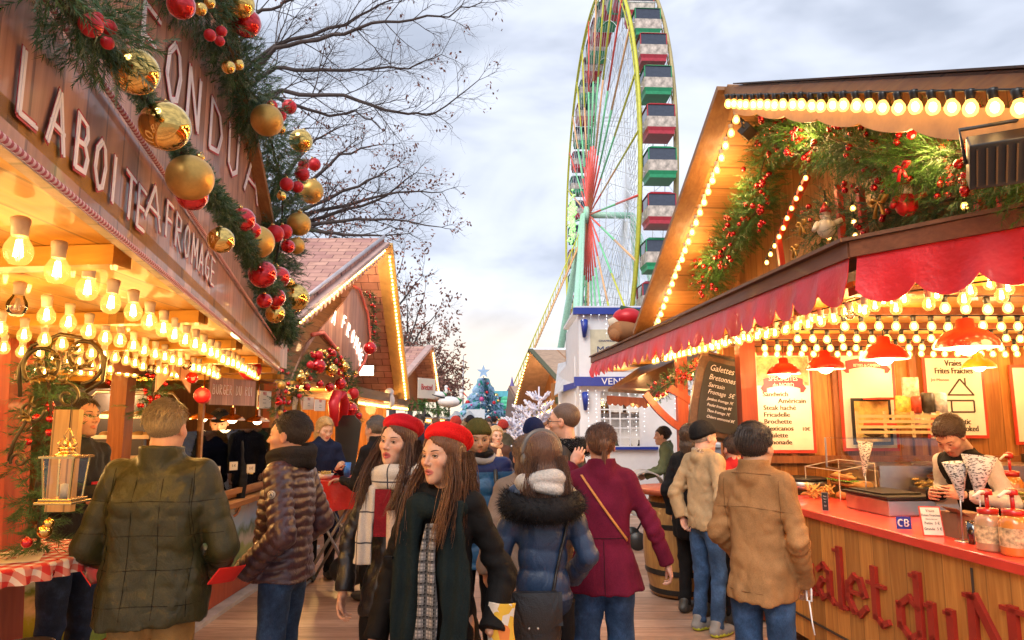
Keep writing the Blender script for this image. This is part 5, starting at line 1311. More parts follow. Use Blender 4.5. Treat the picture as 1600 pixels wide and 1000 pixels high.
for (word, px, py, px2, adj) in (('LA', 28, 185, 112, 0), ('BOITE', 116, 268, 234, 0), ('A', 226, 345, 258, 0), ('FROMAGE', 258, 375, 338, 0)):
 b0, b1 = sA(px, py), sA(px2, py + 60); O = f0 + dF * b0 - nF * .004; n_ = len(word)
 frac = .36; zz = zF + (u1.z - zF) * .40
 zb = onp(px + 4, py, f0, nF).z
 brush_text(word, frame((O.x, O.y, zb), dF, up), (b1 - b0) / n_, .088, .18, .066, parent=A_)
g0 = at(450, 530, 6.2); dG = Vector((-math.sin(math.atan2(124, FPX)), math.cos(math.atan2(124, FPX)), 0)); nG = Vector((-dG.y, dG.x, 0))
if nG.x > 0: nG = -nG
gp = onp(330, -40, g0, nG); pk = g0 + (gp - g0) * 1.45; pn = pk - dG * 2.6 - up * 1.6
mb = MB(); mb.slab([Vector((pn.x, pn.y, zF + .08)), Vector((g0.x, g0.y, zF + .08)), g0, pk, pn], nG * .04); mb.build('gable_board', M_signwood, A_, world=True)
mb = MB(); mb.bar(g0 - nG * .02, pk - nG * .02, .05, .12, nG); mb.build('barge_board', MATS['barge_wood'], A_, world=True)
roof_slab([g0 + up * .08, g0 + nG * 4 + up * .08, pk + nG * 4 + up * .08, pk + up * .08], .06, [M_shingle], A_, 'roof')
for word, px, py, px2, py2 in (('FON', 222, 60, 320, 210), ('DU', 325, 260, 380, 270), ('A', 381, 300, 412, 320)):
 P0 = onp(px, py, g0 - nG * .006, nG); P1 = onp(px2, py2, g0 - nG * .006, nG); L = (P1 - P0).dot(dG); zb = onp(px, py + (62 if px < 300 else 20), g0, nG).z
 brush_text(word, frame((P0.x, P0.y, 3.30), dG, up), L / len(word), .30, .15, .055, parent=A_)
ZL = zF + .035
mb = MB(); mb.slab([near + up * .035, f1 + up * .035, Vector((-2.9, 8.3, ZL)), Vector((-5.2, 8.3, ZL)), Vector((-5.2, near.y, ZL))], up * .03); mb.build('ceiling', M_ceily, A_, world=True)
mb = MB()
for k in range(6):
 y = 1.5 + k * .95; mb.bar(Vector((-5.1, y + .5, ZL - .025)), Vector((f0.x + (f1.x - f0.x) * ((y - f0.y) / (f1.y - f0.y)) - .05, y, ZL - .025)), .06, .045)
mb.build('ceiling_beam', M_ceil, A_, world=True)
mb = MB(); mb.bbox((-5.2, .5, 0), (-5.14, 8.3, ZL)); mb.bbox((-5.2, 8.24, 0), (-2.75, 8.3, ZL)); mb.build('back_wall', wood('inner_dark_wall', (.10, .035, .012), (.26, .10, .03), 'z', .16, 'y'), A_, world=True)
mb = MB(); mb.bar(Vector((at(14, 500, 3.42).x, 3.42, ZL)), Vector((at(10, 900, 3.42).x, 3.42, 0)), .17, .17, (0, 1, 0)); mb.build('post', M_redpost, A_, world=True)
mb = MB(); mb.bar(Vector((-2.92, 5.15, 0)), Vector((-2.92, 5.15, ZL)), .12, .12, (0, 1, 0)); mb.build('post', M_beamz, A_, world=True)
mb = MB(); mb.bar(Vector((-2.78, 7.95, 0)), Vector((-2.78, 7.95, ZL)), .14, .14, (0, 1, 0)); mb.build('post', M_redpost, A_, world=True)
mb = MB(); mb.bar(at(0, 528, 3.35), at(250, 560, 5.1), .10, .26); mb.bar(at(250, 545, 5.1), Vector((-2.78, 7.9, 2.2)), .10, .16); mb.build('lintel', M_beam, A_, world=True)
mb = MB(); a = at(0, 700, 3.5); mb.bbox((-4.6, 3.42, 0), (-2.95, 3.5, 2.0)); mb.build('side_wall', M_orange_x, A_, world=True)
xC = -2.70
mb = MB(); mb.bbox((xC - .02, 4.9, .96), (xC - .62, 8.0, 1.00)); mb.bbox((xC + .12, 4.9, .90), (xC - .05, 8.05, .945)); mb.build('counter_top', MATS['barge_wood'], A_, world=True)
mb = MB(); mb.bbox((xC, 4.6, .04), (xC - .55, 8.0, .28)); mb.build('plinth', M_redpost, A_, world=True)
m, t = newmat('alpine_meadow_print'); c = t.co(); sp = t.new('ShaderNodeSeparateXYZ'); t.link(c, sp.inputs[0]); f = t.noise(c, 4, 5, .65, .5)
zz = t.math('ADD', t.math('MULTIPLY', sp.outputs[2], 1.0), t.math('MULTIPLY', t.math('SUBTRACT', f, .5), .35))
t.out(t.ramp(zz, [(.30, (.10, .20, .02)), (.45, (.30, .38, .06)), (.52, (.55, .52, .42)), (.62, (.06, .16, .05)), (.70, (.35, .55, .70)), (.84, (.55, .62, .68)), (.88, (.5, .05, .04))]), .35, coat=.3)
mb = MB(); mb.bbox((xC - .012, 4.6, .285), (xC - .5, 8.0, .895)); mb.build('front_panel', m, A_, world=True)
mb = MB(); mb.bbox((xC - .02, 4.6, .0), (xC + .12, 9.5, .035)); tag(mb.build('wooden_kerb', mat('grey_board', (.42, .40, .38), .7, var=.2)), 'pale grey board running along the foot of the cheese counter', 'kerb board')
names = ('first', 'second', 'third', 'fourth', 'fifth', 'sixth', 'seventh', 'eighth')
for k in range(8):
 off = .14 + k * .27
 a = f0 + dF * (.15 + .15 * (k % 2)) + nF * off - up * .0; b = f1 - dF * (.1 + .02 * k) + nF * off
 if k > 4: a = a + dF * (.5 * (k - 3))
 bulb_string('clear filament bulbs under the yellow ceiling, %s row in from the lettered fascia' % names[k], [a + up * .0, b + up * .0], .18, 'clear', .80, group='rows of filament bulbs under the left canopy', sock=M_cream, jit=.06, wire=False)
for y in (1.2, 2.0, 2.9, 3.8, 4.7):
 for q in (.45, 1.3, 2.1):
  p = f0 + (f1 - f0) * ((y - f0.y) / (f1.y - f0.y)) + nF * q; lamp('bulb_light', (p.x, p.y, zF - .16), 4.5, (1, .56, .15))
lamp('bulb_light', (-3.6, 6.3, 1.95), 60, (1, .56, .18)); lamp('bulb_light', (-4.2, 4.4, 1.95), 40, (1, .56, .18))
def F_(px, py, o=.07): return onp(px, py, f0 - nF * o, nF)
def G_(px, py, o=.12): return onp(px, py, g0 - nG * o, nG)
garland('thick fir garland lying along the top of the lettered fascia', [F_(70, -40), F_(130, 40), F_(180, 95), F_(225, 150), F_(275, 222), F_(320, 285), F_(360, 345), F_(395, 400), F_(430, 470), F_(448, 525)], .026, 1100, .015, .0008, seed=11, sprig=.022, ref=1.7, n_in=26, name='garland')
garland('bushy fir branches at the top left corner above the lettered board', [F_(60, -60), F_(110, -5), F_(150, 40), F_(185, 90)], .075, 700, .024, .001, seed=13, sprig=.045, n_in=26)
garland('thick fir garland climbing the gable edge of the cheese stall', [G_(440, 510), G_(425, 440), G_(440, 360), G_(442, 300), G_(425, 225), G_(392, 165), G_(365, 100), G_(345, 40), G_(310, -10), G_(265, -60)], .20, 560, .050, .0022, seed=12, sprig=.11, n_in=26)
big = [(212, 112, 75, 0, 'large mirror gold bauble highest on the lettered fascia'), (258, 197, 80, 0, 'biggest mirror gold bauble, second down the fascia garland'), (297, 278, 74, 1, 'large satin gold bauble above the letters of the fascia'),
 (345, 375, 42, 0, 'small mirror gold bauble touching the fascia board'), (403, 378, 52, 1, 'satin gold bauble below the red pair, at the end of the letters'), (380, 343, 38, 2, 'shiny red bauble directly above the satin gold one'), (395, 360, 26, 2, 'small shiny red bauble between the gold and red ones'),
 (142, 40, 38, 3, None), (170, 43, 26, 3, None), (168, 67, 22, 3, None), (152, 28, 20, 3, None), (410, 428, 44, 2, 'largest shiny red bauble near the lower corner of the garland'), (436, 433, 34, 2, 'shiny red bauble right of the largest red one'), (430, 465, 32, 2, None), (413, 470, 24, 2, None), (430, 490, 30, 0, 'small mirror gold bauble at the corner of the fascia'), (300, 305, 50, 2, 'red bauble half hidden under the satin gold one')]
mts = [M_gold, M_goldm, M_red, M_redm]
for px, py, d, mi_, l in big:
 p = F_(px, py, .10); bauble(l or 'small red bauble clustered in the fascia garland', p, d * p.y / FPX, mts[mi_], None if l else 'small red baubles in the fascia garland')
big2 = [(283, 8, 46, 2, 'red bauble at the top edge of frame left of small gold ones'), (313, 14, 22, 0, None), (327, 4, 20, 0, None), (375, 6, 48, 0, 'mirror gold bauble at the top edge of frame'), (385, 36, 48, 2, 'shiny red bauble hanging just below the topmost gold one'), (328, 55, 20, 3, None), (346, 49, 18, 3, None), (343, 64, 17, 3, None), (357, 105, 22, 0, None), (372, 101, 19, 0, None),
 (417, 188, 52, 1, 'large satin gold bauble high on the gable garland'), (452, 167, 24, 3, None), (437, 180, 22, 3, None), (425, 165, 18, 3, None), (470, 220, 38, 0, 'mirror gold bauble sticking out against the sky'), (440, 202, 14, 0, None), (491, 257, 21, 3, None), (472, 272, 24, 3, None), (448, 288, 22, 3, None), (465, 292, 19, 3, None), (474, 258, 18, 3, None),
 (486, 299, 40, 1, 'satin gold bauble right of the cluster of four small red ones'), (440, 306, 15, 0, None), (467, 350, 38, 1, 'satin gold bauble against the sky above the shingled roof'), (430, 365, 28, 3, None), (445, 362, 24, 3, None), (450, 385, 22, 2, None), (463, 384, 27, 1, 'smallest satin gold bauble, partly behind the red ones'), (460, 465, 46, 0, 'mirror gold bauble lowest on the gable garland'), (452, 440, 14, 0, None)]
for px, py, d, mi_, l in big2:
 p = G_(px, py, .28); red_ = mi_ > 1
 bauble(l or ('small red bauble in the gable garland' if red_ else 'tiny mirror gold bauble in the gable garland'), p, d * p.y / FPX, mts[mi_], None if l else ('small red baubles in the gable garland' if red_ else 'tiny gold baubles in the gable garland'))
garland('dark fir garland with gold and red baubles round the shop opening post', [at(285, 545, 5.0), at(250, 560, 4.95), at(240, 600, 4.9), at(232, 650, 4.9)], .16, 260, .05, .002, [M_needle, M_needle], seed=21, berries=22, br=.018, balls=[(at(316, 618, 4.7), .055, M_redm), (at(300, 590, 4.7), .04, M_red)])
garland('fir garland hanging down the orange post behind the brass lantern', [at(72, 560, 3.4), at(80, 640, 3.3), at(62, 740, 3.3), at(60, 860, 3.2)], .13, 300, .055, .002, [M_needle, M_needle], seed=22, berries=5, br=.02, balls=[(at(70, 830, 3.05), .03, M_gold), (at(76, 818, 3.05), .022, M_gold), (at(42, 848, 3.0), .022, M_red)])
garland('fir swag with small red berries over the bakery rack', [at(150, 560, 5.4), at(190, 580, 5.4), at(235, 590, 5.4)], .12, 220, .05, .002, [M_needle, M_needle], seed=23, berries=14, br=.02)
garland('narrow garland of fir, red and gold baubles on the post between the stalls', [at(436, 545, 7.6), at(440, 600, 7.6), at(436, 650, 7.6)], .12, 220, .05, .002, [M_needle, M_needle], seed=24, berries=16, br=.022, balls=[(at(440, 602, 7.35), .045, M_goldm), (at(437, 628, 7.35), .035, M_red), (at(438, 645, 7.35), .03, M_goldm), (at(434, 574, 7.35), .03, M_red)])
bauble('big glittering red bauble hanging under the canopy corner', at(391, 577, 5.0), .16, M_redm); bauble('red bauble hanging left of the cheese stall signs', at(318, 620, 4.9), .10, M_redm)
def spiral(cx, cy, r0, r1, a0, turns, n=40): return [(cx + (r0 + (r1 - r0) * i / n) * math.cos(a0 + turns * 2 * PI * i / n), cy + (r0 + (r1 - r0) * i / n) * math.sin(a0 + turns * 2 * PI * i / n)) for i in range(n + 1)]
r = thing('scroll_bracket', 'black wrought iron scroll bracket above the brass lantern', 'scroll bracket', at(98, 570, 2.7)); q = MB(); YB = 2.7
def S_(pts, rad): q.tube([at(x, y, YB) for x, y in pts], rad, 8)
S_(spiral(70, 572, 36, 6, 2.4, 1.3), .008); S_(spiral(128, 560, 40, 8, 1.6, -1.2), .008); S_(spiral(105, 620, 22, 4, -2, 1.2), .006)
S_([(32, 620), (30, 575), (50, 540), (95, 522), (140, 530), (165, 560), (160, 595), (135, 612)], .008); S_(spiral(48, 640, 22, 6, 0, .9), .007); S_([(50, 618), (40, 660), (22, 690), (14, 720)], .007); S_(spiral(30, 720, 14, 3, 2.8, 1.1), .006)
q.build('scroll', mat('gilded_iron', (.10, .075, .035), .35, .8, var=.4), r, world=True); q = MB()
for x, y in ((62, 560), (78, 585), (85, 560), (120, 548), (140, 575), (118, 580), (56, 590), (45, 650), (100, 600)):
 a_ = rnd.uniform(0, 6); c_ = at(x, y, YB - .01)
 for k in range(4): e = c_ + Vector((math.cos(a_ + k) * .035, -.008, math.sin(a_ + k) * .035)); q.tube([c_, (c_ + e) / 2 + Vector((0, -.012, 0)), e], [.004, .010, .001], 6, flat=.4)
q.build('acanthus_leaf', mat('gilded_iron2', (.22, .15, .05), .35, .8, var=.4), r, world=True)
lc = at(98, 786, 2.55); r = thing('lantern', 'tall polished brass lantern with clear panes hanging at left', 'lantern', lc); r.scale = (.56,) * 3; W0, W1, HL = .085, .105, .29
q = MB(); q.box((0, 0, .008), (.245, .21, .016)); q.box((0, 0, .026), (.21, .18, .016)); q.build('base', M_brass, r, bevel=.003)
q = MB()
for sx, sy in ((-1, -1), (1, -1), (1, 1), (-1, 1)): q.bar((sx * .082, sy * .07, .035), (sx * .10, sy * .085, HL), .010, .010, (0, 1, 0))
q.build('corner_bar', M_brass, r)
q = MB(); q.box((0, 0, HL + .006), (.235, .205, .014)); q.lathe([(.09, HL + .012), (.05, HL + .03), (.045, HL + .055), (.06, HL + .06), (.02, HL + .075), (.012, HL + .10)], seg=20); q.build('roof', M_brass, r)
q = MB(); q.tube([(0, 0, HL + .09), (-.03, 0, HL + .14), (0, 0, HL + .19), (.03, 0, HL + .14), (0, 0, HL + .09)], .005, 8)
for k in range(5): a_ = k * 1.26; q.tube([(.02 * math.cos(a_), .02 * math.sin(a_), HL + .05), (.055 * math.cos(a_), .055 * math.sin(a_), HL + .09), (.03 * math.cos(a_), .03 * math.sin(a_), HL + .13)], [.007, .009, .001], 6)
q.build('finial', M_brass, r)
q = MB()
for sy in (-1, 1): q.add([(-.08, sy * .072, .035), (.08, sy * .072, .035), (.098, sy * .086, HL), (-.098, sy * .086, HL)], [(0, 1, 2, 3)])
for sx in (-1, 1): q.add([(sx * .084, -.07, .035), (sx * .084, .07, .035), (sx * .102, .085, HL), (sx * .102, -.085, HL)], [(0, 1, 2, 3)])
q.build('pane', M_glass, r); q = MB(); q.lathe([(.022, .035), (.022, .12), (.004, .125)], seg=14); q.build('candle', M_paper, r)
q = MB(); q.tube([(0, 0, HL + .19), (0, 0, HL + .40)], .003, 5); q.build('chain', M_iron, r)
q = MB(); a_ = at(84, 640, 2.85); b_ = at(110, 800, 2.85); q.bbox((a_.x, 2.85, b_.z), (b_.x, 2.88, a_.z)); tag(q.build('pine_plank', wood('pale_pine_panel', (.45, .24, .08), (.70, .45, .18), 'z', .07, 'x')), 'narrow pale pine plank just behind the brass lantern', 'plank')
ta = atz(92, 878, 1.10); r = thing('high_table', 'round barrel table top with cream menu mat at the lower left edge', 'table', (ta.x - .42, ta.y + .08, 0)); R_ = .44; zt_ = 1.10
q = MB(); q.lathe([(R_, 1.075), (R_, 1.10), (R_ - .01, 1.105)], seg=40); q.build('table_top', MATS['barge_wood'], r)
q = MB(); q.lathe([(.07, 0), (.06, 1.07)], seg=16); q.build('leg', M_steel, r)
q = MB(); q.lathe([(.001, 1.111), (R_ + .012, 1.111), (R_ + .02, 1.10)], seg=64, cap=False)
for k in range(96):
 pass
q.grid(lambda u, v: Vector(((R_ + .018 + .018 * v * math.sin(u * 2 * PI * 30)) * math.cos(u * 2 * PI), (R_ + .018 + .018 * v * math.sin(u * 2 * PI * 30)) * math.sin(u * 2 * PI), 1.105 - .065 * v)), 240, 3)
o = q.build('tablecloth', M_ging); o.location = (ta.x - .42, ta.y + .08, 0); tag(o, 'red and white gingham cloth with frilled edge on the barrel table', 'tablecloth')
q = MB(); q.box((0, 0, 0), (.40, .30, .002)); o = q.build('place_mat', M_paper); o.location = (ta.x - .30, ta.y - .02, 1.117); o.rotation_euler = (0, 0, .5); tag(o, 'cream printed place mat lying on the gingham cloth', 'place mat'); q = MB(); M = frame((-.16, -.05, .0015), (1, 0, 0), (0, 1, 0))
for k, s_ in enumerate(('RACLETTE', 'FONDUE', 'TARTIFLETTE')): textmesh(s_, .045, q, M @ Matrix.Translation((0, .11 - k * .055, 0)), 0, 'LEFT', .0006)
q.build('lettering', M_redink, o)
kp = atz(52, 1050, 0.0); kp = Vector((at(48, 900, 3.15).x, 3.15, 0)); r = thing('beer_keg', 'ribbed stainless steel keg standing under the gingham table', 'keg', kp)
q = MB(); q.lathe([(.12, 0.18), (.13, .22), (.13, .30), (.14, .32), (.13, .34), (.13, .48), (.14, .50), (.13, .52), (.13, .62), (.138, .64), (.13, .66), (.125, .74), (.115, .76), (.10, .76)], seg=32); q.build('barrel', M_steel, r); q = MB(); q.lathe([(.145, 0), (.145, .18), (.11, .18)], seg=24); q.build('stand', M_iron, r)
r = thing('bakery_rack', 'tall steel bakery trolley with trays in the cheese stall', 'bakery rack', (at(185, 700, 5.6).x, 5.6, 0)); q = MB(); hw = .26; zt = at(185, 612, 5.6).z
for sy in (0, .4): q.tube([(-hw, sy, .05), (-hw, sy, zt - .05), (-hw + .05, sy, zt), (hw - .05, sy, zt), (hw, sy, zt - .05), (hw, sy, .05)], .014, 8)
q.build('frame', M_steel, r)
for k in range(10):
 q = MB(); z_ = .25 + k * .165; q.box((0, .2, z_), (hw * 2 - .03, .40, .012)); q.box((0, -.005, z_ + .012), (hw * 2 - .03, .01, .03)); q.build('tray', M_steel, r)
 if k in (3, 5, 6, 8, 9):
  q = MB()
  for j in range(5): q.ball((-.18 + j * .09, .12, z_ + .03), .045, 10, 6, 0, (1, 1.6, .6))
  tag(q.build('bread_loaves', mat('pale_dough', (.50, .30, .12), .7)), None, None)
  o = bpy.context.scene.objects[-1] if False else [x for x in COL.objects if x.name.startswith('bread_loaves')][-1]; o.location = r.location; tag(o, 'row of pale loaves on bakery trolley tray %s from the floor' % {3: 'fourth', 5: 'sixth', 6: 'seventh', 8: 'ninth', 9: 'tenth'}[k], 'bread')
q = MB(); q.bbox((-4.2, 6.3, .0), (-3.35, 6.35, 2.0)); tag(q.build('blue_cabinet', mat('navy_panel', (.04, .04, .07), .5)), 'dark blue cabinet behind the bakery trolley', 'cabinet')
def heat(label, px, py, Y, d=.24):
 p = at(px, py, Y); r = thing('heat_lamp', label, 'heat lamp', p, 0, 'copper heat lamps over the cheese'); R_ = d / 2; q = MB()
 q.lathe([(R_, 0), (R_ * .97, .012), (R_ * .75, R_ * .30), (R_ * .35, R_ * .45), (R_ * .22, R_ * .52), (R_ * .20, R_ * 1.0), (R_ * .12, R_ * 1.05)], seg=28, cap=False); q.build('lamp_shade', M_copper, r)
 q = MB(); q.tube([(0, 0, R_), (0, 0, ZL - p.z)], .006, 6); q.build('rod', M_copper, r); q = MB(); q.ball((0, 0, .02), R_ * .4, 10, 8); q.build('bulb', E_hot2, r)
 lamp('lamp_light', (p.x, p.y, p.z - .05), 3, (1, .66, .3), .06)
heat('copper heat lamp behind the grey haired man, leftmost of three', 316, 655, 6.3); heat('middle copper heat lamp in front of the cheese seller', 363, 657, 6.6); heat('right copper heat lamp partly behind the shop post', 402, 659, 6.9)
r = thing('glass_screen', 'glass counter screen with timber frame round the cheeses', 'glass screen', (xC - .005, 6.6, 1.0)); q = MB(); q.bbox((-.004, -1.2, 0), (.0, 1.2, .62)); q.build('pane', M_glass, r)
q = MB(); q.bbox((-.03, -1.25, -.0), (.03, 1.25, .05)); q.bbox((-.03, -.03 + 1.2, .0), (.03, .03 + 1.2, .9)); q.bbox((-.02, -.62, .0), (.02, -.58, .9)); q.build('timber_frame', MATS['barge_wood'], r)
q = MB(); q.bbox((xC - .32, 5.6, 1.001), (xC - .05, 7.5, 1.14)); tag(q.build('wooden_tray', MATS['barge_wood']), 'long shallow wooden tray the cheeses lie on', 'tray')
for i, (y, c) in enumerate(((5.9, (.70, .50, .14)), (6.25, (.72, .55, .2)), (6.55, (.66, .42, .10)), (6.9, (.72, .58, .28)), (7.2, (.68, .48, .14)))):
 q = MB()
 for k in range(9): q.box((xC - .17 + rnd.uniform(-.09, .09), y + rnd.uniform(-.13, .13), 1.165 + .03 * (k // 3) + rnd.uniform(0, .01)), (rnd.uniform(.10, .2), rnd.uniform(.10, .2), .028), rnd.uniform(0, 3))
 tag(q.build('cheese_slices', mat('cheese_%d' % i, c, .5, var=.15, bump=.2)), 'pile of %s behind the glass screen' % ('golden cheese slices nearest the grey haired man', 'pale cheese slices second along', 'deep orange cheese slices in the middle', 'creamy white cheese slices fourth along', 'yellow cheese slices by the right post')[i], 'cheese')
def sign(name, label, cat, px0, px1, py0, py1, Y, skew=0, words=(), m=None, depth=.012, tilt=0, group=None, ws=1.0):
 """thin board whose lower left is at (px0,py1); skew turns it toward the street"""
 a = at(px0, py1, Y); b = at(px1, py1, Y + skew); c = at(px0, py0, Y); x = (Vector((b.x, b.y, a.z)) - a); W = x.length; Hh = (c - a).z
 r = thing(name, label, cat, a, 0, group); M = frame((0, 0, 0), x, up); n = Vector(M.col[2][:3])
 q = MB(); q.hexa([M @ Vector(v) for v in ((0, 0, -depth), (W, 0, -depth), (W, 0, 0), (0, 0, 0), (0, Hh, -depth), (W, Hh, -depth), (W, Hh, 0), (0, Hh, 0))]); q.build('panel', m or M_signwood, r)
 for w_, u, v, s_, mm in words:
  q = MB(); textmesh(w_, s_ * ws, q, M @ Matrix.Translation((u * W, v * Hh, .001)), 0, 'CENTER', .001, .8); q.build('lettering', mm, r)
 return r, M, W, Hh
r, M, W, Hh = sign('hanging_sign', 'x', 'hanging sign', 326, 398, 588, 632, 5.6, .8, ())
r['label'] = 'landscape printed plank sign with white outlined letters, hung over the copper lamps'
brush_text('BURGER DU ROI', r.matrix_basis @ M @ Matrix.Translation((W * .06, Hh * .38, 0)), W * .9 / 13, Hh * .36, .16, .05, parent=r)
r, M, W, Hh = sign('hanging_sign', 'small swallow tailed plank banner hanging above the grey haired man', 'hanging sign', 246, 300, 520, 575, 4.6, .3)
brush_text('REBLO', r.matrix_basis @ M @ Matrix.Translation((W * .06, Hh * .5, 0)), W * .17, Hh * .34, .16, .05, parent=r)
q = MB(); x = Vector(M.col[0][:3])
for s_ in (0, 1): q.slab([x * (W * s_), x * (W * (.5 if True else 0)) , x * (W * s_) - up * .16], Vector(M.col[2][:3]) * -.01)
q.build('tail', M_signwood, r)
for i, (x0, x1, y0, y1, l) in enumerate(((402, 423, 610, 638, 'framed price list on the cheese stall post'), (458, 472, 618, 640, 'leftmost small printed card under the round sign'), (474, 490, 620, 640, 'middle small printed card under the round sign'), (492, 508, 624, 642, 'rightmost small printed card under the round sign'))):
 sign('price_list', l, 'price list', x0, x1, y0, y1, 7.4 if i == 0 else 8.8, .3, (('PRIX', .5, .75, .05, M_redink), ('..........', .5, .5, .04, M_ink), ('..........', .5, .3, .04, M_ink)), M_paper)
for i, (px, py, l) in enumerate(((338, 735, 'white price tag standing in the pale cheese'), (365, 728, 'small white price tag in the middle of the cheese counter'), (392, 732, 'printed price tag with a dark square near the right post'))):
 sign('price_tag', l, 'price tag', px - 6, px + 6, py - 6, py + 7, 6.1, .05, (('5 €', .5, .4, .03, M_ink),), M_paper)
nB = Vector((-1, 0, 0)); b0 = at(452, 502, 8.6); bp_ = at(600, 381, 11.4); b1 = at(629, 622, 14.2)
B_ = thing('market_stall', 'second chalet with pink shingled roof, gable lights and round garlanded sign', 'market stall', (-3, 11.3, 0))
q = MB(); q.bar(b0, bp_, .06, .20, nB); q.build('barge_board', mat('pinkish_trim', (.52, .34, .30), .5, var=.15), B_, world=True); q = MB(); q.bar(bp_, b1, .06, .30, nB); q.build('barge_board', M_brass if False else mat('warm_trim', (.55, .34, .12), .45, var=.2), B_, world=True)
dp = nB * 4.5
roof_slab([b0 + up * .10, b0 + dp + up * .10, bp_ + dp + up * .10, bp_ + up * .10], .06, [M_shingle], B_, 'roof'); roof_slab([b1 + up * .10, b1 + dp + up * .10, bp_ + dp + up * .1, bp_ + up * .1], .06, [M_shingle], B_, 'roof')
q = MB(); q.tube([bp_ + up * .13, b0 + up * .14], .03, 8); q.build('roof_edge', mat('pale_metal', (.55, .50, .52), .4, .5), B_, world=True)
q = MB()
for k in range(24):
 p = b0.lerp(bp_, (k + .5) / 24) - up * .13; q.ball(p, .10, 10, 6, 0, (.2, 1, 1))
q.build('scalloped_trim', MATS['pinkish_trim'], B_, world=True)
ww = nB * .9; zw = 2.12
q = MB(); q.slab([Vector((b0.x, b0.y, zw)) + ww, b0 + ww, bp_ + ww, b1 + ww, Vector((b1.x, b1.y, zw - .1)) + ww], nB * .05); q.build('gable_wall', wood('log_siding', (.24, .09, .03), (.50, .24, .09), 'y', .13, 'z'), B_, world=True)
q = MB(); q.bbox((-5.5, 8.4, 0), (-3.1, 8.46, 2.6)); q.bbox((-5.5, 8.4, 0), (-5.44, 14.3, 2.4)); q.bbox((-5.5, 14.2, 0), (-2.6, 14.26, 2.3)); q.build('wall', M_orange_x, B_, world=True)
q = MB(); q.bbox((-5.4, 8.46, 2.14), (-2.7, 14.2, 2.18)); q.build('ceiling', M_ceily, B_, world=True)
q = MB(); q.bbox((-3.3, 8.5, .92), (-2.6, 14.2, .98)); q.bbox((-3.2, 8.5, 0), (-2.8, 14.2, .915)); q.build('counter', M_orange, B_, world=True)
bulb_string('warm light strip up the near slope of the second chalet gable', [b0.lerp(bp_, .04) - up * .03 - nB * .06, b0.lerp(bp_, .97) - up * .03 - nB * .06], .085, 'hot', .8, group='light strips on the second chalet', wire=False, sock=M_cream)
bulb_string('warm light strip down the far slope of the second chalet gable', [bp_.lerp(b1, .03) - nB * .08 - up * .04, bp_.lerp(b1, .98) - nB * .08 - up * .04], .085, 'hot', .8, group='light strips on the second chalet', wire=False, sock=M_cream)
ea = at(560, 622, 11.2); eb = at(637, 634, 15.3); q = MB(); q.bar(ea + up * .10, eb + up * .10, .05, .16); q.build('awning_beam', M_darkx, B_, world=True)
bulb_string('row of bulbs along the awning edge of the second chalet', [ea - up * .02, eb - up * .02], .10, 'hot', .9, group='light strips on the second chalet', wire=False, sock=M_cream)
lamp('bulb_light', (-3.2, 10.2, 1.9), 67, (1, .56, .18)); lamp('bulb_light', (-3.2, 12.8, 1.9), 67, (1, .56, .18)); lamp('bulb_light', bp_ - up * .8 + nB * .3, 14, (1, .62, .3)); lamp('bulb_light', b0.lerp(bp_, .4) - up * .3 - nB * .3, 10, (1, .62, .3)); lamp('bulb_light', b1 + up * .5 + nB * .4, 10, (1, .62, .3))
fp = at(573, 579, 11.6); r = thing('flood_lamp', 'square lit flood lamp glowing inside the second chalet gable', 'flood lamp', fp); q = MB(); q.bbox((-.12, 0, -.09), (.12, .06, .09)); q.build('housing', M_black, r); q = MB(); q.bbox((-.11, -.006, -.08), (.11, -.001, .08)); q.build('lens', emit('flood_glow', (1, .85, .6), 14), r)
yS = 9.6; pts = [(452, 602), (470, 560), (500, 515), (535, 475), (553, 447), (562, 452), (575, 490), (579, 530), (570, 565), (553, 590), (545, 605), (540, 590), (520, 545), (497, 520), (480, 535), (465, 575)]
nS = Vector((1, -.25, 0)).normalized(); pS = at(540, 540, 10.2)
P = [onp(x, y, pS, nS) for x, y in pts]
q = MB(); q.slab(P[:10][:9] + P[9:16], nS * -.03); q.build('curved_sign', M_signwood, B_, world=True)
q = MB(); q.tube([onp(x, y, pS + nS * .03, nS) for x, y in [(553, 447), (562, 452), (575, 490), (579, 530), (570, 565), (545, 605)]], .022, 8); q.tube([onp(x, y, pS + nS * .03, nS) for x, y in [(488, 523), (505, 520), (525, 545), (540, 585), (545, 605)]], .03, 8); q.build('rope_light', mat('pink_rope', (.65, .14, .10), .5), B_, world=True)
for i, (ch, x, y) in enumerate(zip('AFROMAGE', (518, 534, 541, 548, 553, 557, 560, 562), (500, 508, 520, 530, 540, 549, 558, 567))):
 p = onp(x, y, pS + nS * .01, nS); dd = Vector((-nS.y, nS.x, 0)); dd = dd if dd.y > 0 else -dd
 brush_text(ch, frame(p - up * .03, dd * 1 + up * -.35, up), .13 - i * .006, .19, .01, .16, name='letter', parent=B_, dbl=False, mats=[M_redink, emit('letter_glow', (1, .85, .75), 1.3)])
def Sg(x, y, o=.1): return onp(x, y, pS + nS * o, nS)
bl = []
rr_ = random.Random(4)
for px, py, d, k in ((497, 572, 24, 2), (520, 552, 12, 2), (518, 578, 20, 0), (538, 573, 16, 0), (470, 590, 16, 0), (480, 605, 12, 2), (500, 600, 12, 2), (515, 605, 14, 2), (532, 600, 18, 2), (534, 618, 14, 3), (548, 640, 22, 2), (541, 622, 16, 0), (552, 615, 18, 3), (545, 655, 14, 2), (560, 650, 12, 2), (498, 555, 14, 3), (485, 570, 12, 3)):
 p = Sg(px, py, .25); bl.append((p, d * p.y / FPX / 2, mts[k]))
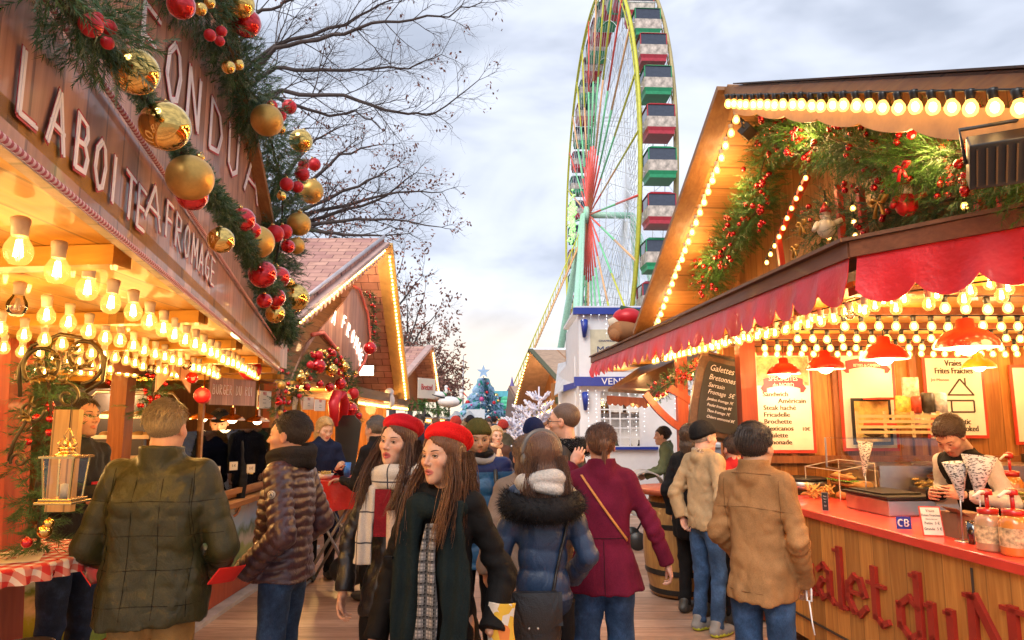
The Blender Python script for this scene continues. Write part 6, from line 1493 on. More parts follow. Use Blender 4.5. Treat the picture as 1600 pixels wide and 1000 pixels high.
for k in range(60):
 a_ = rr_.uniform(0, 1); px = 470 + 75 * a_ + rr_.uniform(-8, 8); py = 600 - 45 * math.sin(PI * a_ * .9) + rr_.uniform(-14, 22); p = Sg(px, py, .22); bl.append((p, rr_.uniform(.016, .035), mts[rr_.choice((0, 0, 2, 3))]))
garland('round wreath of fir packed with red and gold baubles on the second chalet', [Sg(462, 620), Sg(475, 580), Sg(500, 560), Sg(525, 565), Sg(540, 590), Sg(550, 625), Sg(545, 660)], .17, 230, .06, .003, [M_needle, M_needle], seed=31, balls=bl[:95])
garland('fir garland up the inner slope of the second chalet gable', [at(575, 455, 10.9), at(584, 490, 11.0), at(580, 540, 11)], .12, 120, .05, .003, [M_needle, M_needle], seed=32, berries=14, br=.02)
bauble('red and gold bauble hanging under the second chalet gable', at(578, 544, 10.4), .20, M_red); bauble('small gold bauble left of the flood lamp', at(556, 583, 10), .07, M_gold)
q = MB(); p = Sg(530, 625, .3)
for sx in (-1, 1): q.tube([p, p + Vector((0, sx * .12, .10)), p + Vector((0, sx * .3, -.05)), p + Vector((0, sx * .2, -.35))], [.02, .07, .08, .05], 8, flat=.5)
tag(q.build('bow', M_redm), 'big red ribbon bow at the foot of the baubled wreath', 'bow')
q = MB()
for k in range(4): q.tube([at(455 + k * 4, 610 + k * 3, 9), at(460 + k * 3, 640, 8.95), at(455 + k * 5, 672, 9)], [.03, .045, .02], 8, flat=.5)
tag(q.build('curtain', mat('gold_satin_cloth', (.45, .26, .06), .3, .4)), 'gathered gold satin curtain beside the baubled wreath', 'curtain')
q = MB(); pb = at(541, 690, 9.6)
q.slab([pb + Vector((x, 0, z)) for x, z in ((-.12, -.45), (.12, -.45), (.17, .0), (.20, .25), (.10, .36), (-.06, .36), (-.16, .2), (-.15, -.1))], (0, .03, 0)); tag(q.build('black_board', M_black), 'black shaped board leaning by the table', 'board')
c0_ = at(622, 600, 16.5); cp_ = at(672, 541, 19); c1_ = at(684, 625, 22); T_ = thing('market_stall', 'third chalet with pink shingled roof and pretzel sign', 'market stall', (-3, 19, 0))
roof_slab([c0_, c0_ + nB * 4.5, cp_ + nB * 4.5, cp_], .08, [M_shingle], T_, 'roof'); roof_slab([c1_, c1_ + nB * 4.5, cp_ + nB * 4.5, cp_], .08, [M_shingle], T_, 'roof')
q = MB(); q.bar(c0_, cp_, .08, .16, nB); q.bar(cp_, c1_, .08, .2, nB); q.build('barge_board', MATS['pinkish_trim'], T_, world=True)
q = MB(); q.slab([Vector((c0_.x, c0_.y, 1.9)) + nB * .5, c0_ + nB * .5, cp_ + nB * .5, c1_ + nB * .5, Vector((c1_.x, c1_.y, 1.9)) + nB * .5], nB * .05); q.bbox((-5.5, 16.4, 0), (-3.0, 22, .9)); q.build('wall', M_beam, T_, world=True)
q = MB()
for k in range(10): q.ball(c0_ + nB * (k * .16 - .1) - up * .12, .11, 10, 6, 0, (1, .2, 1.2))
q.build('scalloped_trim', MATS['pinkish_trim'], T_, world=True)
bulb_string('light strip on the third chalet gable', [cp_ - nB * .08 - up * .1, c1_ - nB * .08], .14, 'hot', 1.0, group='light strips on the far chalets', wire=False, sock=M_cream)
bulb_string('light strip along the third chalet counter awning', [at(655, 652, 16), at(700, 655, 22)], .16, 'hot', 1.1, group='light strips on the far chalets', wire=False, sock=M_cream)
r, M, W, Hh = sign('pretzel_sign', 'pink sign reading Bretzel with a drawn pretzel at the third chalet', 'shop sign', 653, 680, 590, 622, 15.8, .6, (), M_paper)
q = MB(); textmesh('Bretzel', Hh * .42, q, M @ Matrix.Translation((W * .5, Hh * .42, .006)), 0, 'CENTER', .004, .8); q.build('lettering', M_redink, r)
def stork(label, px, py, Y, s=1):
 p = at(px, py, Y); r = thing('stork_figure', label, 'stork figure', p, 0, 'decorative storks on the third chalet'); q = MB()
 q.ball((0, 0, 0), .17 * s, 14, 10, 0, (1.7, 1, .8)); q.tube([(.22 * s, 0, .03), (.30 * s, 0, .12 * s), (.28 * s, 0, .22 * s)], [.07 * s, .045 * s, .05 * s], 8); q.ball((.29 * s, 0, .25 * s), .06 * s, 10, 8); q.build('body', M_white, r)
 q = MB(); q.tube([(.32 * s, 0, .24 * s), (.46 * s, 0, .10 * s)], [.025, .006], 6); q.build('beak', M_redpaint, r); q = MB(); q.tube([(-.1 * s, -.05, .08), (-.42 * s, -.02, .18 * s)], [.08 * s, .02], 8, flat=.4); q.build('wing', M_black, r)
 q = MB(); q.tube([(.20 * s, 0, -.02), (.26 * s, 0, .08 * s)], [.085 * s, .07 * s], 8); q.build('scarf', mat('green_scarf', (.02, .2, .06), .7), r)
stork('left decorative stork with spread black wing by the pretzel sign', 682, 618, 16.5, .8); stork('right decorative stork leaning over the fir boxes', 702, 628, 16, .95)
for i, (px, py, w_) in enumerate(((648, 632, .5), (672, 638, .55), (690, 641, .45))):
 p = at(px, py, 16.2 + i * .5); garland(('left', 'middle', 'right')[i] + ' box of fir branches on the third chalet awning', [p - Vector((w_ / 2, 0, 0)), p + Vector((w_ / 2, 0, 0))], .12, 90, .09, .006, [M_needle2, M_needle], seed=40 + i, group='fir boxes', sprig=.14)
for i, (px, py, a_, b_) in enumerate(((700, 655, 15, 1), (726, 657, 24, 2))):
 pass
q = MB(); p = at(608, 626, 13.5); q.ball(p, .14, 12, 8, 0, (.8, .8, 1.1)); q.ball(p + up * .16, .09, 10, 8); tag(q.build('white_ornament', M_white), 'small pale blue and white figure on the second chalet awning', 'ornament')
tp = atz(530, 748, 1.10); Yt = tp.y
r = thing('standing_table', 'folding standing table with crossed metal legs in the left of the boardwalk', 'standing table', (tp.x, tp.y, 0)); q = MB(); q.bbox((-.37, -.33, 1.07), (.37, .33, 1.095)); q.build('table_top', M_white, r)
q = MB(); q.tube([(-.32, -.28, 0), (.28, -.2, 1.06)], .016, 8); q.tube([(.25, -.28, 0.1), (-.3, -.2, 1.06)], .016, 8); q.tube([(-.32, .28, 0), (.28, .2, 1.06)], .016, 8); q.tube([(.25, .28, .1), (-.3, .2, 1.06)], .016, 8); q.tube([(-.32, -.28, .03), (-.32, .28, .03)], .014, 8); q.build('leg', mat('grey_tube', (.35, .33, .32), .35, .8), r)
def cl(u, v):
 a = u * 4; k = int(a) % 4; f_ = a - int(a); c4 = [(-.38, -.34), (.38, -.34), (.38, .34), (-.38, .34)]; p0, p1 = c4[k], c4[(k + 1) % 4]; x = p0[0] + (p1[0] - p0[0]) * f_; y = p0[1] + (p1[1] - p0[1]) * f_
 e = 1 + .04 * v * math.sin(u * 60) ; return Vector((x * e, y * e, 1.105 - (.29 + .02 * math.sin(u * 23)) * v))
q = MB(); q.grid(cl, 120, 6); q.add([(-.38, -.34, 1.105), (.38, -.34, 1.105), (.38, .34, 1.105), (-.38, .34, 1.105)], [(0, 1, 2, 3)]); o = q.build('tablecloth', mat('red_plastic_cloth', (.62, .018, .012), .3, var=.15, vs=4, bump=.5, bs=8, bd=.02, coat=.3)); o.location = (tp.x, tp.y, .0); tag(o, 'shiny red plastic cloth on the standing table', 'tablecloth')
for i, (dx, dy, l) in enumerate(((.05, .12, 'blue drinking cup nearer the blonde woman'), (.24, -.15, 'blue drinking cup at the right side of the red table'))):
 q = MB(); q.lathe([(.030, 0), (.042, .15), (.040, .15), (.029, .004)], seg=20); o = q.build('drinking_cup', mat('blue_cup', (.02, .16, .55), .35, var=.3, vs=30)); o.location = (tp.x + dx, tp.y + dy, 1.108); tag(o, l, 'cup')
q = MB(); q.lathe([(.06, 0), (.09, .05), (.085, .05), (.055, .006)], seg=16)
for k in range(14): q.bar((rnd.uniform(-.05, .05), rnd.uniform(-.05, .05), .03), (rnd.uniform(-.06, .06), rnd.uniform(-.06, .06), .075), .01, .01, mi=1)
o = q.build('food_tray', [M_paper, MATS['golden_chip']]); o.location = (tp.x - .12, tp.y - .1, 1.108); tag(o, 'small tray of chips in front of the blonde woman', 'food tray')
q = MB(); q.ball(at(548, 890, 7.2), .22, 14, 10, 0, (1, .7, .7)); tag(q.build('black_bag', mat('black_nylon', (.02, .02, .022), .5, bump=.5, bs=20)), 'black bag lying on the boards under the standing table', 'bag')
y0 = 7.4
r = thing('tasting_bay', 'small shingled bay roof with bulbs and red timber braces beyond the chip stall', 'bay roof', (1.9, 8.0, 0))
pa, pb_, pc = at(948, 618, 9.6), at(1012, 622, 8.6), at(1092, 566, 7.2)
q = MB(); q.bar(pb_, pc, .07, .10); q.build('eave_board', M_redpost, r, world=True)
ra, rb, rc = at(950, 612, 9.6), at(1012, 616, 8.6), at(1092, 560, 7.2)
rt = [ra + Vector((.9, 1.0, .55)), rc + Vector((1.0, .4, .55))]
q = MB(); q.slab([ra, rb, rc, rt[1], rt[0]], (0, 0, .04)); q.build('roof', M_darkx, r, world=True)
q = MB(); q.grid(lambda u, v: pa.lerp(pb_, u) + Vector((0, 0, -(.10 + .03 * abs(math.sin(u * 7 * PI))) * v)), 56, 2, thick=(.01, .02, 0)); q.build('scalloped_edge', M_redpost, r, world=True)
bulb_string('row of bulbs under the sloping eave of the small bay roof', [pb_ - up * .03, pc - up * .04], .09, 'hot', .8, group='light strips on the right side', wire=False, sock=M_cream)
px_ = at(1066, 640, 7.3); q = MB(); q.bar((px_.x, 7.3, 0), (px_.x, 7.3, 2.5), .11, .11, (0, 1, 0)); q.build('post', M_redpost, r, world=True)
def brace(a, b, c):
 q = MB(); A, B, C_ = at(*a, 7.3), at(*b, 7.28), at(*c, 7.28); pts = [A.lerp(B, t).lerp(B.lerp(C_, t), t) for t in np.linspace(0, 1, 9)]
 for i in range(8): q.bar(pts[i], pts[i + 1] + (pts[i + 1] - pts[i]) * .15, .07, .09, (0, 1, 0))
 q.build('brace', M_redpost, r, world=True)
brace((1008, 615), (1035, 652), (1062, 668)); brace((1135, 672), (1105, 640), (1048, 608)); brace((1072, 668), (1095, 650), (1120, 618)); lamp('bulb_light', (px_.x - .3, 7.0, 2.05), 10, (1, .6, .26)); lamp('bulb_light', (px_.x + .5, 6.9, 2.1), 8, (1, .6, .26))
garland('thin fir and berry garland under the small bay eave', [at(1020, 615, 7.9), at(1060, 590, 7.3), at(1110, 570, 6.9)], .09, 200, .045, .003, [M_needle, M_needle], seed=50, berries=20, br=.02)
bb = at(1128, 622, 6.5); r = thing('chalk_board', 'barrel shaped wooden blackboard with chalked crepe prices', 'chalk board', bb, math.radians(8))
R_ = Matrix.Rotation(math.radians(12), 3, 'Y')
def barrel(w, h, k=.5): return [R_ @ Vector((x, 0, z)) for x, z in [(-w * (1 - .22 * (1 - math.cos(t)) * 1) if False else -w * (.80 + .20 * math.cos(t)), h * math.sin(t) / 1.0) for t in np.linspace(1.35, -1.35, 12)] + [(w * (.80 + .20 * math.cos(t)), h * math.sin(t)) for t in np.linspace(-1.35, 1.35, 12)]]
q = MB(); q.slab(barrel(.29, .42), (0, .04, 0)); q.build('frame', MATS['dark_board'], r)
q = MB(); q.slab([p + Vector((0, -.008, 0)) for p in barrel(.22, .33)], (0, .006, 0)); q.build('slate', mat('slate', (.02, .018, .016), .6, var=.4), r)
q = MB(); M = frame((0, -.011, 0), R_ @ Vector((1, 0, 0)), R_ @ Vector((0, 0, 1)))
for i, (s_, z_, k) in enumerate((('Galettes', .235, .085), ('Bretonnes', .15, .075), ('Sarrasin', .08, .06), ('Fromage  5€', .015, .06), ('Jambon fromage 7€', -.045, .038), ('Poulet fromage 8€', -.10, .038), ('Thon fromage 7€', -.155, .038), ('Chèvre emmental 8€', -.21, .038))): textmesh(s_, k, q, M @ Matrix.Translation((-.17 + .006 * i, z_, 0)), 0, 'LEFT', .0008, .85, .25)
q.build('chalk_lettering', M_whiteink, r)
for z_ in (-.38, .38): MB().bar(R_ @ Vector((-.2, -.004, z_)), R_ @ Vector((.2, -.004, z_)), .01, .02).build('hoop', M_iron, r)
M_barrel = wood('barrel_stave', (.34, .14, .035), (.62, .32, .09), 'z', .5, 'x', seam=0, coat=.3)
def barrel_table(label, x, y, top, glow=0):
 r = thing('barrel_table', label, 'barrel', (x, y, 0), 0, 'barrels used as tables'); q = MB(); n = 14; q.lathe([(.29 + .07 * math.sin(PI * i / n), .02 + .93 * i / n) for i in range(n + 1)], seg=40); q.build('staves', M_barrel, r)
 for z_ in (.07, .25, .68, .88):
  q = MB(); rr = .295 + .07 * math.sin(PI * (z_ - .02) / .93); q.lathe([(rr, z_ - .025), (rr + .004, z_), (rr, z_ + .025)], seg=40, cap=False); q.build('hoop', M_iron, r)
 q = MB(); q.lathe([(top, .985), (top, 1.03), (top - .01, 1.035)], seg=40); q.lathe([(.2, .95), (.2, .985)], seg=20); q.build('table_top', M_redpost, r)
barrel_table('big varnished barrel with black hoops under the red braces', at(1060, 800, 7.1).x, 7.1, .42); barrel_table('second barrel table further off, only its red top showing', at(1075, 720, 8.6).x + .3, 8.4, .40)
bp2 = at(975, 515, 9.0); r = thing('plush_toy', 'brown plush toy head with red and white hat peeping over the awning', 'plush toy', bp2)
q = MB(); q.ball((0, 0, -.02), .20, 18, 12, 0, (1.1, 1, .8)); q.ball((-.13, -.10, -.08), .09, 12, 8); q.build('head', mat('brown_plush', (.30, .13, .05), .9, bump=.5), r)
q = MB(); q.tube([(-.2, 0, .07), (0, -.02, .12), (.22, 0, .10)], [.07, .10, .07], 12); q.build('hat_brim', mat('cream_plush', (.65, .55, .42), .9, bump=.5), r); q = MB(); q.ball((.05, 0, .16), .18, 16, 10, 0, (1.1, 1, .75)); q.build('hat', M_redm, r); q = MB(); q.tube([(-.05, -.05, .27), (.3, 0, .20)], [.05, .06], 8); q.build('green_band', mat('dark_green_felt', (.02, .06, .03), .8), r)
YK = 12.5; k0 = at(905, 600, YK); k1 = at(1062, 600, YK); x0, x1 = k0.x, k1.x; zt = at(930, 492, YK).z
K_ = thing('kiosk', 'white painted wine kiosk with royal blue trims and fairy lights', 'kiosk', ((x0 + x1) / 2, YK + 1, 0))
zv = at(940, 597, YK).z; zs = at(985, 698, YK).z; zw = at(960, 604, YK).z; wx0, wx1 = at(938, 650, YK).x, at(1000, 650, YK).x; xr = 5.2
q = MB(); q.bbox((x0, YK, 0), (wx0, YK + .1, zt)); q.bbox((wx1, YK, 0), (x1 - .12, YK + .1, zt)); q.bbox((wx0, YK, 0), (wx1, YK + .1, zs)); q.bbox((wx0, YK, zw - .08), (wx1, YK + .1, zt)); q.bbox((x0, YK + .1, 0), (x0 + .1, YK + 3, zt)); q.bbox((x1 - .12, YK - .03, 0), (x1 + .02, YK + .1, zt)); q.bbox((x1 + .02, YK, 2.25), (xr, YK + .1, zt)); q.build('wall', M_white, K_, world=True)
q = MB(); q.bbox((x0, YK + 2.9, 0), (xr, YK + 3, zt)); q.bbox((x0 - .05, YK - .05, zt + .10), (xr, YK + 3, zt + .16)); q.build('back_wall', M_white, K_, world=True)
q = MB(); q.bbox((x0 - .1, YK - .12, zt), (xr, YK + .02, zt + .12)); q.build('cornice', M_blue, K_, world=True)
q = MB(); q.bbox((x0 - .10, YK - .14, zv - .075), (at(988, 597, YK).x + .8, YK - .02, zv + .09)); q.bbox((at(1088, 603, YK).x, YK - .1, zv - .15), (xr, YK - .01, zv + .10)); q.build('blue_board', M_blue, K_, world=True)
q = MB(); M = frame((at(962, 597, YK).x, YK - .145, zv - .05), (1, 0, 0), (0, 0, 1)); textmesh('VENTE', .17, q, M, 0, 'CENTER', .004, 1.1); q.build('lettering', M_whiteink, K_, world=True)
q = MB(); a_, b_ = at(922, 515, YK), at(1000, 580, YK); q.bbox((a_.x, YK - .012, b_.z), (b_.x, YK - .002, a_.z)); q.build('cream_panel', mat('cream_panel', (.55, .50, .36), .6), K_, world=True)
q = MB(); M = frame((at(932, 551, YK).x, YK - .016, at(932, 551, YK).z), (1, 0, 0), (0, 0, 1)); textmesh('MOSCATEL', .17, q, M, 0, 'LEFT', .003, 1.1); textmesh('CHAMPAGNE', .05, q, M @ Matrix.Translation((.04, .20, 0)), 0, 'LEFT', .003, 1.2); q.build('lettering', mat('blue_ink', (.03, .05, .15), .5), K_, world=True)
q = MB()
for px in (909, ):
 for zz_ in (zt - .12, zv - .2): q.tube([(x0 + .1, YK - .09, zz_), (x0 + .1, YK - .13, zz_ - .12), (x0 + .1, YK - .05, zz_ - .3)], [.07, .06, .03], 8)
q.build('bracket', M_blue, K_, world=True)
q = MB(); q.bbox((wx0 - .06, YK - .08, zs - .05), (wx1 + .3, YK - .005, zs - .0)); q.build('sill', M_blue, K_, world=True)
q = MB()
for k in range(5): x = wx0 + (wx1 - wx0) * k / 4; q.bbox((x - .012, YK + .01, zs), (x + .012, YK + .04, zw - .08))
for k in range(7): z_ = zs + (zw - .08 - zs) * k / 6; q.bbox((wx0, YK + .012, z_ - .012), (wx1, YK + .038, z_ + .012))
q.build('glazing_bar', M_white, K_, world=True); q = MB(); q.bbox((wx0, YK + .045, zs), (wx1, YK + .05, zw - .08)); q.build('pane', M_glass, K_, world=True)
q = MB(); q.bbox((x1 + .02, YK - .2, 0), (xr, YK - .1, at(1100, 768 - 70, YK).z - .0)); q.build('counter', mat('grey_panelling', (.22, .23, .26), .6, var=.1), K_, world=True); zc_ = at(1100, 698, YK).z; q = MB(); q.bbox((x1 + .02, YK - .25, zc_), (xr, YK + .3, zc_ + .05)); q.build('counter_top', mat('grey_top', (.4, .4, .42), .4), K_, world=True)
q = MB(); q.bbox((x0 + .1, YK + 2.0, .9), (xr, YK + 2.5, .95)); q.bbox((x0 + .1, YK + 2.4, 1.8), (xr, YK + 2.9, 1.83)); q.bbox((x0 + .1, YK + 2.4, 2.3), (xr, YK + 2.9, 2.33)); q.build('shelf', mat('dark_shelf', (.10, .06, .04), .6), K_, world=True)
lamp('kiosk_light', ((x0 + xr) / 2, YK + 1.4, 2.6), 60, (1, .85, .7), .15); lamp('kiosk_light', (x1 + 1.2, YK + .8, 2.3), 25, (1, .8, .6), .1)
rb = random.Random(9)
for k in range(34):
 x = x0 + .3 + (xr - x0 - .5) * rb.random(); z_, y_ = rb.choice(((.95, YK + 2.1), (1.83, YK + 2.5), (2.33, YK + 2.5), (zc_ + .05, YK + .0)))
 if z_ == zc_ + .05 and x < x1 + .2: x += 1.3
 q = MB(); q.lathe([(.037, 0), (.037, .18), (.014, .23), (.013, .30)], seg=12); o = q.build('wine_bottle', mat('bottle_%d' % (k % 4), ((.02, .05, .02), (.05, .02, .01), (.25, .22, .08), (.03, .03, .04))[k % 4], .15)); o.location = (x, y_, z_); tag(o, 'wine bottle standing on a shelf or counter of the white kiosk', 'bottle', 'bottles in the kiosk')
ic = thing('fairy_lights', 'icicle curtain of tiny cool white lights along the kiosk front', 'fairy lights', (x0, YK - .18, zt)); q = MB(); w2 = MB()
for k in range(56):
 x = x0 + (xr - x0) * k / 56; zz0 = (zt - .02) if k % 2 else (zv - .14); L = rb.uniform(.10, .55) if k % 2 else rb.uniform(.15, .95); w2.tube([(x, YK - .17, zz0), (x, YK - .17, zz0 - L)], .003, 4)
 for j in range(int(L / .08)): q.ball((x + rb.uniform(-.01, .01), YK - .175, zz0 - j * .08 - rb.uniform(0, .03)), .006, 6, 4)
q.build('tiny_lights', emit('tiny_cool', (.85, .92, 1), 2.5), ic, world=True); tag(ic.children[0], kind='stuff'); w2.build('wire', M_white, ic, world=True)
q = MB(); a_, b_ = at(872, 610, 16), at(905, 610, 13.2); q.slab([(a_.x, 16, 0), (x0 - .02, 13.2, 0), (x0 - .02, 13.2, 2.9), (a_.x, 16, 2.7)], (.1, 0, 0)); q2 = MB()
W_ = thing('white_hut', 'white hut with grey awning standing behind the kiosk', 'hut', (a_.x, 14.5, 0)); q.build('wall', M_white, W_, world=True); q2.slab([at(866, 618, 15), at(903, 598, 13), at(905, 562, 14.5), at(872, 570, 17)], (0, .02, .03)); q2.build('awning', mat('grey_canvas', (.55, .55, .57), .7), W_, world=True)
q2 = MB(); q2.slab([at(880, 612, 13.9), at(903, 605, 12.9), at(903, 596, 12.9), at(880, 602, 13.9)], (.0, -.02, 0)); q2.build('sign_panel', M_blue, W_, world=True)
tn = thing('white_tent', 'large white pitched tent roof behind the wooden chalet', 'tent', (3, 30, 0)); q = MB(); q.slab([at(828, 545, 34), at(905, 545, 30), at(925, 610, 24), at(872, 606, 24)], (0, .05, .05)); q.build('roof', mat('tent_white', (.72, .74, .78), .6), tn, world=True)
D_ = thing('market_stall', 'wooden chalet with steep open gable and white lit edge, right of the blue fir', 'market stall', (3, 21, 0))
d0, dpk, d1_ = at(806, 632, 23.5), at(829, 546, 21), at(874, 596, 18.0); dd = Vector((3.2, .4, 0))
roof_slab([d1_, d1_ + dd, dpk + dd, dpk], .07, [mat('tan_roof', (.42, .27, .18), .7, var=.2)], D_, 'roof'); roof_slab([d0, d0 + dd, dpk + dd, dpk], .07, [MATS['tan_roof']], D_, 'roof')
q = MB(); q.bar(d0, dpk, .05, .14, (1, 0, 0)); q.bar(dpk, d1_, .05, .14, (1, 0, 0)); q.build('barge_board', mat('olive_trim', (.08, .08, .03), .6), D_, world=True)
q = MB(); o_ = Vector((.8, .1, 0)); q.slab([d0 + o_ - up * .9, d0 + o_, dpk + o_, d1_ + o_, d1_ + o_ - up * .7], (.05, 0, 0)); q.bbox((d0.x + .9, 17.9, 0), (4, 18, 2.6)); q.bbox((d0.x + .9, 17.95, 0), (d0.x + 1, 24, 2.2)); q.build('wall', M_orange, D_, world=True)
bulb_string('white light strip on the gable of the right far chalet', [d0 - Vector((.06, 0, 0)), dpk - Vector((.06, 0, .05))], .16, 'hot', 1.0, group='light strips on the right side', wire=False, sock=M_cream)
a_, b_ = at(798, 662, 24), at(872, 625, 17.8); q = MB(); q.bar(a_, b_, .10, .16); q.build('awning_beam', MATS['olive_trim'], D_, world=True); bulb_string('bulbs along the awning of the right far chalet', [a_ - up * .1, b_ - up * .1], .2, 'hot', 1.2, group='light strips on the right side', wire=False, sock=M_cream)
lamp('bulb_light', d1_ + Vector((.3, .8, -.2)), 25, (1, .6, .26)); lamp('bulb_light', (d0.x + .6, 19.5, 2.0), 35, (1, .6, .26)); lamp('bulb_light', dpk + Vector((.4, 0, -.9)), 12, (1, .6, .26))
D2 = thing('market_stall', 'farther small gabled chalet left of the wooden chalet', 'market stall', (2, 34, 0)); e0, ep, e1 = at(790, 645, 38), at(795, 603, 35), at(815, 640, 31)
roof_slab([e1, e1 + dd, ep + dd, ep], .07, [MATS['tan_roof']], D2, 'roof'); roof_slab([e0, e0 + dd, ep + dd, ep], .07, [MATS['tan_roof']], D2, 'roof'); q = MB(); q.slab([Vector((e0.x, e0.y, 0)), e0, ep, e1, Vector((e1.x, e1.y, 0))], (.1, 0, 0)); q.build('wall', M_beam, D2, world=True)
M_frost = mat('frosted_twig', (.62, .62, .74), .7, var=.15)
def frosted(label, px, Y, ztop, w_, seed):
 x = at(px, 600, Y).x; r = thing('frosted_tree', label, 'frosted tree', (x, Y, 0), 0, 'white frosted fir trees'); rr = random.Random(seed); q = MB(); q.tube([(0, 0, 0), (0, 0, ztop)], [.05, .012], 8); q.build('trunk', M_frost, r); q = MB()
 z = .5
 while z < ztop - .1:
  L = w_ * (1 - (z - .3) / ztop) + .08
  for k in range(7):
   a = rr.uniform(0, 6.28); e = Vector((math.cos(a) * L, math.sin(a) * L, L * .45)) * rr.uniform(.8, 1.1); b = Vector((0, 0, z)); q.tube([b, b + e * .5 - up * .02, b + e + up * .05], [.022, .022, .014], 5)
   for j in range(5):
    s0_ = b + e * (.3 + .14 * j); dv = Vector((rr.gauss(0, 1), rr.gauss(0, 1), rr.uniform(.3, 1.3))).normalized() * L * .28; q.tube([s0_, s0_ + dv], [.015, .010], 4)
  z += ztop * .075
 q.build('crown', M_frost, r)
frosted('taller white frosted fir with bare upright twigs behind the man in glasses', 842, 11.5, at(842, 604, 11.5).z, .62, 3); frosted('shorter denser frosted fir left of the taller one', 803, 12.5, at(803, 648, 12.5).z, .62, 4); frosted('pale pinkish frosted fir just beyond the other two', 815, 14.5, at(815, 632, 14.5).z, .6, 5)
YX = 52; xb = at(755, 660, YX); zt_ = at(755, 588, YX).z; r = thing('christmas_tree', 'tall blue green lit fir with pale star at the end of the street', 'christmas tree', (xb.x, YX, 0)); rr = random.Random(8)
q = MB(); q.tube([(0, 0, 0), (0, 0, zt_)], [.15, .03], 8); q.build('trunk', M_stem, r); q = MB()
for k in range(2600):
 t = rr.random() ** .85; z = .4 + (zt_ - .5) * t; R0 = 3.1 * (1 - t) ** 1.2 + .06; a = rr.uniform(0, 6.28); rad = R0 * rr.uniform(.55, 1) * (1 + .18 * math.sin(t * 46)); p = Vector((math.cos(a) * rad, math.sin(a) * rad, z - rad * .16)); d = Vector((math.cos(a), math.sin(a), -.4)); s = Vector((-d.y, d.x, 0)) * .09
 L = .42; mi = 1 if t > .38 and rr.random() < .75 or rr.random() < .25 else 0; q.add([p - s, p + s, p + d * L - up * .1 + s * .3, p + d * L * .9 + up * .1], [(0, 1, 2, 3)], mi)
q.build('crown', [mat('teal_needles', (.06, .46, .36), .6, var=.4, vs=3), mat('blue_needles', (.38, .55, .82), .6, var=.4, vs=3)], r)
for k in range(36):
 t = rr.random(); a = rr.uniform(PI, 2 * PI); R0 = 3.0 * (1 - t) ** 1.05 + .15; q = MB(); q.ball((math.cos(a) * R0, math.sin(a) * R0, .5 + (zt_ - .6) * t - R0 * .16), rr.uniform(.09, .2), 10, 6); q.build('bauble', (mat('pink_ball', (.6, .08, .25), .3), M_gold, mat('white_ball', (.7, .75, .8), .3), M_redm)[k % 4], r)
q = MB(); q.slab([(math.sin(k * PI / 5) * (.55 if k % 2 == 0 else .22), 0, zt_ + .35 + math.cos(k * PI / 5) * (.55 if k % 2 == 0 else .22)) for k in range(10)], (0, .08, 0)); q.build('star', mat('star_blue', (.35, .5, .7), .4), r)
r = thing('fairground_booth', 'pink and turquoise fairground booth behind the blue fir', 'fairground booth', (at(790, 640, 60).x, 60, 0)); q = MB(); xx = at(790, 640, 60).x; q.bbox((at(770, 640, 60).x, 60, 0), (at(812, 640, 60).x, 63, at(790, 618, 60).z)); q.build('wall', mat('pink_panel', (.60, .18, .38), .6, var=.4, vs=1), r, world=True)
q = MB(); q.bbox((at(762, 640, 59).x, 58.6, at(790, 620, 59).z), (at(818, 640, 59).x, 63, at(790, 611, 59).z)); q.build('roof', mat('turquoise_roof', (.12, .45, .55), .5, var=.3, vs=2), r, world=True); q = MB(); q.lathe([(.5, at(0, 612, 60).z), (.15, at(0, 600, 60).z), (.02, at(0, 588, 60).z)], (at(800, 600, 60).x, 60, 0), 10); q.build('spire', mat('purple_spire', (.15, .10, .3), .5), r, world=True); q = MB()
for k in range(9): q.ball((at(788 + 3 * (k % 3), 630, 59).x, 58.9, at(0, 622 + 6 * (k // 3), 59).z), .35, 8, 6)
q.build('green_ornament', mat('mint', (.10, .6, .35), .5), r, world=True)
for i, (px0, px1, py, Y, c, l) in enumerate(((700, 742, 646, 40, (.45, .45, .47), 'low grey roofed far stall left of the blue fir'), (715, 790, 652, 62, (.62, .62, .64), 'long white roofed far stall beneath the blue fir'), (640, 720, 655, 30, (.40, .12, .08), 'low red fronted far stall beyond the pretzel sign'), (770, 830, 655, 40, (.5, .4, .1), 'low yellow fronted far stall right of the blue fir'))):
 a_, b_ = at(px0, py, Y), at(px1, py, Y); r = thing('far_stall', l, 'market stall', (a_.x, Y, 0)); q = MB(); q.bbox((a_.x, Y + .3, 0), (b_.x, Y + 2.5, a_.z - .35)); q.build('wall', mat('far_wall_%d' % i, c, .7, var=.4, vs=2), r, world=True); q = MB(); n_ = max(2, int((b_.x - a_.x) / 1.6))
 for k in range(n_):
  u0_, u1_ = a_.x + (b_.x - a_.x) * k / n_, a_.x + (b_.x - a_.x) * (k + 1) / n_; q.slab([(u0_, Y, a_.z - .35), (u1_, Y, a_.z - .35), ((u0_ + u1_) / 2, Y + .01, a_.z + .15)], (0, 2.7, 0))
 q.build('roof', mat('far_roof', (.50, .50, .52), .7, var=.15), r, world=True)
q = MB(); p = at(743, 648, 45); q.bbox((p.x - .6, 45, p.z - .35), (p.x + .6, 45.1, p.z + .35)); q.bbox((p.x - .05, 45.02, 0), (p.x + .05, 45.08, p.z - .35)); tag(q.build('white_sign', M_white), 'small white sign board above the far crowd', 'sign')
q = MB(); p = at(724, 555, 160); q.tube([(p.x, 160, 0), p], [.25, .12], 8); tag(q.build('mast', mat('grey_mast', (.35, .36, .4), .5)), 'thin grey mast far off against the pale horizon', 'mast')
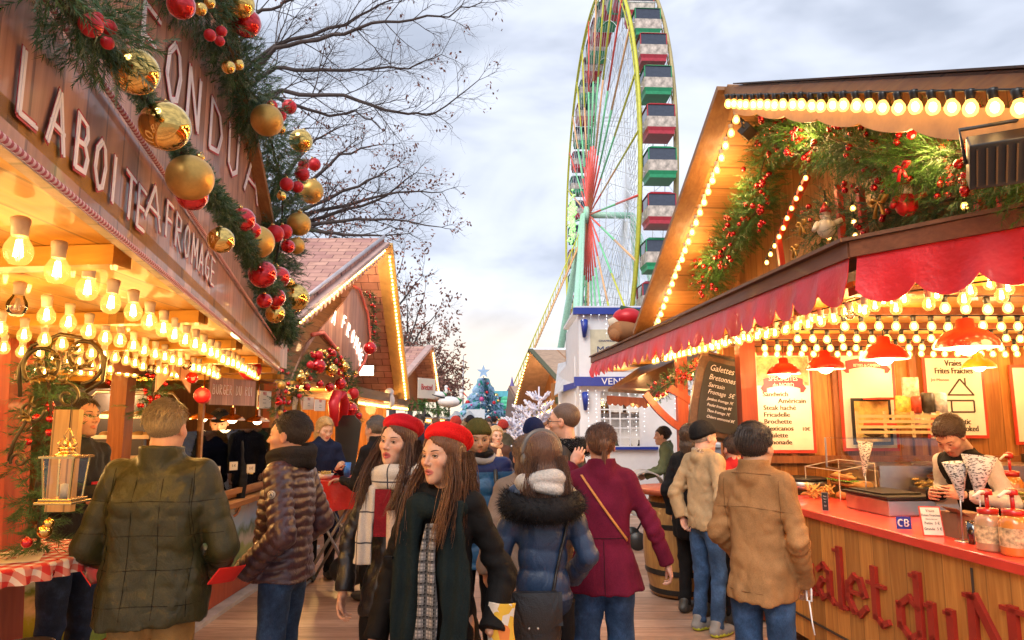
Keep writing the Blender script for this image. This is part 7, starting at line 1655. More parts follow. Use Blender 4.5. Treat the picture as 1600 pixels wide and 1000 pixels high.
Wt = math.radians(-2.55); pd = Vector((math.sin(Wt), math.cos(Wt), 0)); wn_ = Vector((math.cos(Wt), -math.sin(Wt), 0)); RW = 22.2; HC = Vector((8.47, 70, at(928, 336, 70).z)); WD = 2.7
fw = thing('ferris_wheel', 'giant ferris wheel with yellow rims, coloured spokes and red and green cabins', 'ferris wheel', (HC.x, HC.y, 0))
def col_(n, c, **k): return mat('wheel_' + n, c, .45, **k)
cY, cO, cG, cR, cW, cT = col_('yellow', (.62, .60, .06)), col_('orange', (.80, .45, .22)), col_('green', (.22, .65, .32)), col_('red', (.80, .10, .07)), col_('white', (.72, .74, .76)), col_('mint', (.42, .72, .56))
def C(a, rr, o): return HC + pd * (math.cos(a) * rr) + up * (math.sin(a) * rr) + wn_ * o
for o, m_, nm in ((0, cY, 'rim'), (WD, col_('bronze', (.45, .36, .16)), 'rim')):
 q = MB(); q.tube([C(2 * PI * k / 84, RW, o) for k in range(85)], .15, 6, cap=False); q.tube([C(2 * PI * k / 84, RW - .75, o) for k in range(85)], .06, 5, 0, False)
 for k in range(84): q.tube([C(2 * PI * k / 84, RW, o), C(2 * PI * (k + .5) / 84, RW - .75, o)], .04, 4, 0, False)
 q.build(nm, m_, fw, world=True)
q = MB()
for k in range(42): q.tube([C(2 * PI * k / 42, RW, 0), C(2 * PI * k / 42, RW, WD)], .04, 5)
q.build('cross_bars', cW, fw, world=True)
hubo = -.35
for k in range(28):
 a = 2 * PI * k / 28; q = MB(); pts = [C(a, .7, hubo), C(a, RW * .32, hubo * .7), C(a, RW * .62, hubo * .4), C(a, RW, 0)]; cs = [(cR, cG, cO), (cR, cG, cY), (cR, cO, cY), (cR, cG, cR)][k % 4]
 for j in range(3): q.tube([pts[j], pts[j + 1]], .095, 6, j)
 q.build('spoke', list(cs), fw, world=True)
q = MB()
for k in range(42): a = 2 * PI * k / 42; q.tube([C(a, .7, WD + .9), C(a, RW, WD)], .03, 4); q.tube([C(a, RW * .45, 0), C(a + .08, RW * .45, WD)], .03, 4)
for rr2 in (.3, .5, .7, .85):
 q.tube([C(2 * PI * k / 84, RW * rr2, WD) for k in range(85)], .035, 4, 0, False); q.tube([C(2 * PI * k / 84, RW * rr2, .3) for k in range(85)], .03, 4, 0, False)
 for k in range(84): q.tube([C(2 * PI * k / 84, RW * rr2, WD), C(2 * PI * (k + 1) / 84, RW * (rr2 + .14), WD)], .022, 3, 0, False); q.tube([C(2 * PI * k / 84, RW * rr2, .3), C(2 * PI * (k + 1) / 84, RW * (rr2 + .14), .3)], .02, 3, 0, False)
q.build('rear_lattice', cW, fw, world=True)
q = MB(); q.tube([HC + wn_ * -.6, HC + wn_ * (WD + 1.6)], .35, 14); q.tube([HC + wn_ * -.8, HC + wn_ * -.4], .9, 16); q.build('hub', cT, fw, world=True)
for sgn, o in ((1, -.9), (-1, -.9), (1, WD + 1.6), (-1, WD + 1.6)):
 for dx in (0, ):
  q = MB(); b = HC + pd * (9.5 * sgn) + wn_ * (o + (-3.2 if o < 0 else 3.2)); b.z = 0; t_ = HC + wn_ * o; q.tube([t_, b], [.32, .42], 12); q.tube([t_ + pd * .5 * sgn, b + pd * 1.4 * sgn + wn_ * .6], [.13, .18], 8)
  for k in range(8): f_ = .15 + k * .1; q.tube([t_.lerp(b, f_), (t_ + pd * .5 * sgn).lerp(b + pd * 1.4 * sgn + wn_ * .6, f_ + .06)], .05, 4)
  q.build('support_leg', cT, fw, world=True)
q = MB(); s_t = HC + wn_ * -1.3 - up * 3; s_b = HC + wn_ * -9.0 + pd * 2; s_b.z = 2
for o2 in (0, 1.1): q.tube([s_t + pd * o2, s_b + pd * o2], .09, 6); q.tube([s_t + pd * o2 + up * 1.2, s_b + pd * o2 + up * 1.2], .05, 6, 1)
for k in range(60): p = s_t.lerp(s_b, k / 60); q.bar(p, p + pd * 1.1, .25, .05)
for k in range(30): p = s_t.lerp(s_b, k / 30); q.tube([p, p + up * 1.2], .035, 4, 1)
q.build('stairway', [cO, cY], fw, world=True)
q = MB(); rr = random.Random(2)
for k in range(160):
 a = rr.uniform(.2, 5.9); L = 1.9 * (1 + .45 * math.sin(a * 9)) * rr.uniform(.3, 1); p = HC + wn_ * -1.9 + pd * (math.cos(a) * L + 1.9) + up * (math.sin(a) * L * 1.25 + .2); q.tube([p, p + Vector((rr.uniform(-.3, .3), 0, rr.uniform(-.5, .5)))], .09, 4)
q.build('green_emblem', emit('green_neon', (.12, 1, .12), .6), fw, world=True)
def gondola():
 g = bpy.data.objects.new('gondola', None); COL.objects.link(g)
 def P_(n, q, m_): return q.build(n, m_, g)
 return g
gm = {}
for key, c_ in (('r', (.45, .03, .05)), ('g', (.02, .28, .12)), ):
 m_ = mat('gondola_' + key, c_, .4)
 q = MB(); q.bbox((-.95, -.95, -2.45), (.95, .95, -2.2)); q.hexa([(-.95, -.95, -2.2), (.95, -.95, -2.2), (.95, .95, -2.2), (-.95, .95, -2.2), (-1.05, -1.05, -1.95), (1.05, -1.05, -1.95), (1.05, 1.05, -1.95), (-1.05, 1.05, -1.95)]); a_ = q.build('floor', m_).data
 q = MB(); q.bbox((-1.05, -1.05, -1.95), (1.05, 1.05, -1.15)); b_ = q.build('cabin_wall', mat('gondola_print', (.50, .42, .36), .4, var=.55, vs=2.5)).data
 q = MB(); q.hexa([(-1.05, -1.05, -.25), (1.05, -1.05, -.25), (1.05, 1.05, -.25), (-1.05, 1.05, -.25), (-.7, -.7, .0), (.7, -.7, 0), (.7, .7, 0), (-.7, .7, 0)]); c2 = q.build('roof', m_).data
 q = MB()
 for sx, sy in ((-1, -1), (1, -1), (1, 1), (-1, 1)): q.bar((sx * 1.0, sy * 1.0, -1.15), (sx * 1.0, sy * 1.0, -.25), .07, .07)
 d_ = q.build('frame', m_).data; q = MB(); q.bbox((-.97, -.97, -1.12), (.97, .97, -.27)); e_ = q.build('dark_glazing', mat('dark_glazing', (.05, .06, .09), .12, coat=.5)).data
 gm[key] = (('floor', a_), ('cabin_wall', b_), ('roof', c2), ('frame', d_), ('window', e_))
for o in [o for o in COL.objects if o.parent is None and o.name.split('.')[0] in ('floor', 'cabin_wall', 'roof', 'frame', 'dark_glazing') and 'category' not in o.keys() and 'kind' not in o.keys()]: bpy.data.objects.remove(o)
for k in range(42):
 g = bpy.data.objects.new('gondola', None); COL.objects.link(g); g.parent = fw; p = C(2 * PI * (k + .5) / 42, RW - .1, WD / 2); g.location = p - fw.location; g.rotation_euler = (0, 0, -Wt)
 for n_, d in gm['rg'[k % 2]]: o = bpy.data.objects.new(n_, d); COL.objects.link(o); o.parent = g
M_bark = mat('dark_bark', (.07, .05, .045), .9, var=.3, bump=.4, bs=30); M_leaf = mat('dry_leaf', (.20, .075, .05), .7, var=.5)
def grow(mb, lf, p, d, L, r, depth, rr, leafp, bend=.25, ls=.12, upb=.06):
 n = 4; pts = [p]; rs = [r]
 for i in range(n):
  d = (d + Vector((rr.gauss(0, bend), rr.gauss(0, bend), rr.gauss(0, bend) + upb)) * .45).normalized(); p = p + d * L / n; pts.append(p); rs.append(r * (1 - .45 * (i + 1) / n))
  if depth > 0 and i > 0:
   for _ in range(1 if depth < 2 else 2):
    s = d.orthogonal().normalized(); s = Matrix.Rotation(rr.uniform(0, 6.28), 3, d) @ s; grow(mb, lf, p, (d * .75 + s * rr.uniform(.45, .9)).normalized(), L * rr.uniform(.5, .75), rs[-1] * .62, depth - 1, rr, leafp, bend, ls, upb)
 mb.tube(pts, rs, 5 if r > .03 else 3, 0, False)
 if depth == 0 and rr.random() < leafp:
  for _ in range(5): c = p + Vector((rr.gauss(0, 1), rr.gauss(0, 1), rr.gauss(0, 1))) * ls; a = Vector((rr.gauss(0, 1), rr.gauss(0, 1), rr.gauss(0, 1))).normalized() * ls * .7; b = a.orthogonal().normalized() * ls * .4; lf.add([c - a, c - b, c + a, c + b], [(0, 1, 2, 3)])
def tree(label, base, limbs, seed, depth=2, leafp=0, group=None, twl=1.0, ls=.1, r0=.10, nside=8, every=2):
 rr = random.Random(seed); r = thing('bare_tree', label, 'tree', base, 0, group); mb = MB(); lf = MB(); tr = MB(); B = Vector(base)
 for L_ in limbs:
  P = [Vector(p) for p in L_]; pts = []
  for i in range(len(P) - 1):
   for j in range(4): pts.append(P[i].lerp(P[i + 1], j / 4) + Vector((rr.gauss(0, .03), rr.gauss(0, .03), rr.gauss(0, .03))) * twl)
  pts.append(P[-1]); n = len(pts); mb.tube(pts, [r0 * (1 - .85 * i / (n - 1)) for i in range(n)], 6, 0, False)
  for i in range(2, n, every):
   d = (pts[i] - pts[i - 1]).normalized()
   for s_ in (-1, 1):
    v = Vector((rr.gauss(0, .5), rr.gauss(0, .5), s_ * rr.uniform(.4, 1))); grow(mb, lf, pts[i], (d + v * .8).normalized(), twl * rr.uniform(.8, 1.5) * (1.1 - .6 * i / n), r0 * .33 * (1 - .6 * i / n), depth, rr, leafp, ls=ls)
 fork = Vector((B.x, B.y, limbs[0][0].z)); tr.tube([B, B.lerp(fork, .5) + Vector((.1, 0, 0)), fork], [r0 * 2.6, r0 * 2.2, r0 * 1.6], 10)
 tr.build('trunk', M_bark, r, world=True); mb.build('branches', M_bark, r, world=True)
 if lf.v: lf.build('dry_leaves', M_leaf, r, world=True)
Y1 = 15; t0_ = at(300, 200, Y1)
tree('big bare tree stretching long dark branches over the left stalls', (t0_.x, Y1, 0), [[t0_, at(430, 75, Y1), at(520, 55, Y1 - .5), at(600, 35, Y1 - 1), at(690, 25, Y1 - 1), at(752, 4, Y1 - 1)], [t0_, at(430, 70, Y1), at(540, 40, Y1), at(590, 10, Y1), at(640, -25, Y1)], [t0_, at(440, 140, Y1), at(540, 155, Y1), at(620, 175, Y1), at(680, 180, Y1), at(748, 125, Y1)], [t0_, at(430, 105, Y1 + 1), at(500, 110, Y1), at(570, 108, Y1), at(640, 105, Y1), at(690, 85, Y1)], [t0_, at(400, 20, Y1), at(450, 5, Y1), at(520, -20, Y1)], [t0_, at(430, 150, Y1 + 1), at(500, 180, Y1 + 1), at(560, 175, Y1 + 1), at(600, 205, Y1)], [t0_, at(420, 210, Y1 + 1), at(500, 200, Y1 + 1)]], 3, 2, .03, twl=1.0, r0=.062, ls=.07)
Y2 = 22; t1_ = at(380, 380, Y2)
tree('spreading tree with a few brown leaves above the pink shingled roof', (t1_.x, Y2, 0), [[t1_, at(470, 330, Y2), at(560, 290, Y2), at(620, 260, Y2)], [t1_, at(480, 350, Y2), at(580, 340, Y2), at(690, 355, Y2)], [t1_, at(470, 300, Y2), at(530, 240, Y2), at(600, 225, Y2)], [t1_, at(460, 340, Y2 + 1), at(540, 320, Y2), at(620, 300, Y2), at(690, 300, Y2)], [t1_, at(480, 360, Y2), at(560, 368, Y2), at(640, 365, Y2)], [t1_, at(440, 280, Y2), at(490, 220, Y2), at(540, 195, Y2)], [t1_, at(500, 340, Y2 + 1), at(590, 315, Y2 + 1), at(650, 270, Y2)]], 9, 2, .12, twl=1.0, ls=.09, r0=.10)
for i, (px, pt, Y, l) in enumerate(((560, 380, 34, 'reddish brown tree right behind the second chalet roof'), (612, 440, 42, 'second tree of the row, with dry leaves against the sky'), (640, 500, 52, 'third tree of the receding row'), (662, 525, 66, 'fourth tree of the receding row'), (684, 560, 84, 'fifth tree of the receding row'), (702, 590, 110, 'farthest tree of the receding row'))):
 x = at(px, 600, Y).x; zt2 = at(px, pt, Y).z; B = Vector((x, Y, 0)); f0_ = Vector((x, Y, zt2 * .35)); rr = random.Random(60 + i); s = (zt2 - f0_.z); limbs = [[f0_, f0_ + Vector((math.cos(a) * s * .25, math.sin(a) * s * .2, s * .5)), f0_ + Vector((math.cos(a) * s * (.45 - .03 * j), math.sin(a) * s * .4, s * (.75 + .25 * (j % 2))))] for j, a in enumerate((0, .9, 1.8, 2.7, 3.6, 4.5, 5.4))]
 tree(l, tuple(B), limbs, 70 + i, 2, .18, 'row of trees behind the left chalets', twl=s * .17, ls=.05 + Y * .0032, r0=s * .011 + .03, every=3)
R = math.radians
def spot(px, py, Y): p = at(px, py, Y); return (p.x, Y, 0), p.z
J_ = denim(); BLK = cloth('black_cloth', (.009, .009, .011), .75, var=.3, sheen=.05)
L, H = spot(262, 630, 3.35)
r, j = person('grey haired man seen from behind in a dark olive quilted down jacket', L, R(4), H, True, 'ruddy', head=(R(-6), 0, 0), bulk=1.22,
 top=dict(mat=cloth('olive_down', (.040, .042, .015), .42, weave=200, sheen=.05, spec=.4), style='quilt', sp=.155, pa=.009, len=.80, collar=.055, cr=.10, hemw=.19, wr=.062, name='down_jacket'), legs=cloth('khaki_cotton', (.42, .26, .09)), hair=('short', (.26, .20, .12)),
 arms={'R': dict(e=(.315, -.02, 1.10), w=(.20, .22, .97), hide=True), 'L': dict(e=(.315, -.02, 1.10), w=(.20, .22, .97), hide=True)}, h=.010, detail=.005)
sm_ = cloth('olive_seam', (.018, .017, .009), .8); s_ = j['s']
for z_ in (.885, 1.03, 1.175, 1.32): seam(j['top'], [(-.33, -.1, z_ * s_), (-.2, -.3, z_ * s_ - .01), (0, -.35, z_ * s_), (.2, -.3, z_ * s_ - .01), (.33, -.1, z_ * s_)], .0024, sm_, n=40)
for x_ in (-.17, -.055, .06, .175): seam(j['top'], [(x_, -.35, 1.42 * s_), (x_ * 1.1, -.35, 1.1 * s_), (x_ * 1.12, -.35, .82 * s_)], .0022, sm_)
for x_ in (-1, 1): seam(j['top'], [(x_ * .18, -.1, 1.46 * s_), (x_ * .19, -.25, 1.3 * s_), (x_ * .20, -.25, 1.12 * s_)], .0026, sm_)
for sx in (-1, 1):
 q = MB(); q.grid(lambda u, v: Vector((sx * (.31 + .06 * math.sin(u * 2.2) - .05 * v), -.06 + .24 * u, (1.005 - .065 * v - .03 * u) * j['s'])), 10, 3, thick=(0, 0, .008)); q.build('red_lining', M_redpaint if False else mat('red_lining', (.75, .02, .015), .6), r)
L, H = spot(128, 620, 4.3)
r, j = person('dark haired stallholder in a dark jacket standing in profile behind the brass lantern', L, R(-102), H, True, 'fair', head=(0, .05, 0), bulk=1.05, beard=.35,
 top=dict(mat=cloth('charcoal_softshell', (.025, .026, .030), .6), len=.80, collar=.05), legs=denim('dark_denim', (.015, .03, .07)), hair=('short', (.04, .022, .012)), hairc=None if False else None) if False else person('dark haired stallholder in a dark jacket standing in profile behind the brass lantern', L, R(-102), H, True, 'fair', head=(0, .05, 0), bulk=1.05, beard=.35,
 top=dict(mat=cloth('charcoal_softshell', (.025, .026, .030), .6), len=.80, collar=.05), legs=denim('dark_denim', (.015, .03, .07)), hair=('short', (.04, .022, .012)), arms={'R': dict(e=(.24, .06, 1.14), w=(.08, .26, 1.22), curl=.7, d=(-.5, .3, .5), n=(0, .3, -1)), 'L': dict(e=(.24, .02, 1.13), w=(.10, .24, 1.10), curl=.6, d=(-.4, .8, .1), n=(-1, 0, 0))}, detail=.0042)
q = MB(); q.box((.0, .17, 1.33), (.09, .01, .05)); q.build('red_badge', M_redm, r)
L, H = spot(455, 648, 3.95)
r, j = person('dark haired man in profile wearing a shiny plum brown puffer jacket and blue jeans', L, R(84), H, True, 'ruddy', head=(R(4), .04, 0), bulk=.96,
 top=dict(mat=cloth('plum_nylon', (.075, .040, .050), .30, weave=150, bump=.25, sheen=.05, spec=.6), style='puffer', sp=.052, pa=.013, len=.875, collar=.0, belly=.03, wr=.055, sr=.068, name='puffer_jacket'), legs=J_, hair=('short', (.035, .026, .022)),
 arms={'L': dict(e=(.27, -.10, 1.13), w=(.22, .13, .93), hide=True), 'R': dict(e=(.27, -.10, 1.13), w=(.22, .13, .93), hide=True)}, h=.009, detail=.0036)
wrap_scarf(r, j, cloth('charcoal_knit', (.03, .028, .03), .95, weave=120, bump=.9), r=.092, tube=.036, loops=3, zoff=.005)
q = MB(); e_ = Vector(j['sh'][-1]).lerp(Vector(j['el'][-1]), .30); c_ = e_ + Vector((-.088, .0, 0)); Mx = Matrix.Rotation(PI / 2, 3, 'Y'); q.lathe([(.001, -.005), (.021, -.004), (.021, .004), (.001, .005)], c_, 20, 0, Mx); q.lathe([(.0145, -.0065), (.0165, -.0065)], c_, 20, 1, Mx, cap=False); q.tube([c_ + Vector((-.007, -.006, -.008)), c_ + Vector((-.007, 0, .009)), c_ + Vector((-.007, .006, -.008))], .0022, 5, 1); q.build('sleeve_badge', [M_paper, M_black], r)
L, H = spot(692, 670, 3.0)
coat = cloth('black_coat', (.010, .009, .009), .7, weave=350, sheen=.08)
r, j = person('young woman in a bright red beret, black coat and long black scarf', L, R(168), H, False, 'fair', heads=1.0, head=(-R(24), .03, R(2)), bulk=.90, mouth=.45, gaze=(-.35, 0), lips=(.50, .13, .11),
 top=dict(mat=coat, len=.55, collar=0, hemw=.20, hemd=.16, sr=.062, wr=.055, name='coat', wr_amt=1.5), legs=BLK, hair=('long', (.115, .042, .014), .34), arms={'R': dict(e=(.235, -.03, 1.10), w=(.26, .09, .86), curl=.35), 'L': dict(e=(.25, -.08, 1.12), w=(.23, .06, .92), hide=True)},
 hat=('beret', cloth('bright_red_felt', (.66, .012, .012), .85, weave=250, sheen=.3), (.46, .26)), h=.008, detail=.0029)
wrap_scarf(r, j, cloth('black_wool', (.012, .020, .021), .95, weave=220, bump=.7), r=.108, tube=.044, loops=1, zoff=-.06, tails=[((-.095, .09, 1.45), (-.10, .170, .72), .062, .020), ((.085, .09, 1.45), (.115, .170, .74), .060, .020)])
q = MB(); q.grid(lambda u, v: Vector((-.035 + (.05 + .05 * v) * u + .01 * math.sin(v * 7), .145 + .03 * math.sin(v * 1.8) + .006 * math.sin(u * 9), (1.36 - .55 * v) * j['s'])), 12, 20, thick=(0, .012, 0)); sc_ = q.build('plaid_scarf', plaid('black_white_plaid', (.40, .38, .36), (.02, .02, .02), (24, 24, 24), .3, (.12, .12, .12)), r)
q = MB()
for k in range(26): x = -.055 + .11 * k / 25; q.tube([(x, .185, .815 * j['s']), (x + rnd.uniform(-.006, .006), .19, .77 * j['s'])], .0022, 4)
q.build('fringe', M_paper, sc_)
q = MB()
for sx in (-1, 1):
 Me = j['Mh']; b0_ = Vector((sx * .083, .004, -.036)); pts = [Me @ b0_, Me @ (b0_ + Vector((sx * .003, 0, -.018)))]; q.tube(pts, .0015, 5); c_ = b0_ + Vector((sx * .006, 0, -.036)); ring = [Me @ (c_ + Vector((0, .015 * math.cos(a), .019 * math.sin(a)))) for a in np.linspace(0, 2 * PI, 15)]; q.tube(ring, .0042, 6); q.ball(Me @ (c_ + Vector((0, 0, .018))), .007, 8, 6, 1)
q.build('earring', [M_brass, M_black], r)
for k in range(4):
 q = MB(); q.box((.175 - .006 * k, .150 - .003 * k, 1.18 - k * .17), (.035, .02, .008)); q.build('toggle', BLK, r)
q = MB(); q.grid(lambda u, v: Vector((-.22 - .11 * u + .01 * math.sin(v * 9), .03 + .03 * math.sin(u * 3), 1.00 - .46 * v)), 14, 16, thick=(.0, .015, 0))
def totemat():
 m, t = newmat('tote_print'); v = t.new('ShaderNodeTexVoronoi'); v.inputs['Scale'].default_value = 22; t.link(t.co(), v.inputs['Vector']); s_ = t.new('ShaderNodeSeparateColor'); t.link(v.outputs['Color'], s_.inputs[0]); t.out(t.ramp(s_.outputs[0], [(.45, (.68, .60, .50)), (.5, (.70, .42, .04)), (.75, (.70, .20, .04)), (.8, (.68, .60, .50))]), .8); m.node_tree.nodes['Color Ramp'].color_ramp.interpolation = 'CONSTANT'; return m
q.build('tote_bag', totemat(), r)
L, H = spot(622, 654, 3.5)
r, j = person('young woman in a crimson beret, black leather jacket and white checked scarf', L, R(170), H, False, 'pale', heads=1.0, head=(-R(13), .04, R(-5)), bulk=.86, mouth=.9, gaze=(-.3, 0), lips=(.48, .10, .10),
 top=dict(mat=cloth('black_leather', (.016, .016, .018), .28, weave=120, bump=.5, sheen=0, spec=.6), len=.80, collar=0, sr=.058, name='leather_jacket'), legs=BLK, hair=('long', (.085, .036, .018), .33), arms={'R': dict(e=(.25, -.02, 1.12), w=(.25, .04, .90), curl=.45), 'L': dict(e=(.22, 0, 1.13), w=(.2, .1, .92))},
 hat=('beret', cloth('crimson_felt', (.50, .012, .022), .85, weave=250, sheen=.3), (.42, .22)), h=.009, detail=.0031)
wrap_scarf(r, j, plaid('white_check', (.66, .62, .56), (.06, .06, .08), (7, 7, 7), .05), r=.092, tube=.042, loops=2, zoff=-.02, tails=[((-.09, .08, 1.42), (-.135, .135, .95), .046, .017), ((.085, .08, 1.42), (.12, .12, 1.05), .045, .016)])
q = MB(); q.tube([(-.02, .13, 1.30), (-.045, .165, 1.05), (-.075, .165, .80), (-.11, .15, .70)], [.02, .03, .032, .028], 10); q.tube([(-.11, .15, .70), (-.22, .07, .72)], .028, 10); q.build('shearling_edge', mat('cream_shearling', (.55, .42, .33), .95, var=.2, bump=1, bs=90, bd=.01), r)
q = MB(); q.grid(lambda u, v: Vector((-.02 + .08 * u, .125 + .01 * v, 1.40 - .22 * v)), 6, 8, thick=(0, .01, 0)); q.build('burgundy_knit', cloth('burgundy_knit', (.22, .015, .025), .9, weave=150, bump=.9), r)
L, H = spot(508, 654, 7.7)
r, j = person('blonde woman in a navy coat looking down at the red table', L, R(-150), H, False, 'pale', head=(R(12), -.32, 0), lips=(.55, .14, .12), top=dict(mat=cloth('navy_wool', (.012, .018, .05), .85), len=.50, collar=.06, hemw=.2, name='coat'), legs=BLK, hair=('bob', (.45, .27, .10), .16),
 arms={'R': dict(e=(.24, .04, 1.10), w=(.10, .32, 1.12), d=(-.3, .8, -.1), n=(0, 0, -1), curl=.5), 'L': dict(e=(.24, .04, 1.12), w=(.06, .34, 1.22), d=(-.1, .7, .5), n=(-1, 0, 0), curl=.8)}, detail=.0042)
L, H = spot(588, 653, 6.9)
r, j = person('grey haired man in a dark coat with his back to us at the red table', L, R(62), H, True, 'ruddy', head=(0, -.1, 0), top=dict(mat=cloth('black_overcoat', (.016, .016, .02), .8), len=.62, collar=.075, cr=.09, name='coat'), legs=BLK, hair=('short', (.14, .12, .11)), arms={'L': dict(e=(.25, .04, 1.10), w=(.16, .27, 1.14), d=(-.3, .8, 0), n=(0, 0, -1))}, detail=.0045)
L, H = spot(747, 659, 4.9)
bl_ = [cloth('bright_blue_nylon', (.015, .10, .24), .42, sheen=0, spec=.5), cloth('brown_nylon', (.11, .055, .05), .45), cloth('navy_nylon', (.015, .025, .10), .42)]
def splitb(c, s): return np.where((np.abs(c[:, 0]) > .22) & (c[:, 2] < 1.06), 2, np.where((np.abs(c[:, 0]) > .20) & (c[:, 2] < 1.16), 1, np.where(c[:, 2] > 1.37, 2, 0)))
r, j = person('bearded man in an olive knit hat and blue quilted parka walking toward us', L, R(184), H, True, 'tan', head=(R(8), -.08, 0), beard=.85, mouth=0, bulk=1.12, top=dict(mat=bl_, split=splitb, style='puffer', sp=.11, pa=.014, len=.76, collar=.06, name='parka'), legs=BLK, hair=('short', (.06, .035, .02)), hat=('beanie', cloth('olive_knit', (.07, .065, .02), .95, weave=130, bump=1)), step=.5,
 arms={'L': dict(e=(.27, -.02, 1.10), w=(.27, .14, .93), curl=.7), 'R': dict(e=(.27, -.04, 1.10), w=(.22, .18, .98), curl=.7)}, h=.010, detail=.0038)
wrap_scarf(r, j, cloth('grey_jersey', (.30, .29, .29), .9), r=.105, tube=.026, loops=1, zoff=.0, name='hood_edge'); wrap_scarf(r, j, BLK, r=.078, tube=.032, loops=2, zoff=.02)
q = MB(); q.box((-.13, .17, 1.12), (.10, .06, .07)); q.lathe([(.03, 0), (.03, .05)], (-.13, .20, 1.12), 14, 0, Matrix.Rotation(-PI / 2, 3, 'X')); q.build('camera', M_black, r)
q = MB()
for sx in (-1, 1): q.tube([(sx * .10, -.05, 1.49 * j['s']), (sx * .12, .12, 1.40 * j['s']), (sx * .13, .165, 1.2)], .014, 6, flat=.5)
q.build('strap', M_black, r)
L, H = spot(775, 667, 9.2)
r, j = person('older woman with short fair hair, brown coat and yellow and pink scarf', L, R(200), H, False, 'pale', bulk=1.15, top=dict(mat=cloth('brown_tweed', (.11, .055, .04)), len=.6, name='coat'), legs=BLK, hair=('curly', (.50, .33, .16)), h=.016, detail=.0055)
wrap_scarf(r, j, mat('yellow_pink_silk', (.60, .35, .20), .6, var=.6, vs=12), r=.085, tube=.032, loops=1, tails=[((0, .1, 1.44), (.02, .16, 1.15), .05, .02)], h=.014)
L, H = spot(846, 678, 3.55)
def splitn(c, s): return np.where(c[:, 2] < .865, 1, 0)
r, j = person('long haired woman from behind in navy parka with black fur hood and headphones', L, R(3), H, False, 'pale', head=(R(10), 0, 0), bulk=.80, top=dict(mat=[cloth('navy_shell', (.022, .045, .10), .38, weave=160, sheen=0, spec=.5), cloth('navy_rib', (.02, .03, .06), .9, weave=120, bump=1)], split=splitn, style='puffer', sp=.10, pa=.008, len=.85, collar=.0, hemw=.17, sr=.056, name='parka'), legs=BLK, hair=('long', (.10, .045, .026), .27),
 arms={'R': dict(e=(.225, -.03, 1.12), w=(.17, .15, .97), hide=True), 'L': dict(e=(.215, -.02, 1.12), w=(.19, .14, .95), hide=True)}, h=.009, detail=.004)
wrap_scarf(r, j, cloth('white_knit', (.62, .58, .54), .95, weave=110, bump=1), r=.100, tube=.040, loops=2, zoff=-.01)
rr = random.Random(12); q = MB(); fur = MB(); s_ = j['s']
cc = [(math.sin(a) * .155, -.03 + math.cos(a) * .135 * -1, (1.415 - .05 * (math.cos(a) * .5 + .5)) * s_) for a in np.linspace(-2.6, 2.6, 26)]
q.tube(cc, [.03] + [.062] * 24 + [.03], 12)
for k in range(7000):
 i = rr.randrange(25); c_ = Vector(cc[i]).lerp(Vector(cc[i + 1]), rr.random()); n = Vector((rr.gauss(0, 1), rr.gauss(0, 1), rr.gauss(0, 1))).normalized(); b_ = c_ + n * .052; d = (n + Vector((rr.gauss(0, .4), rr.gauss(0, .4), rr.gauss(0, .4) - .25))).normalized() * rr.uniform(.03, .055); sd = d.orthogonal().normalized() * .0016; fur.add([b_ - sd, b_ + sd, b_ + d], [(0, 1, 2)])
q.merge(fur); q.build('fur_hood', cloth('black_fur', (.012, .011, .012), .6, sheen=.1, var=.5), r)
def headphones(Me, r):
 q = MB(); q.tube([Me @ Vector((math.sin(a) * .094, -.01, .035 + math.cos(a) * .100)) for a in np.linspace(-1.75, 1.75, 20)], .008, 8, flat=2.2)
 for sx in (-1, 1): q.ball(Me @ Vector((sx * .090, -.005, -.005)), .034, 14, 10, 0, (.6, 1, 1.1))
 q.build('headphones', mat('grey_plastic', (.12, .10, .09), .4), r)
headphones(j['Mh'], r)
q = MB(); q.grid(lambda u, v: Vector((-.20 + .26 * u, -.20 - .035 * math.sin(PI * u), .70 + .24 * v - .0)), 10, 8)
bag = MB(); bag.ball((-.07, -.215, .76), .15, 24, 16, 0, (.92, .38, .95)); bag.hexa([(-.20, -.27, .80), (.07, -.27, .80), (.06, -.16, .80), (-.20, -.16, .80), (-.185, -.25, .93), (.055, -.25, .93), (.05, -.17, .93), (-.185, -.17, .93)])
leather = cloth('black_bag_leather', (.014, .012, .012), .32, weave=140, bump=.5, sheen=0, spec=.6)
bo = bag.build('shoulder_bag', leather, r); q = MB(); q.grid(lambda u, v: Vector((-.205 + .27 * u, -.278 - .016 * math.sin(PI * u) - .008 * math.sin(PI * v), .95 - (.13 + .05 * math.sin(PI * u)) * v)), 14, 8, thick=(0, .008, 0)); q.build('flap', leather, bo)
q = MB()
for x in (-.09, -.05): q.ball((x, -.303, .80), .006, 8, 6)
q.build('stud', M_steel, bo); q = MB(); q.box((-.17, -.272, .68), (.035, .006, .03)); q.build('tag', mat('tan_leather', (.40, .22, .08), .6), bo)
q = MB(); seam(j['top'], [(.03, -.26, .92 * s_), (.07, -.26, 1.1 * s_), (.11, -.25, 1.25 * s_), (.14, -.15, 1.42 * s_)], .017, leather, .004, 'strap', .5)
L, H = spot(938, 664, 4.1)
r, j = person('woman from behind in a burgundy wool coat with a tan strap across her back', L, R(-4), H, False, 'ruddy', head=(R(6), .1, 0), bulk=1.10, top=dict(mat=cloth('burgundy_wool', (.14, .010, .032), .9, weave=220), len=.80, collar=.05, cr=.085, hemw=.215, hemd=.16, sr=.058, wr=.05, wr_amt=.8, name='coat'), legs=J_, legw=1.1, hair=('short', (.11, .045, .022), .3, 'bun'),
 arms={'R': dict(e=(.30, -.02, 1.13), w=(.37, .02, .93), curl=.55), 'L': dict(e=(.30, .10, 1.28), w=(.16, .22, 1.50), curl=.5, d=(.4, .1, .8), n=(0, 1, 0))}, h=.010, detail=.0045)
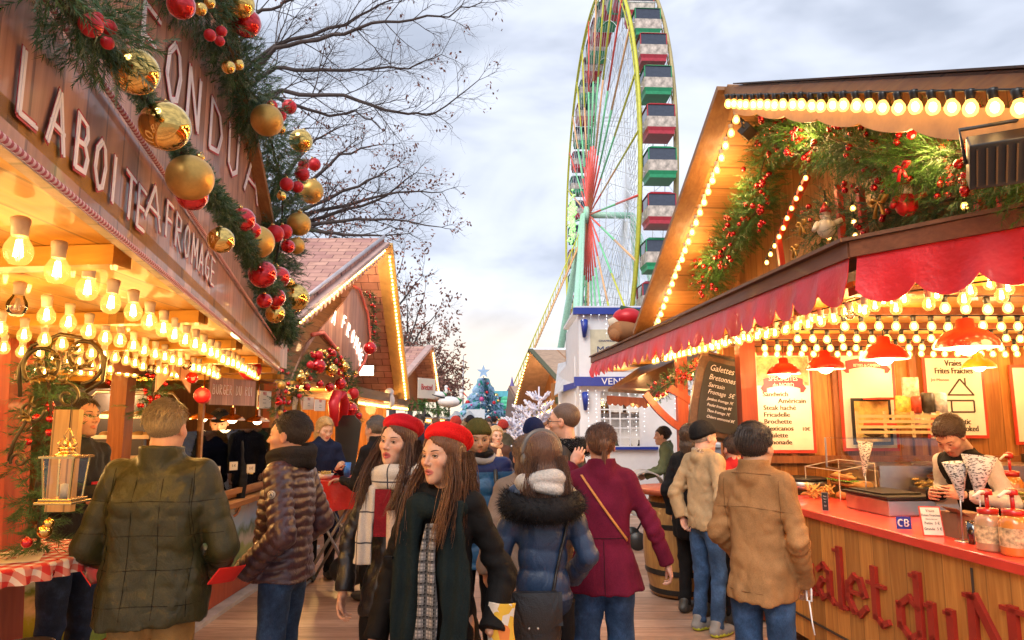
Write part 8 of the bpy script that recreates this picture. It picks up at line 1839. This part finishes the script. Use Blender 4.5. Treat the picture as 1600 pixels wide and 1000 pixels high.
s_ = j['s']; seam(j['top'], [(-.12, -.2, 1.46 * s_), (.0, -.25, 1.28 * s_), (.14, -.24, 1.08 * s_)], .010, mat('tan_strap', (.50, .20, .05), .5), .003, 'bag_strap', .4)
seam(j['top'], [(-.2, -.25, 1.10 * s_), (0, -.3, 1.10 * s_), (.2, -.25, 1.10 * s_)], .0035, BLK); seam(j['top'], [(0, -.3, 1.09 * s_), (0, -.3, .72 * s_)], .003, BLK)
L, H = spot(882, 632, 4.9)
r, j = person('tall man with cropped hair and black glasses looking left', L, R(74), H, True, 'ruddy', bulk=1.15, beard=.3, top=dict(mat=cloth('dark_grey_coat', (.035, .035, .04)), len=.7, collar=.0), legs=BLK, hair=('buzz', (.10, .06, .045)), detail=.0038)
q = MB(); Me = j['Mh']
for sx in (-1, 1):
 q.tube([Me @ Vector((sx * .033 + .021 * math.cos(a), .099 - .006 * abs(math.cos(a)), .003 + .015 * math.sin(a))) for a in np.linspace(0, 2 * PI, 13)], .0024, 5); q.tube([Me @ Vector((sx * .054, .092, .006)), Me @ Vector((sx * .082, .03, .006)), Me @ Vector((sx * .082, -.02, .0))], .0024, 5)
q.tube([Me @ Vector((-.012, .1, .006)), Me @ Vector((.012, .1, .006))], .002, 5); q.build('glasses', M_black, r)
q = MB(); fz = j['z'](1.47)
for k in range(2600):
 a = rr.uniform(0, 6.28); t = rr.uniform(-.5, .5); p = Vector((math.sin(a) * (.125 + .03 * math.cos(t * 3)), -.03 + math.cos(a) * .125, fz + t * .13)); n = Vector((math.sin(a), math.cos(a), rr.uniform(-.4, .6))).normalized() * .035; sd = n.orthogonal().normalized() * .003; q.add([p - sd, p + sd, p + n], [(0, 1, 2)], 1 if rr.random() < .35 else 0)
q.tube([(math.sin(a) * .115, -.03 + math.cos(a) * .115, fz) for a in np.linspace(0, 2 * PI, 20)], .058, 8); q.build('fur_collar', [BLK, mat('grey_fur', (.30, .28, .28), .8)], r)
L, H = spot(834, 656, 6.2); r, j = person('person in a navy knit hat behind the headphones woman', L, R(-10), H, True, 'fair', top=dict(mat=cloth('dark_navy', (.012, .016, .035)), len=.7), legs=BLK, hair=('short', (.05, .03, .02)), hat=('beanie', cloth('navy_knit', (.010, .016, .06), .95, weave=130, bump=1)), h=.015, detail=.0055)
L, H = spot(808, 688, 4.3); r, j = person('shopper in a taupe jacket mostly hidden behind the headphones woman', (L[0] + .06, L[1], 0), R(12), 1.62, False, 'fair', bulk=1.15, top=dict(mat=cloth('taupe_cotton', (.26, .19, .15)), len=.75), legs=BLK, hair=('bob', (.12, .06, .03), .15), h=.014, detail=.0055)
L, H = spot(1098, 661, 5.85)
sg = (.35, .35, .36)
r, j = person('elderly man in a black knit cap, beige blouson and jeans by the barrel', L, R(-62), H, True, 'ruddy', head=(R(-12), -.02, 0), bulk=.94, beard=.15, top=dict(mat=cloth('beige_poplin', (.42, .29, .16), .75), len=.86, collar=.03, belly=.035, hemw=.175, hemd=.125, wr=.055, sr=.07, wr_amt=1.4, name='blouson'), legs=J_, hair=('short', (.3, .28, .26)), hat=('beanie', BLK),
 arms={'L': dict(e=(.24, -.12, 1.14), w=(.18, -.10, .93), curl=.7), 'R': dict(e=(.26, -.08, 1.14), w=(.2, .06, .92), hide=True)}, shoes=(.18, .18, .18), soles=(.62, .75, .05), h=.010, detail=.004)
wrap_scarf(r, j, plaid('brown_check', (.16, .10, .07), (.5, .4, .3), (40, 40, 40), .2), r=.070, tube=.026, loops=1, zoff=.0, tails=[((0, .09, 1.44), (.01, .125, 1.30), .04, .02)])
L, H = spot(1178, 664, 3.9)
r, j = person('dark haired man from behind in a tan jacket and jeans at the chip counter', L, R(-46), H, True, 'olive', head=(R(-6), 0, 0), bulk=.95, top=dict(mat=cloth('tan_canvas', (.33, .165, .065), .7, weave=260), len=.80, collar=.055, cr=.085, hemw=.195, hemd=.155, belly=.03, sr=.066, wr=.052, wr_amt=1.3, name='jacket'), legs=J_, legw=1.05, hair=('thick', (.022, .013, .010)),
 arms={'R': dict(e=(.23, -.03, 1.13), w=(.18, .15, .87), curl=.6), 'L': dict(e=(.23, -.02, 1.13), w=(.17, .14, .93), hide=True)}, h=.009, detail=.0042)
q = MB(); kx = Vector(j['wr'][1]) + Vector((.02, -.02, -.05)); q.tube([kx + Vector((0, 0, .06)), kx + Vector((.015, 0, .03)), kx + Vector((.014, 0, -.03)), kx + Vector((-.012, 0, -.03)), kx + Vector((-.012, 0, .03)), kx + Vector((0, 0, .06))], .005, 6); q.tube([kx + Vector((0, 0, -.03)), kx + Vector((.01, 0, -.14)), kx + Vector((.02, 0, -.2))], .004, 6); q.build('key_clip', M_white, r)
ts = cloth('tan_seam', (.19, .09, .035), .8); s_ = j['s']
for p_ in ([(-.3, -.2, 1.27 * s_), (0, -.3, 1.30 * s_), (.3, -.2, 1.27 * s_)], [(-.3, -.15, .845 * s_), (0, -.3, .845 * s_), (.3, -.15, .845 * s_), (.3, .15, .845 * s_)], [(.16, -.2, 1.45 * s_), (.165, -.25, 1.30 * s_), (.15, -.25, 1.15 * s_)], [(-.16, -.2, 1.45 * s_), (-.165, -.25, 1.30 * s_), (-.15, -.25, 1.15 * s_)], [(-.12, -.2, 1.475 * s_), (0, -.25, 1.485 * s_), (.12, -.2, 1.475 * s_)]): seam(j['top'], p_, .0032, ts)
L, H = spot(1530, 640, 4.9)
def splitv(c, s): return np.where((np.abs(c[:, 0]) < .15) & (c[:, 2] > .8), 1, 0)
r, j = person('dark haired cook in white shirt and black waistcoat bending over his work', (L[0] + .02, L[1], .06), R(112), 1.76, True, 'olive', head=(R(6), -.75, 0), lean=.50, beard=.25, top=dict(mat=[cloth('white_shirt', (.66, .62, .56), .75), BLK], split=splitv, len=.85, collar=.03, name='shirt'), legs=BLK, hair=('thick', (.035, .018, .010)), arms={'L': dict(e=(.25, .06, 1.14), w=(.12, .30, 1.20), curl=.6), 'R': dict(e=(.25, .05, 1.14), w=(.10, .32, 1.18), curl=.6)}, h=.011, detail=.0042)
L, H = spot(383, 641, 6.9); r, j = person('cheese seller in black clothes and cap behind the copper lamps', (L[0] - .25, L[1], 0), R(-160), H, True, 'fair', head=(0, -.25, 0), top=dict(mat=BLK, len=.8), legs=BLK, hair=('short', (.05, .03, .02)), hat=('cap', BLK), h=.015, detail=.0055)
L, H = spot(1046, 667, 9.6); r, j = person('dark haired person in a green parka leaning on a pushchair by the kiosk', L, R(80), H, False, 'pale', lean=.15, top=dict(mat=cloth('sage_parka', (.16, .19, .10)), len=.7), legs=BLK, hair=('short', (.035, .02, .015)), arms={'L': dict(e=(.22, .1, 1.12), w=(.16, .34, 1.02)), 'R': dict(e=(.22, .1, 1.12), w=(.16, .34, 1.02))}, h=.015, detail=.0055)
pc = at(1012, 730, 9.5); r = thing('pushchair', 'pushchair with pale grey hood in front of the white kiosk', 'pushchair', (pc.x, 9.5, 0)); q = MB(); q.grid(lambda u, v: Vector((-.05 + .28 * math.cos(PI * u) , (v - .5) * .42, .72 + .30 * math.sin(PI * u))), 12, 5, thick=(0, 0, -.02)); q.build('hood', cloth('pale_quilt', (.5, .48, .46)), r); q = MB(); q.hexa([(-.25, -.2, .45), (.2, -.2, .35), (.2, .2, .35), (-.25, .2, .45), (-.3, -.2, .75), (.2, -.2, .5), (.2, .2, .5), (-.3, .2, .75)]); q.build('seat', cloth('pale_quilt2', (.42, .40, .38)), r)
q = MB()
for sy in (-.22, .22): q.tube([(.45, sy, 1.05), (.30, sy, .9), (-.15, sy, .15)], .013, 8); q.tube([(.3, sy, .15), (-.05, sy, .6)], .013, 8)
q.tube([(.45, -.22, 1.05), (.45, .22, 1.05)], .013, 8); q.build('frame', M_black, r)
for x in (-.2, .3):
 for sy in (-.22, .22): q = MB(); q.lathe([(.11, -.02), (.12, 0), (.11, .02)], (x, sy, .12), 20, 0, Matrix.Rotation(PI / 2, 3, 'X')); q.build('wheel', M_black, r)
L, H = spot(1078, 664, 6.4); r, j = person('dark haired woman in a black coat half hidden behind the elderly man', L, R(-40), H, False, 'fair', top=dict(mat=BLK, len=.7), legs=BLK, hair=('bob', (.035, .018, .012), .2), h=.015, detail=.0055)
L, H = spot(1147, 690, 6.1); r, j = person('shopper in a red jacket glimpsed between the two men at the right', L, R(10), 1.58, False, 'fair', top=dict(mat=cloth('red_jacket', (.45, .02, .02)), len=.7), legs=BLK, hair=('short', (.05, .03, .02)), h=.016, detail=.0055)
L, H = spot(1014, 668, 13.9); r, j = person('dark clothed seller inside the white kiosk', L, R(175), H, True, 'fair', top=dict(mat=BLK, len=.8), legs=BLK, hair=('short', (.05, .03, .02)), h=.018, detail=.006)
L, H = spot(862, 655, 7.5); r, j = person('woman with curly auburn hair glimpsed behind the man in glasses', L, R(150), 1.70, False, 'pale', top=dict(mat=cloth('cream_coat', (.5, .45, .4)), len=.7), legs=BLK, hair=('curly', (.22, .09, .04)), h=.016, detail=.0055)
protos = []
for i, (ml, c_, hc, hat_, lb) in enumerate(((True, (.02, .02, .03), (.04, .03, .02), None, 'distant shopper in a black jacket far down the street'), (False, (.28, .05, .05), (.12, .06, .03), None, 'distant shopper in a dull red coat far down the street'), (True, (.05, .08, .14), (.1, .08, .06), (.02, .02, .03), 'distant shopper in slate blue with a dark knit hat far down the street'), (False, (.35, .28, .20), (.3, .18, .08), None, 'distant shopper in a beige coat far down the street'), (True, (.10, .08, .05), (.05, .04, .03), (.4, .04, .03), 'distant shopper in brown with a red knit hat far down the street'), (False, (.06, .09, .05), (.03, .02, .02), None, 'distant shopper in a dark green coat far down the street'))):
 r, j = person(lb, (0, 300, 0), 0, 1.72 if ml else 1.64, ml, ('fair', 'pale', 'olive')[i % 3], top=dict(mat=cloth('crowd_coat_%d' % i, c_), len=.72, seed=i), legs=(BLK, J_)[i % 2], hair=('short' if ml else 'bob', hc, .15), hat=('beanie', cloth('crowd_hat_%d' % i, hat_)) if hat_ else None, step=.4, h=.024, detail=.009)
 r['group'] = 'distant shoppers like this one'; protos.append(r)
spots = [(655, 10.5), (700, 14), (712, 11.5), (722, 17), (735, 14), (705, 20), (728, 24), (742, 20), (762, 13.5), (786, 12), (757, 18), (772, 22), (798, 16), (745, 28), (716, 32), (733, 36), (764, 32), (782, 27), (690, 25), (700, 38), (751, 42), (722, 46), (770, 44), (740, 50), (640, 14), (628, 12.5), (668, 18), (680, 16), (820, 20), (808, 26), (790, 38), (776, 50)]
used = set()
for k, (px, Y) in enumerate(spots):
 i = (k * 5 + k // 6) % 6; o = protos[i] if i not in used else copy_tree(protos[i]); used.add(i)
 o.location = (at(px, 655, Y).x, Y, 0); o.rotation_euler.z = R((175, 190, 5, 160, -10, 200, 80)[k % 7]); o.scale = (1, 1, rnd.uniform(.97, 1.04))
cam = bpy.data.cameras.new('camera'); co = bpy.data.objects.new('camera', cam); COL.objects.link(co)
cam.sensor_width = 36; cam.lens = 36 * FPX / 1600; cam.clip_end = 3000; cam.clip_start = .05
co.location = (0, 0, CAMZ); co.rotation_euler = (math.radians(98.0), 0, 0)
S.camera = co
w = bpy.data.worlds.new('World'); S.world = w; w.use_nodes = True
t = w.node_tree; t.nodes.clear()
class WN(NT):
 def __init__(s, tr): s.t = tr; s.n = tr.nodes
t = WN(t)
sky = t.new('ShaderNodeTexSky', sky_type='NISHITA', sun_disc=False, sun_elevation=math.radians(42), sun_rotation=math.radians(200))
tc = t.new('ShaderNodeTexCoord')
sp = t.new('ShaderNodeSeparateXYZ'); t.link(tc.outputs['Generated'], sp.inputs[0])
mp = t.new('ShaderNodeMapping'); mp.inputs['Scale'].default_value = (1, 1, 2.6); mp.inputs['Location'].default_value = (.3, .1, .35)
t.link(tc.outputs['Generated'], mp.inputs[0])
n1 = t.noise(mp.outputs[0], 2.1, 5, .5, .35)
n2 = t.noise(mp.outputs[0], 6.0, 5, .5, .2)
nn = t.math('ADD', t.math('MULTIPLY', n1, .9), t.math('MULTIPLY', n2, .1))
cl = t.ramp(nn, [(.34, (.33, .37, .47)), (.45, (.46, .51, .62)), (.54, (.68, .73, .85)), (.66, (.84, .89, .98))])
dt = t.new('ShaderNodeVectorMath', operation='DOT_PRODUCT'); t.link(tc.outputs['Generated'], dt.inputs[0]); dt.inputs[1].default_value = (-.09, .995, .03)
g = t.ramp(dt.outputs['Value'], [(.94, (0, 0, 0)), (.995, (1, 1, 1))])
hz = t.ramp(sp.outputs[2], [(0.0, (1, 1, 1)), (.06, (.9, .9, .9)), (.20, (0, 0, 0))])
gf = t.mix(1, g, hz, 'MULTIPLY')
cl = t.mix(gf, cl, (1.08, .90, .68))
bg1 = t.new('ShaderNodeBackground'); t.link(sky.outputs[0], bg1.inputs[0]); bg1.inputs[1].default_value = .07
bg2 = t.new('ShaderNodeBackground'); t.link(cl, bg2.inputs[0]); bg2.inputs[1].default_value = .70
mx = t.new('ShaderNodeMixShader'); mx.inputs[0].default_value = .93
t.link(bg1.outputs[0], mx.inputs[1]); t.link(bg2.outputs[0], mx.inputs[2])
ow = t.new('ShaderNodeOutputWorld'); t.link(mx.outputs[0], ow.inputs[0])
sl = bpy.data.lights.new('sun', 'SUN'); sl.energy = 1.5; sl.angle = math.radians(35); sl.color = (1, .93, .84)
so = bpy.data.objects.new('sun', sl); COL.objects.link(so)
so.rotation_euler = (math.radians(48), 0, math.radians(-22))
S.view_settings.view_transform = 'Standard'; S.view_settings.look = 'None'; S.view_settings.exposure = 0.95
S.view_settings.gamma = 1
S.cycles.max_bounces = 5; S.cycles.diffuse_bounces = 3; S.cycles.glossy_bounces = 3; S.cycles.transmission_bounces = 4
S.cycles.transparent_max_bounces = 12; S.cycles.sample_clamp_indirect = 4; S.cycles.sample_clamp_direct = 30
S.cycles.use_denoising = True; S.cycles.caustics_reflective = False; S.cycles.caustics_refractive = False
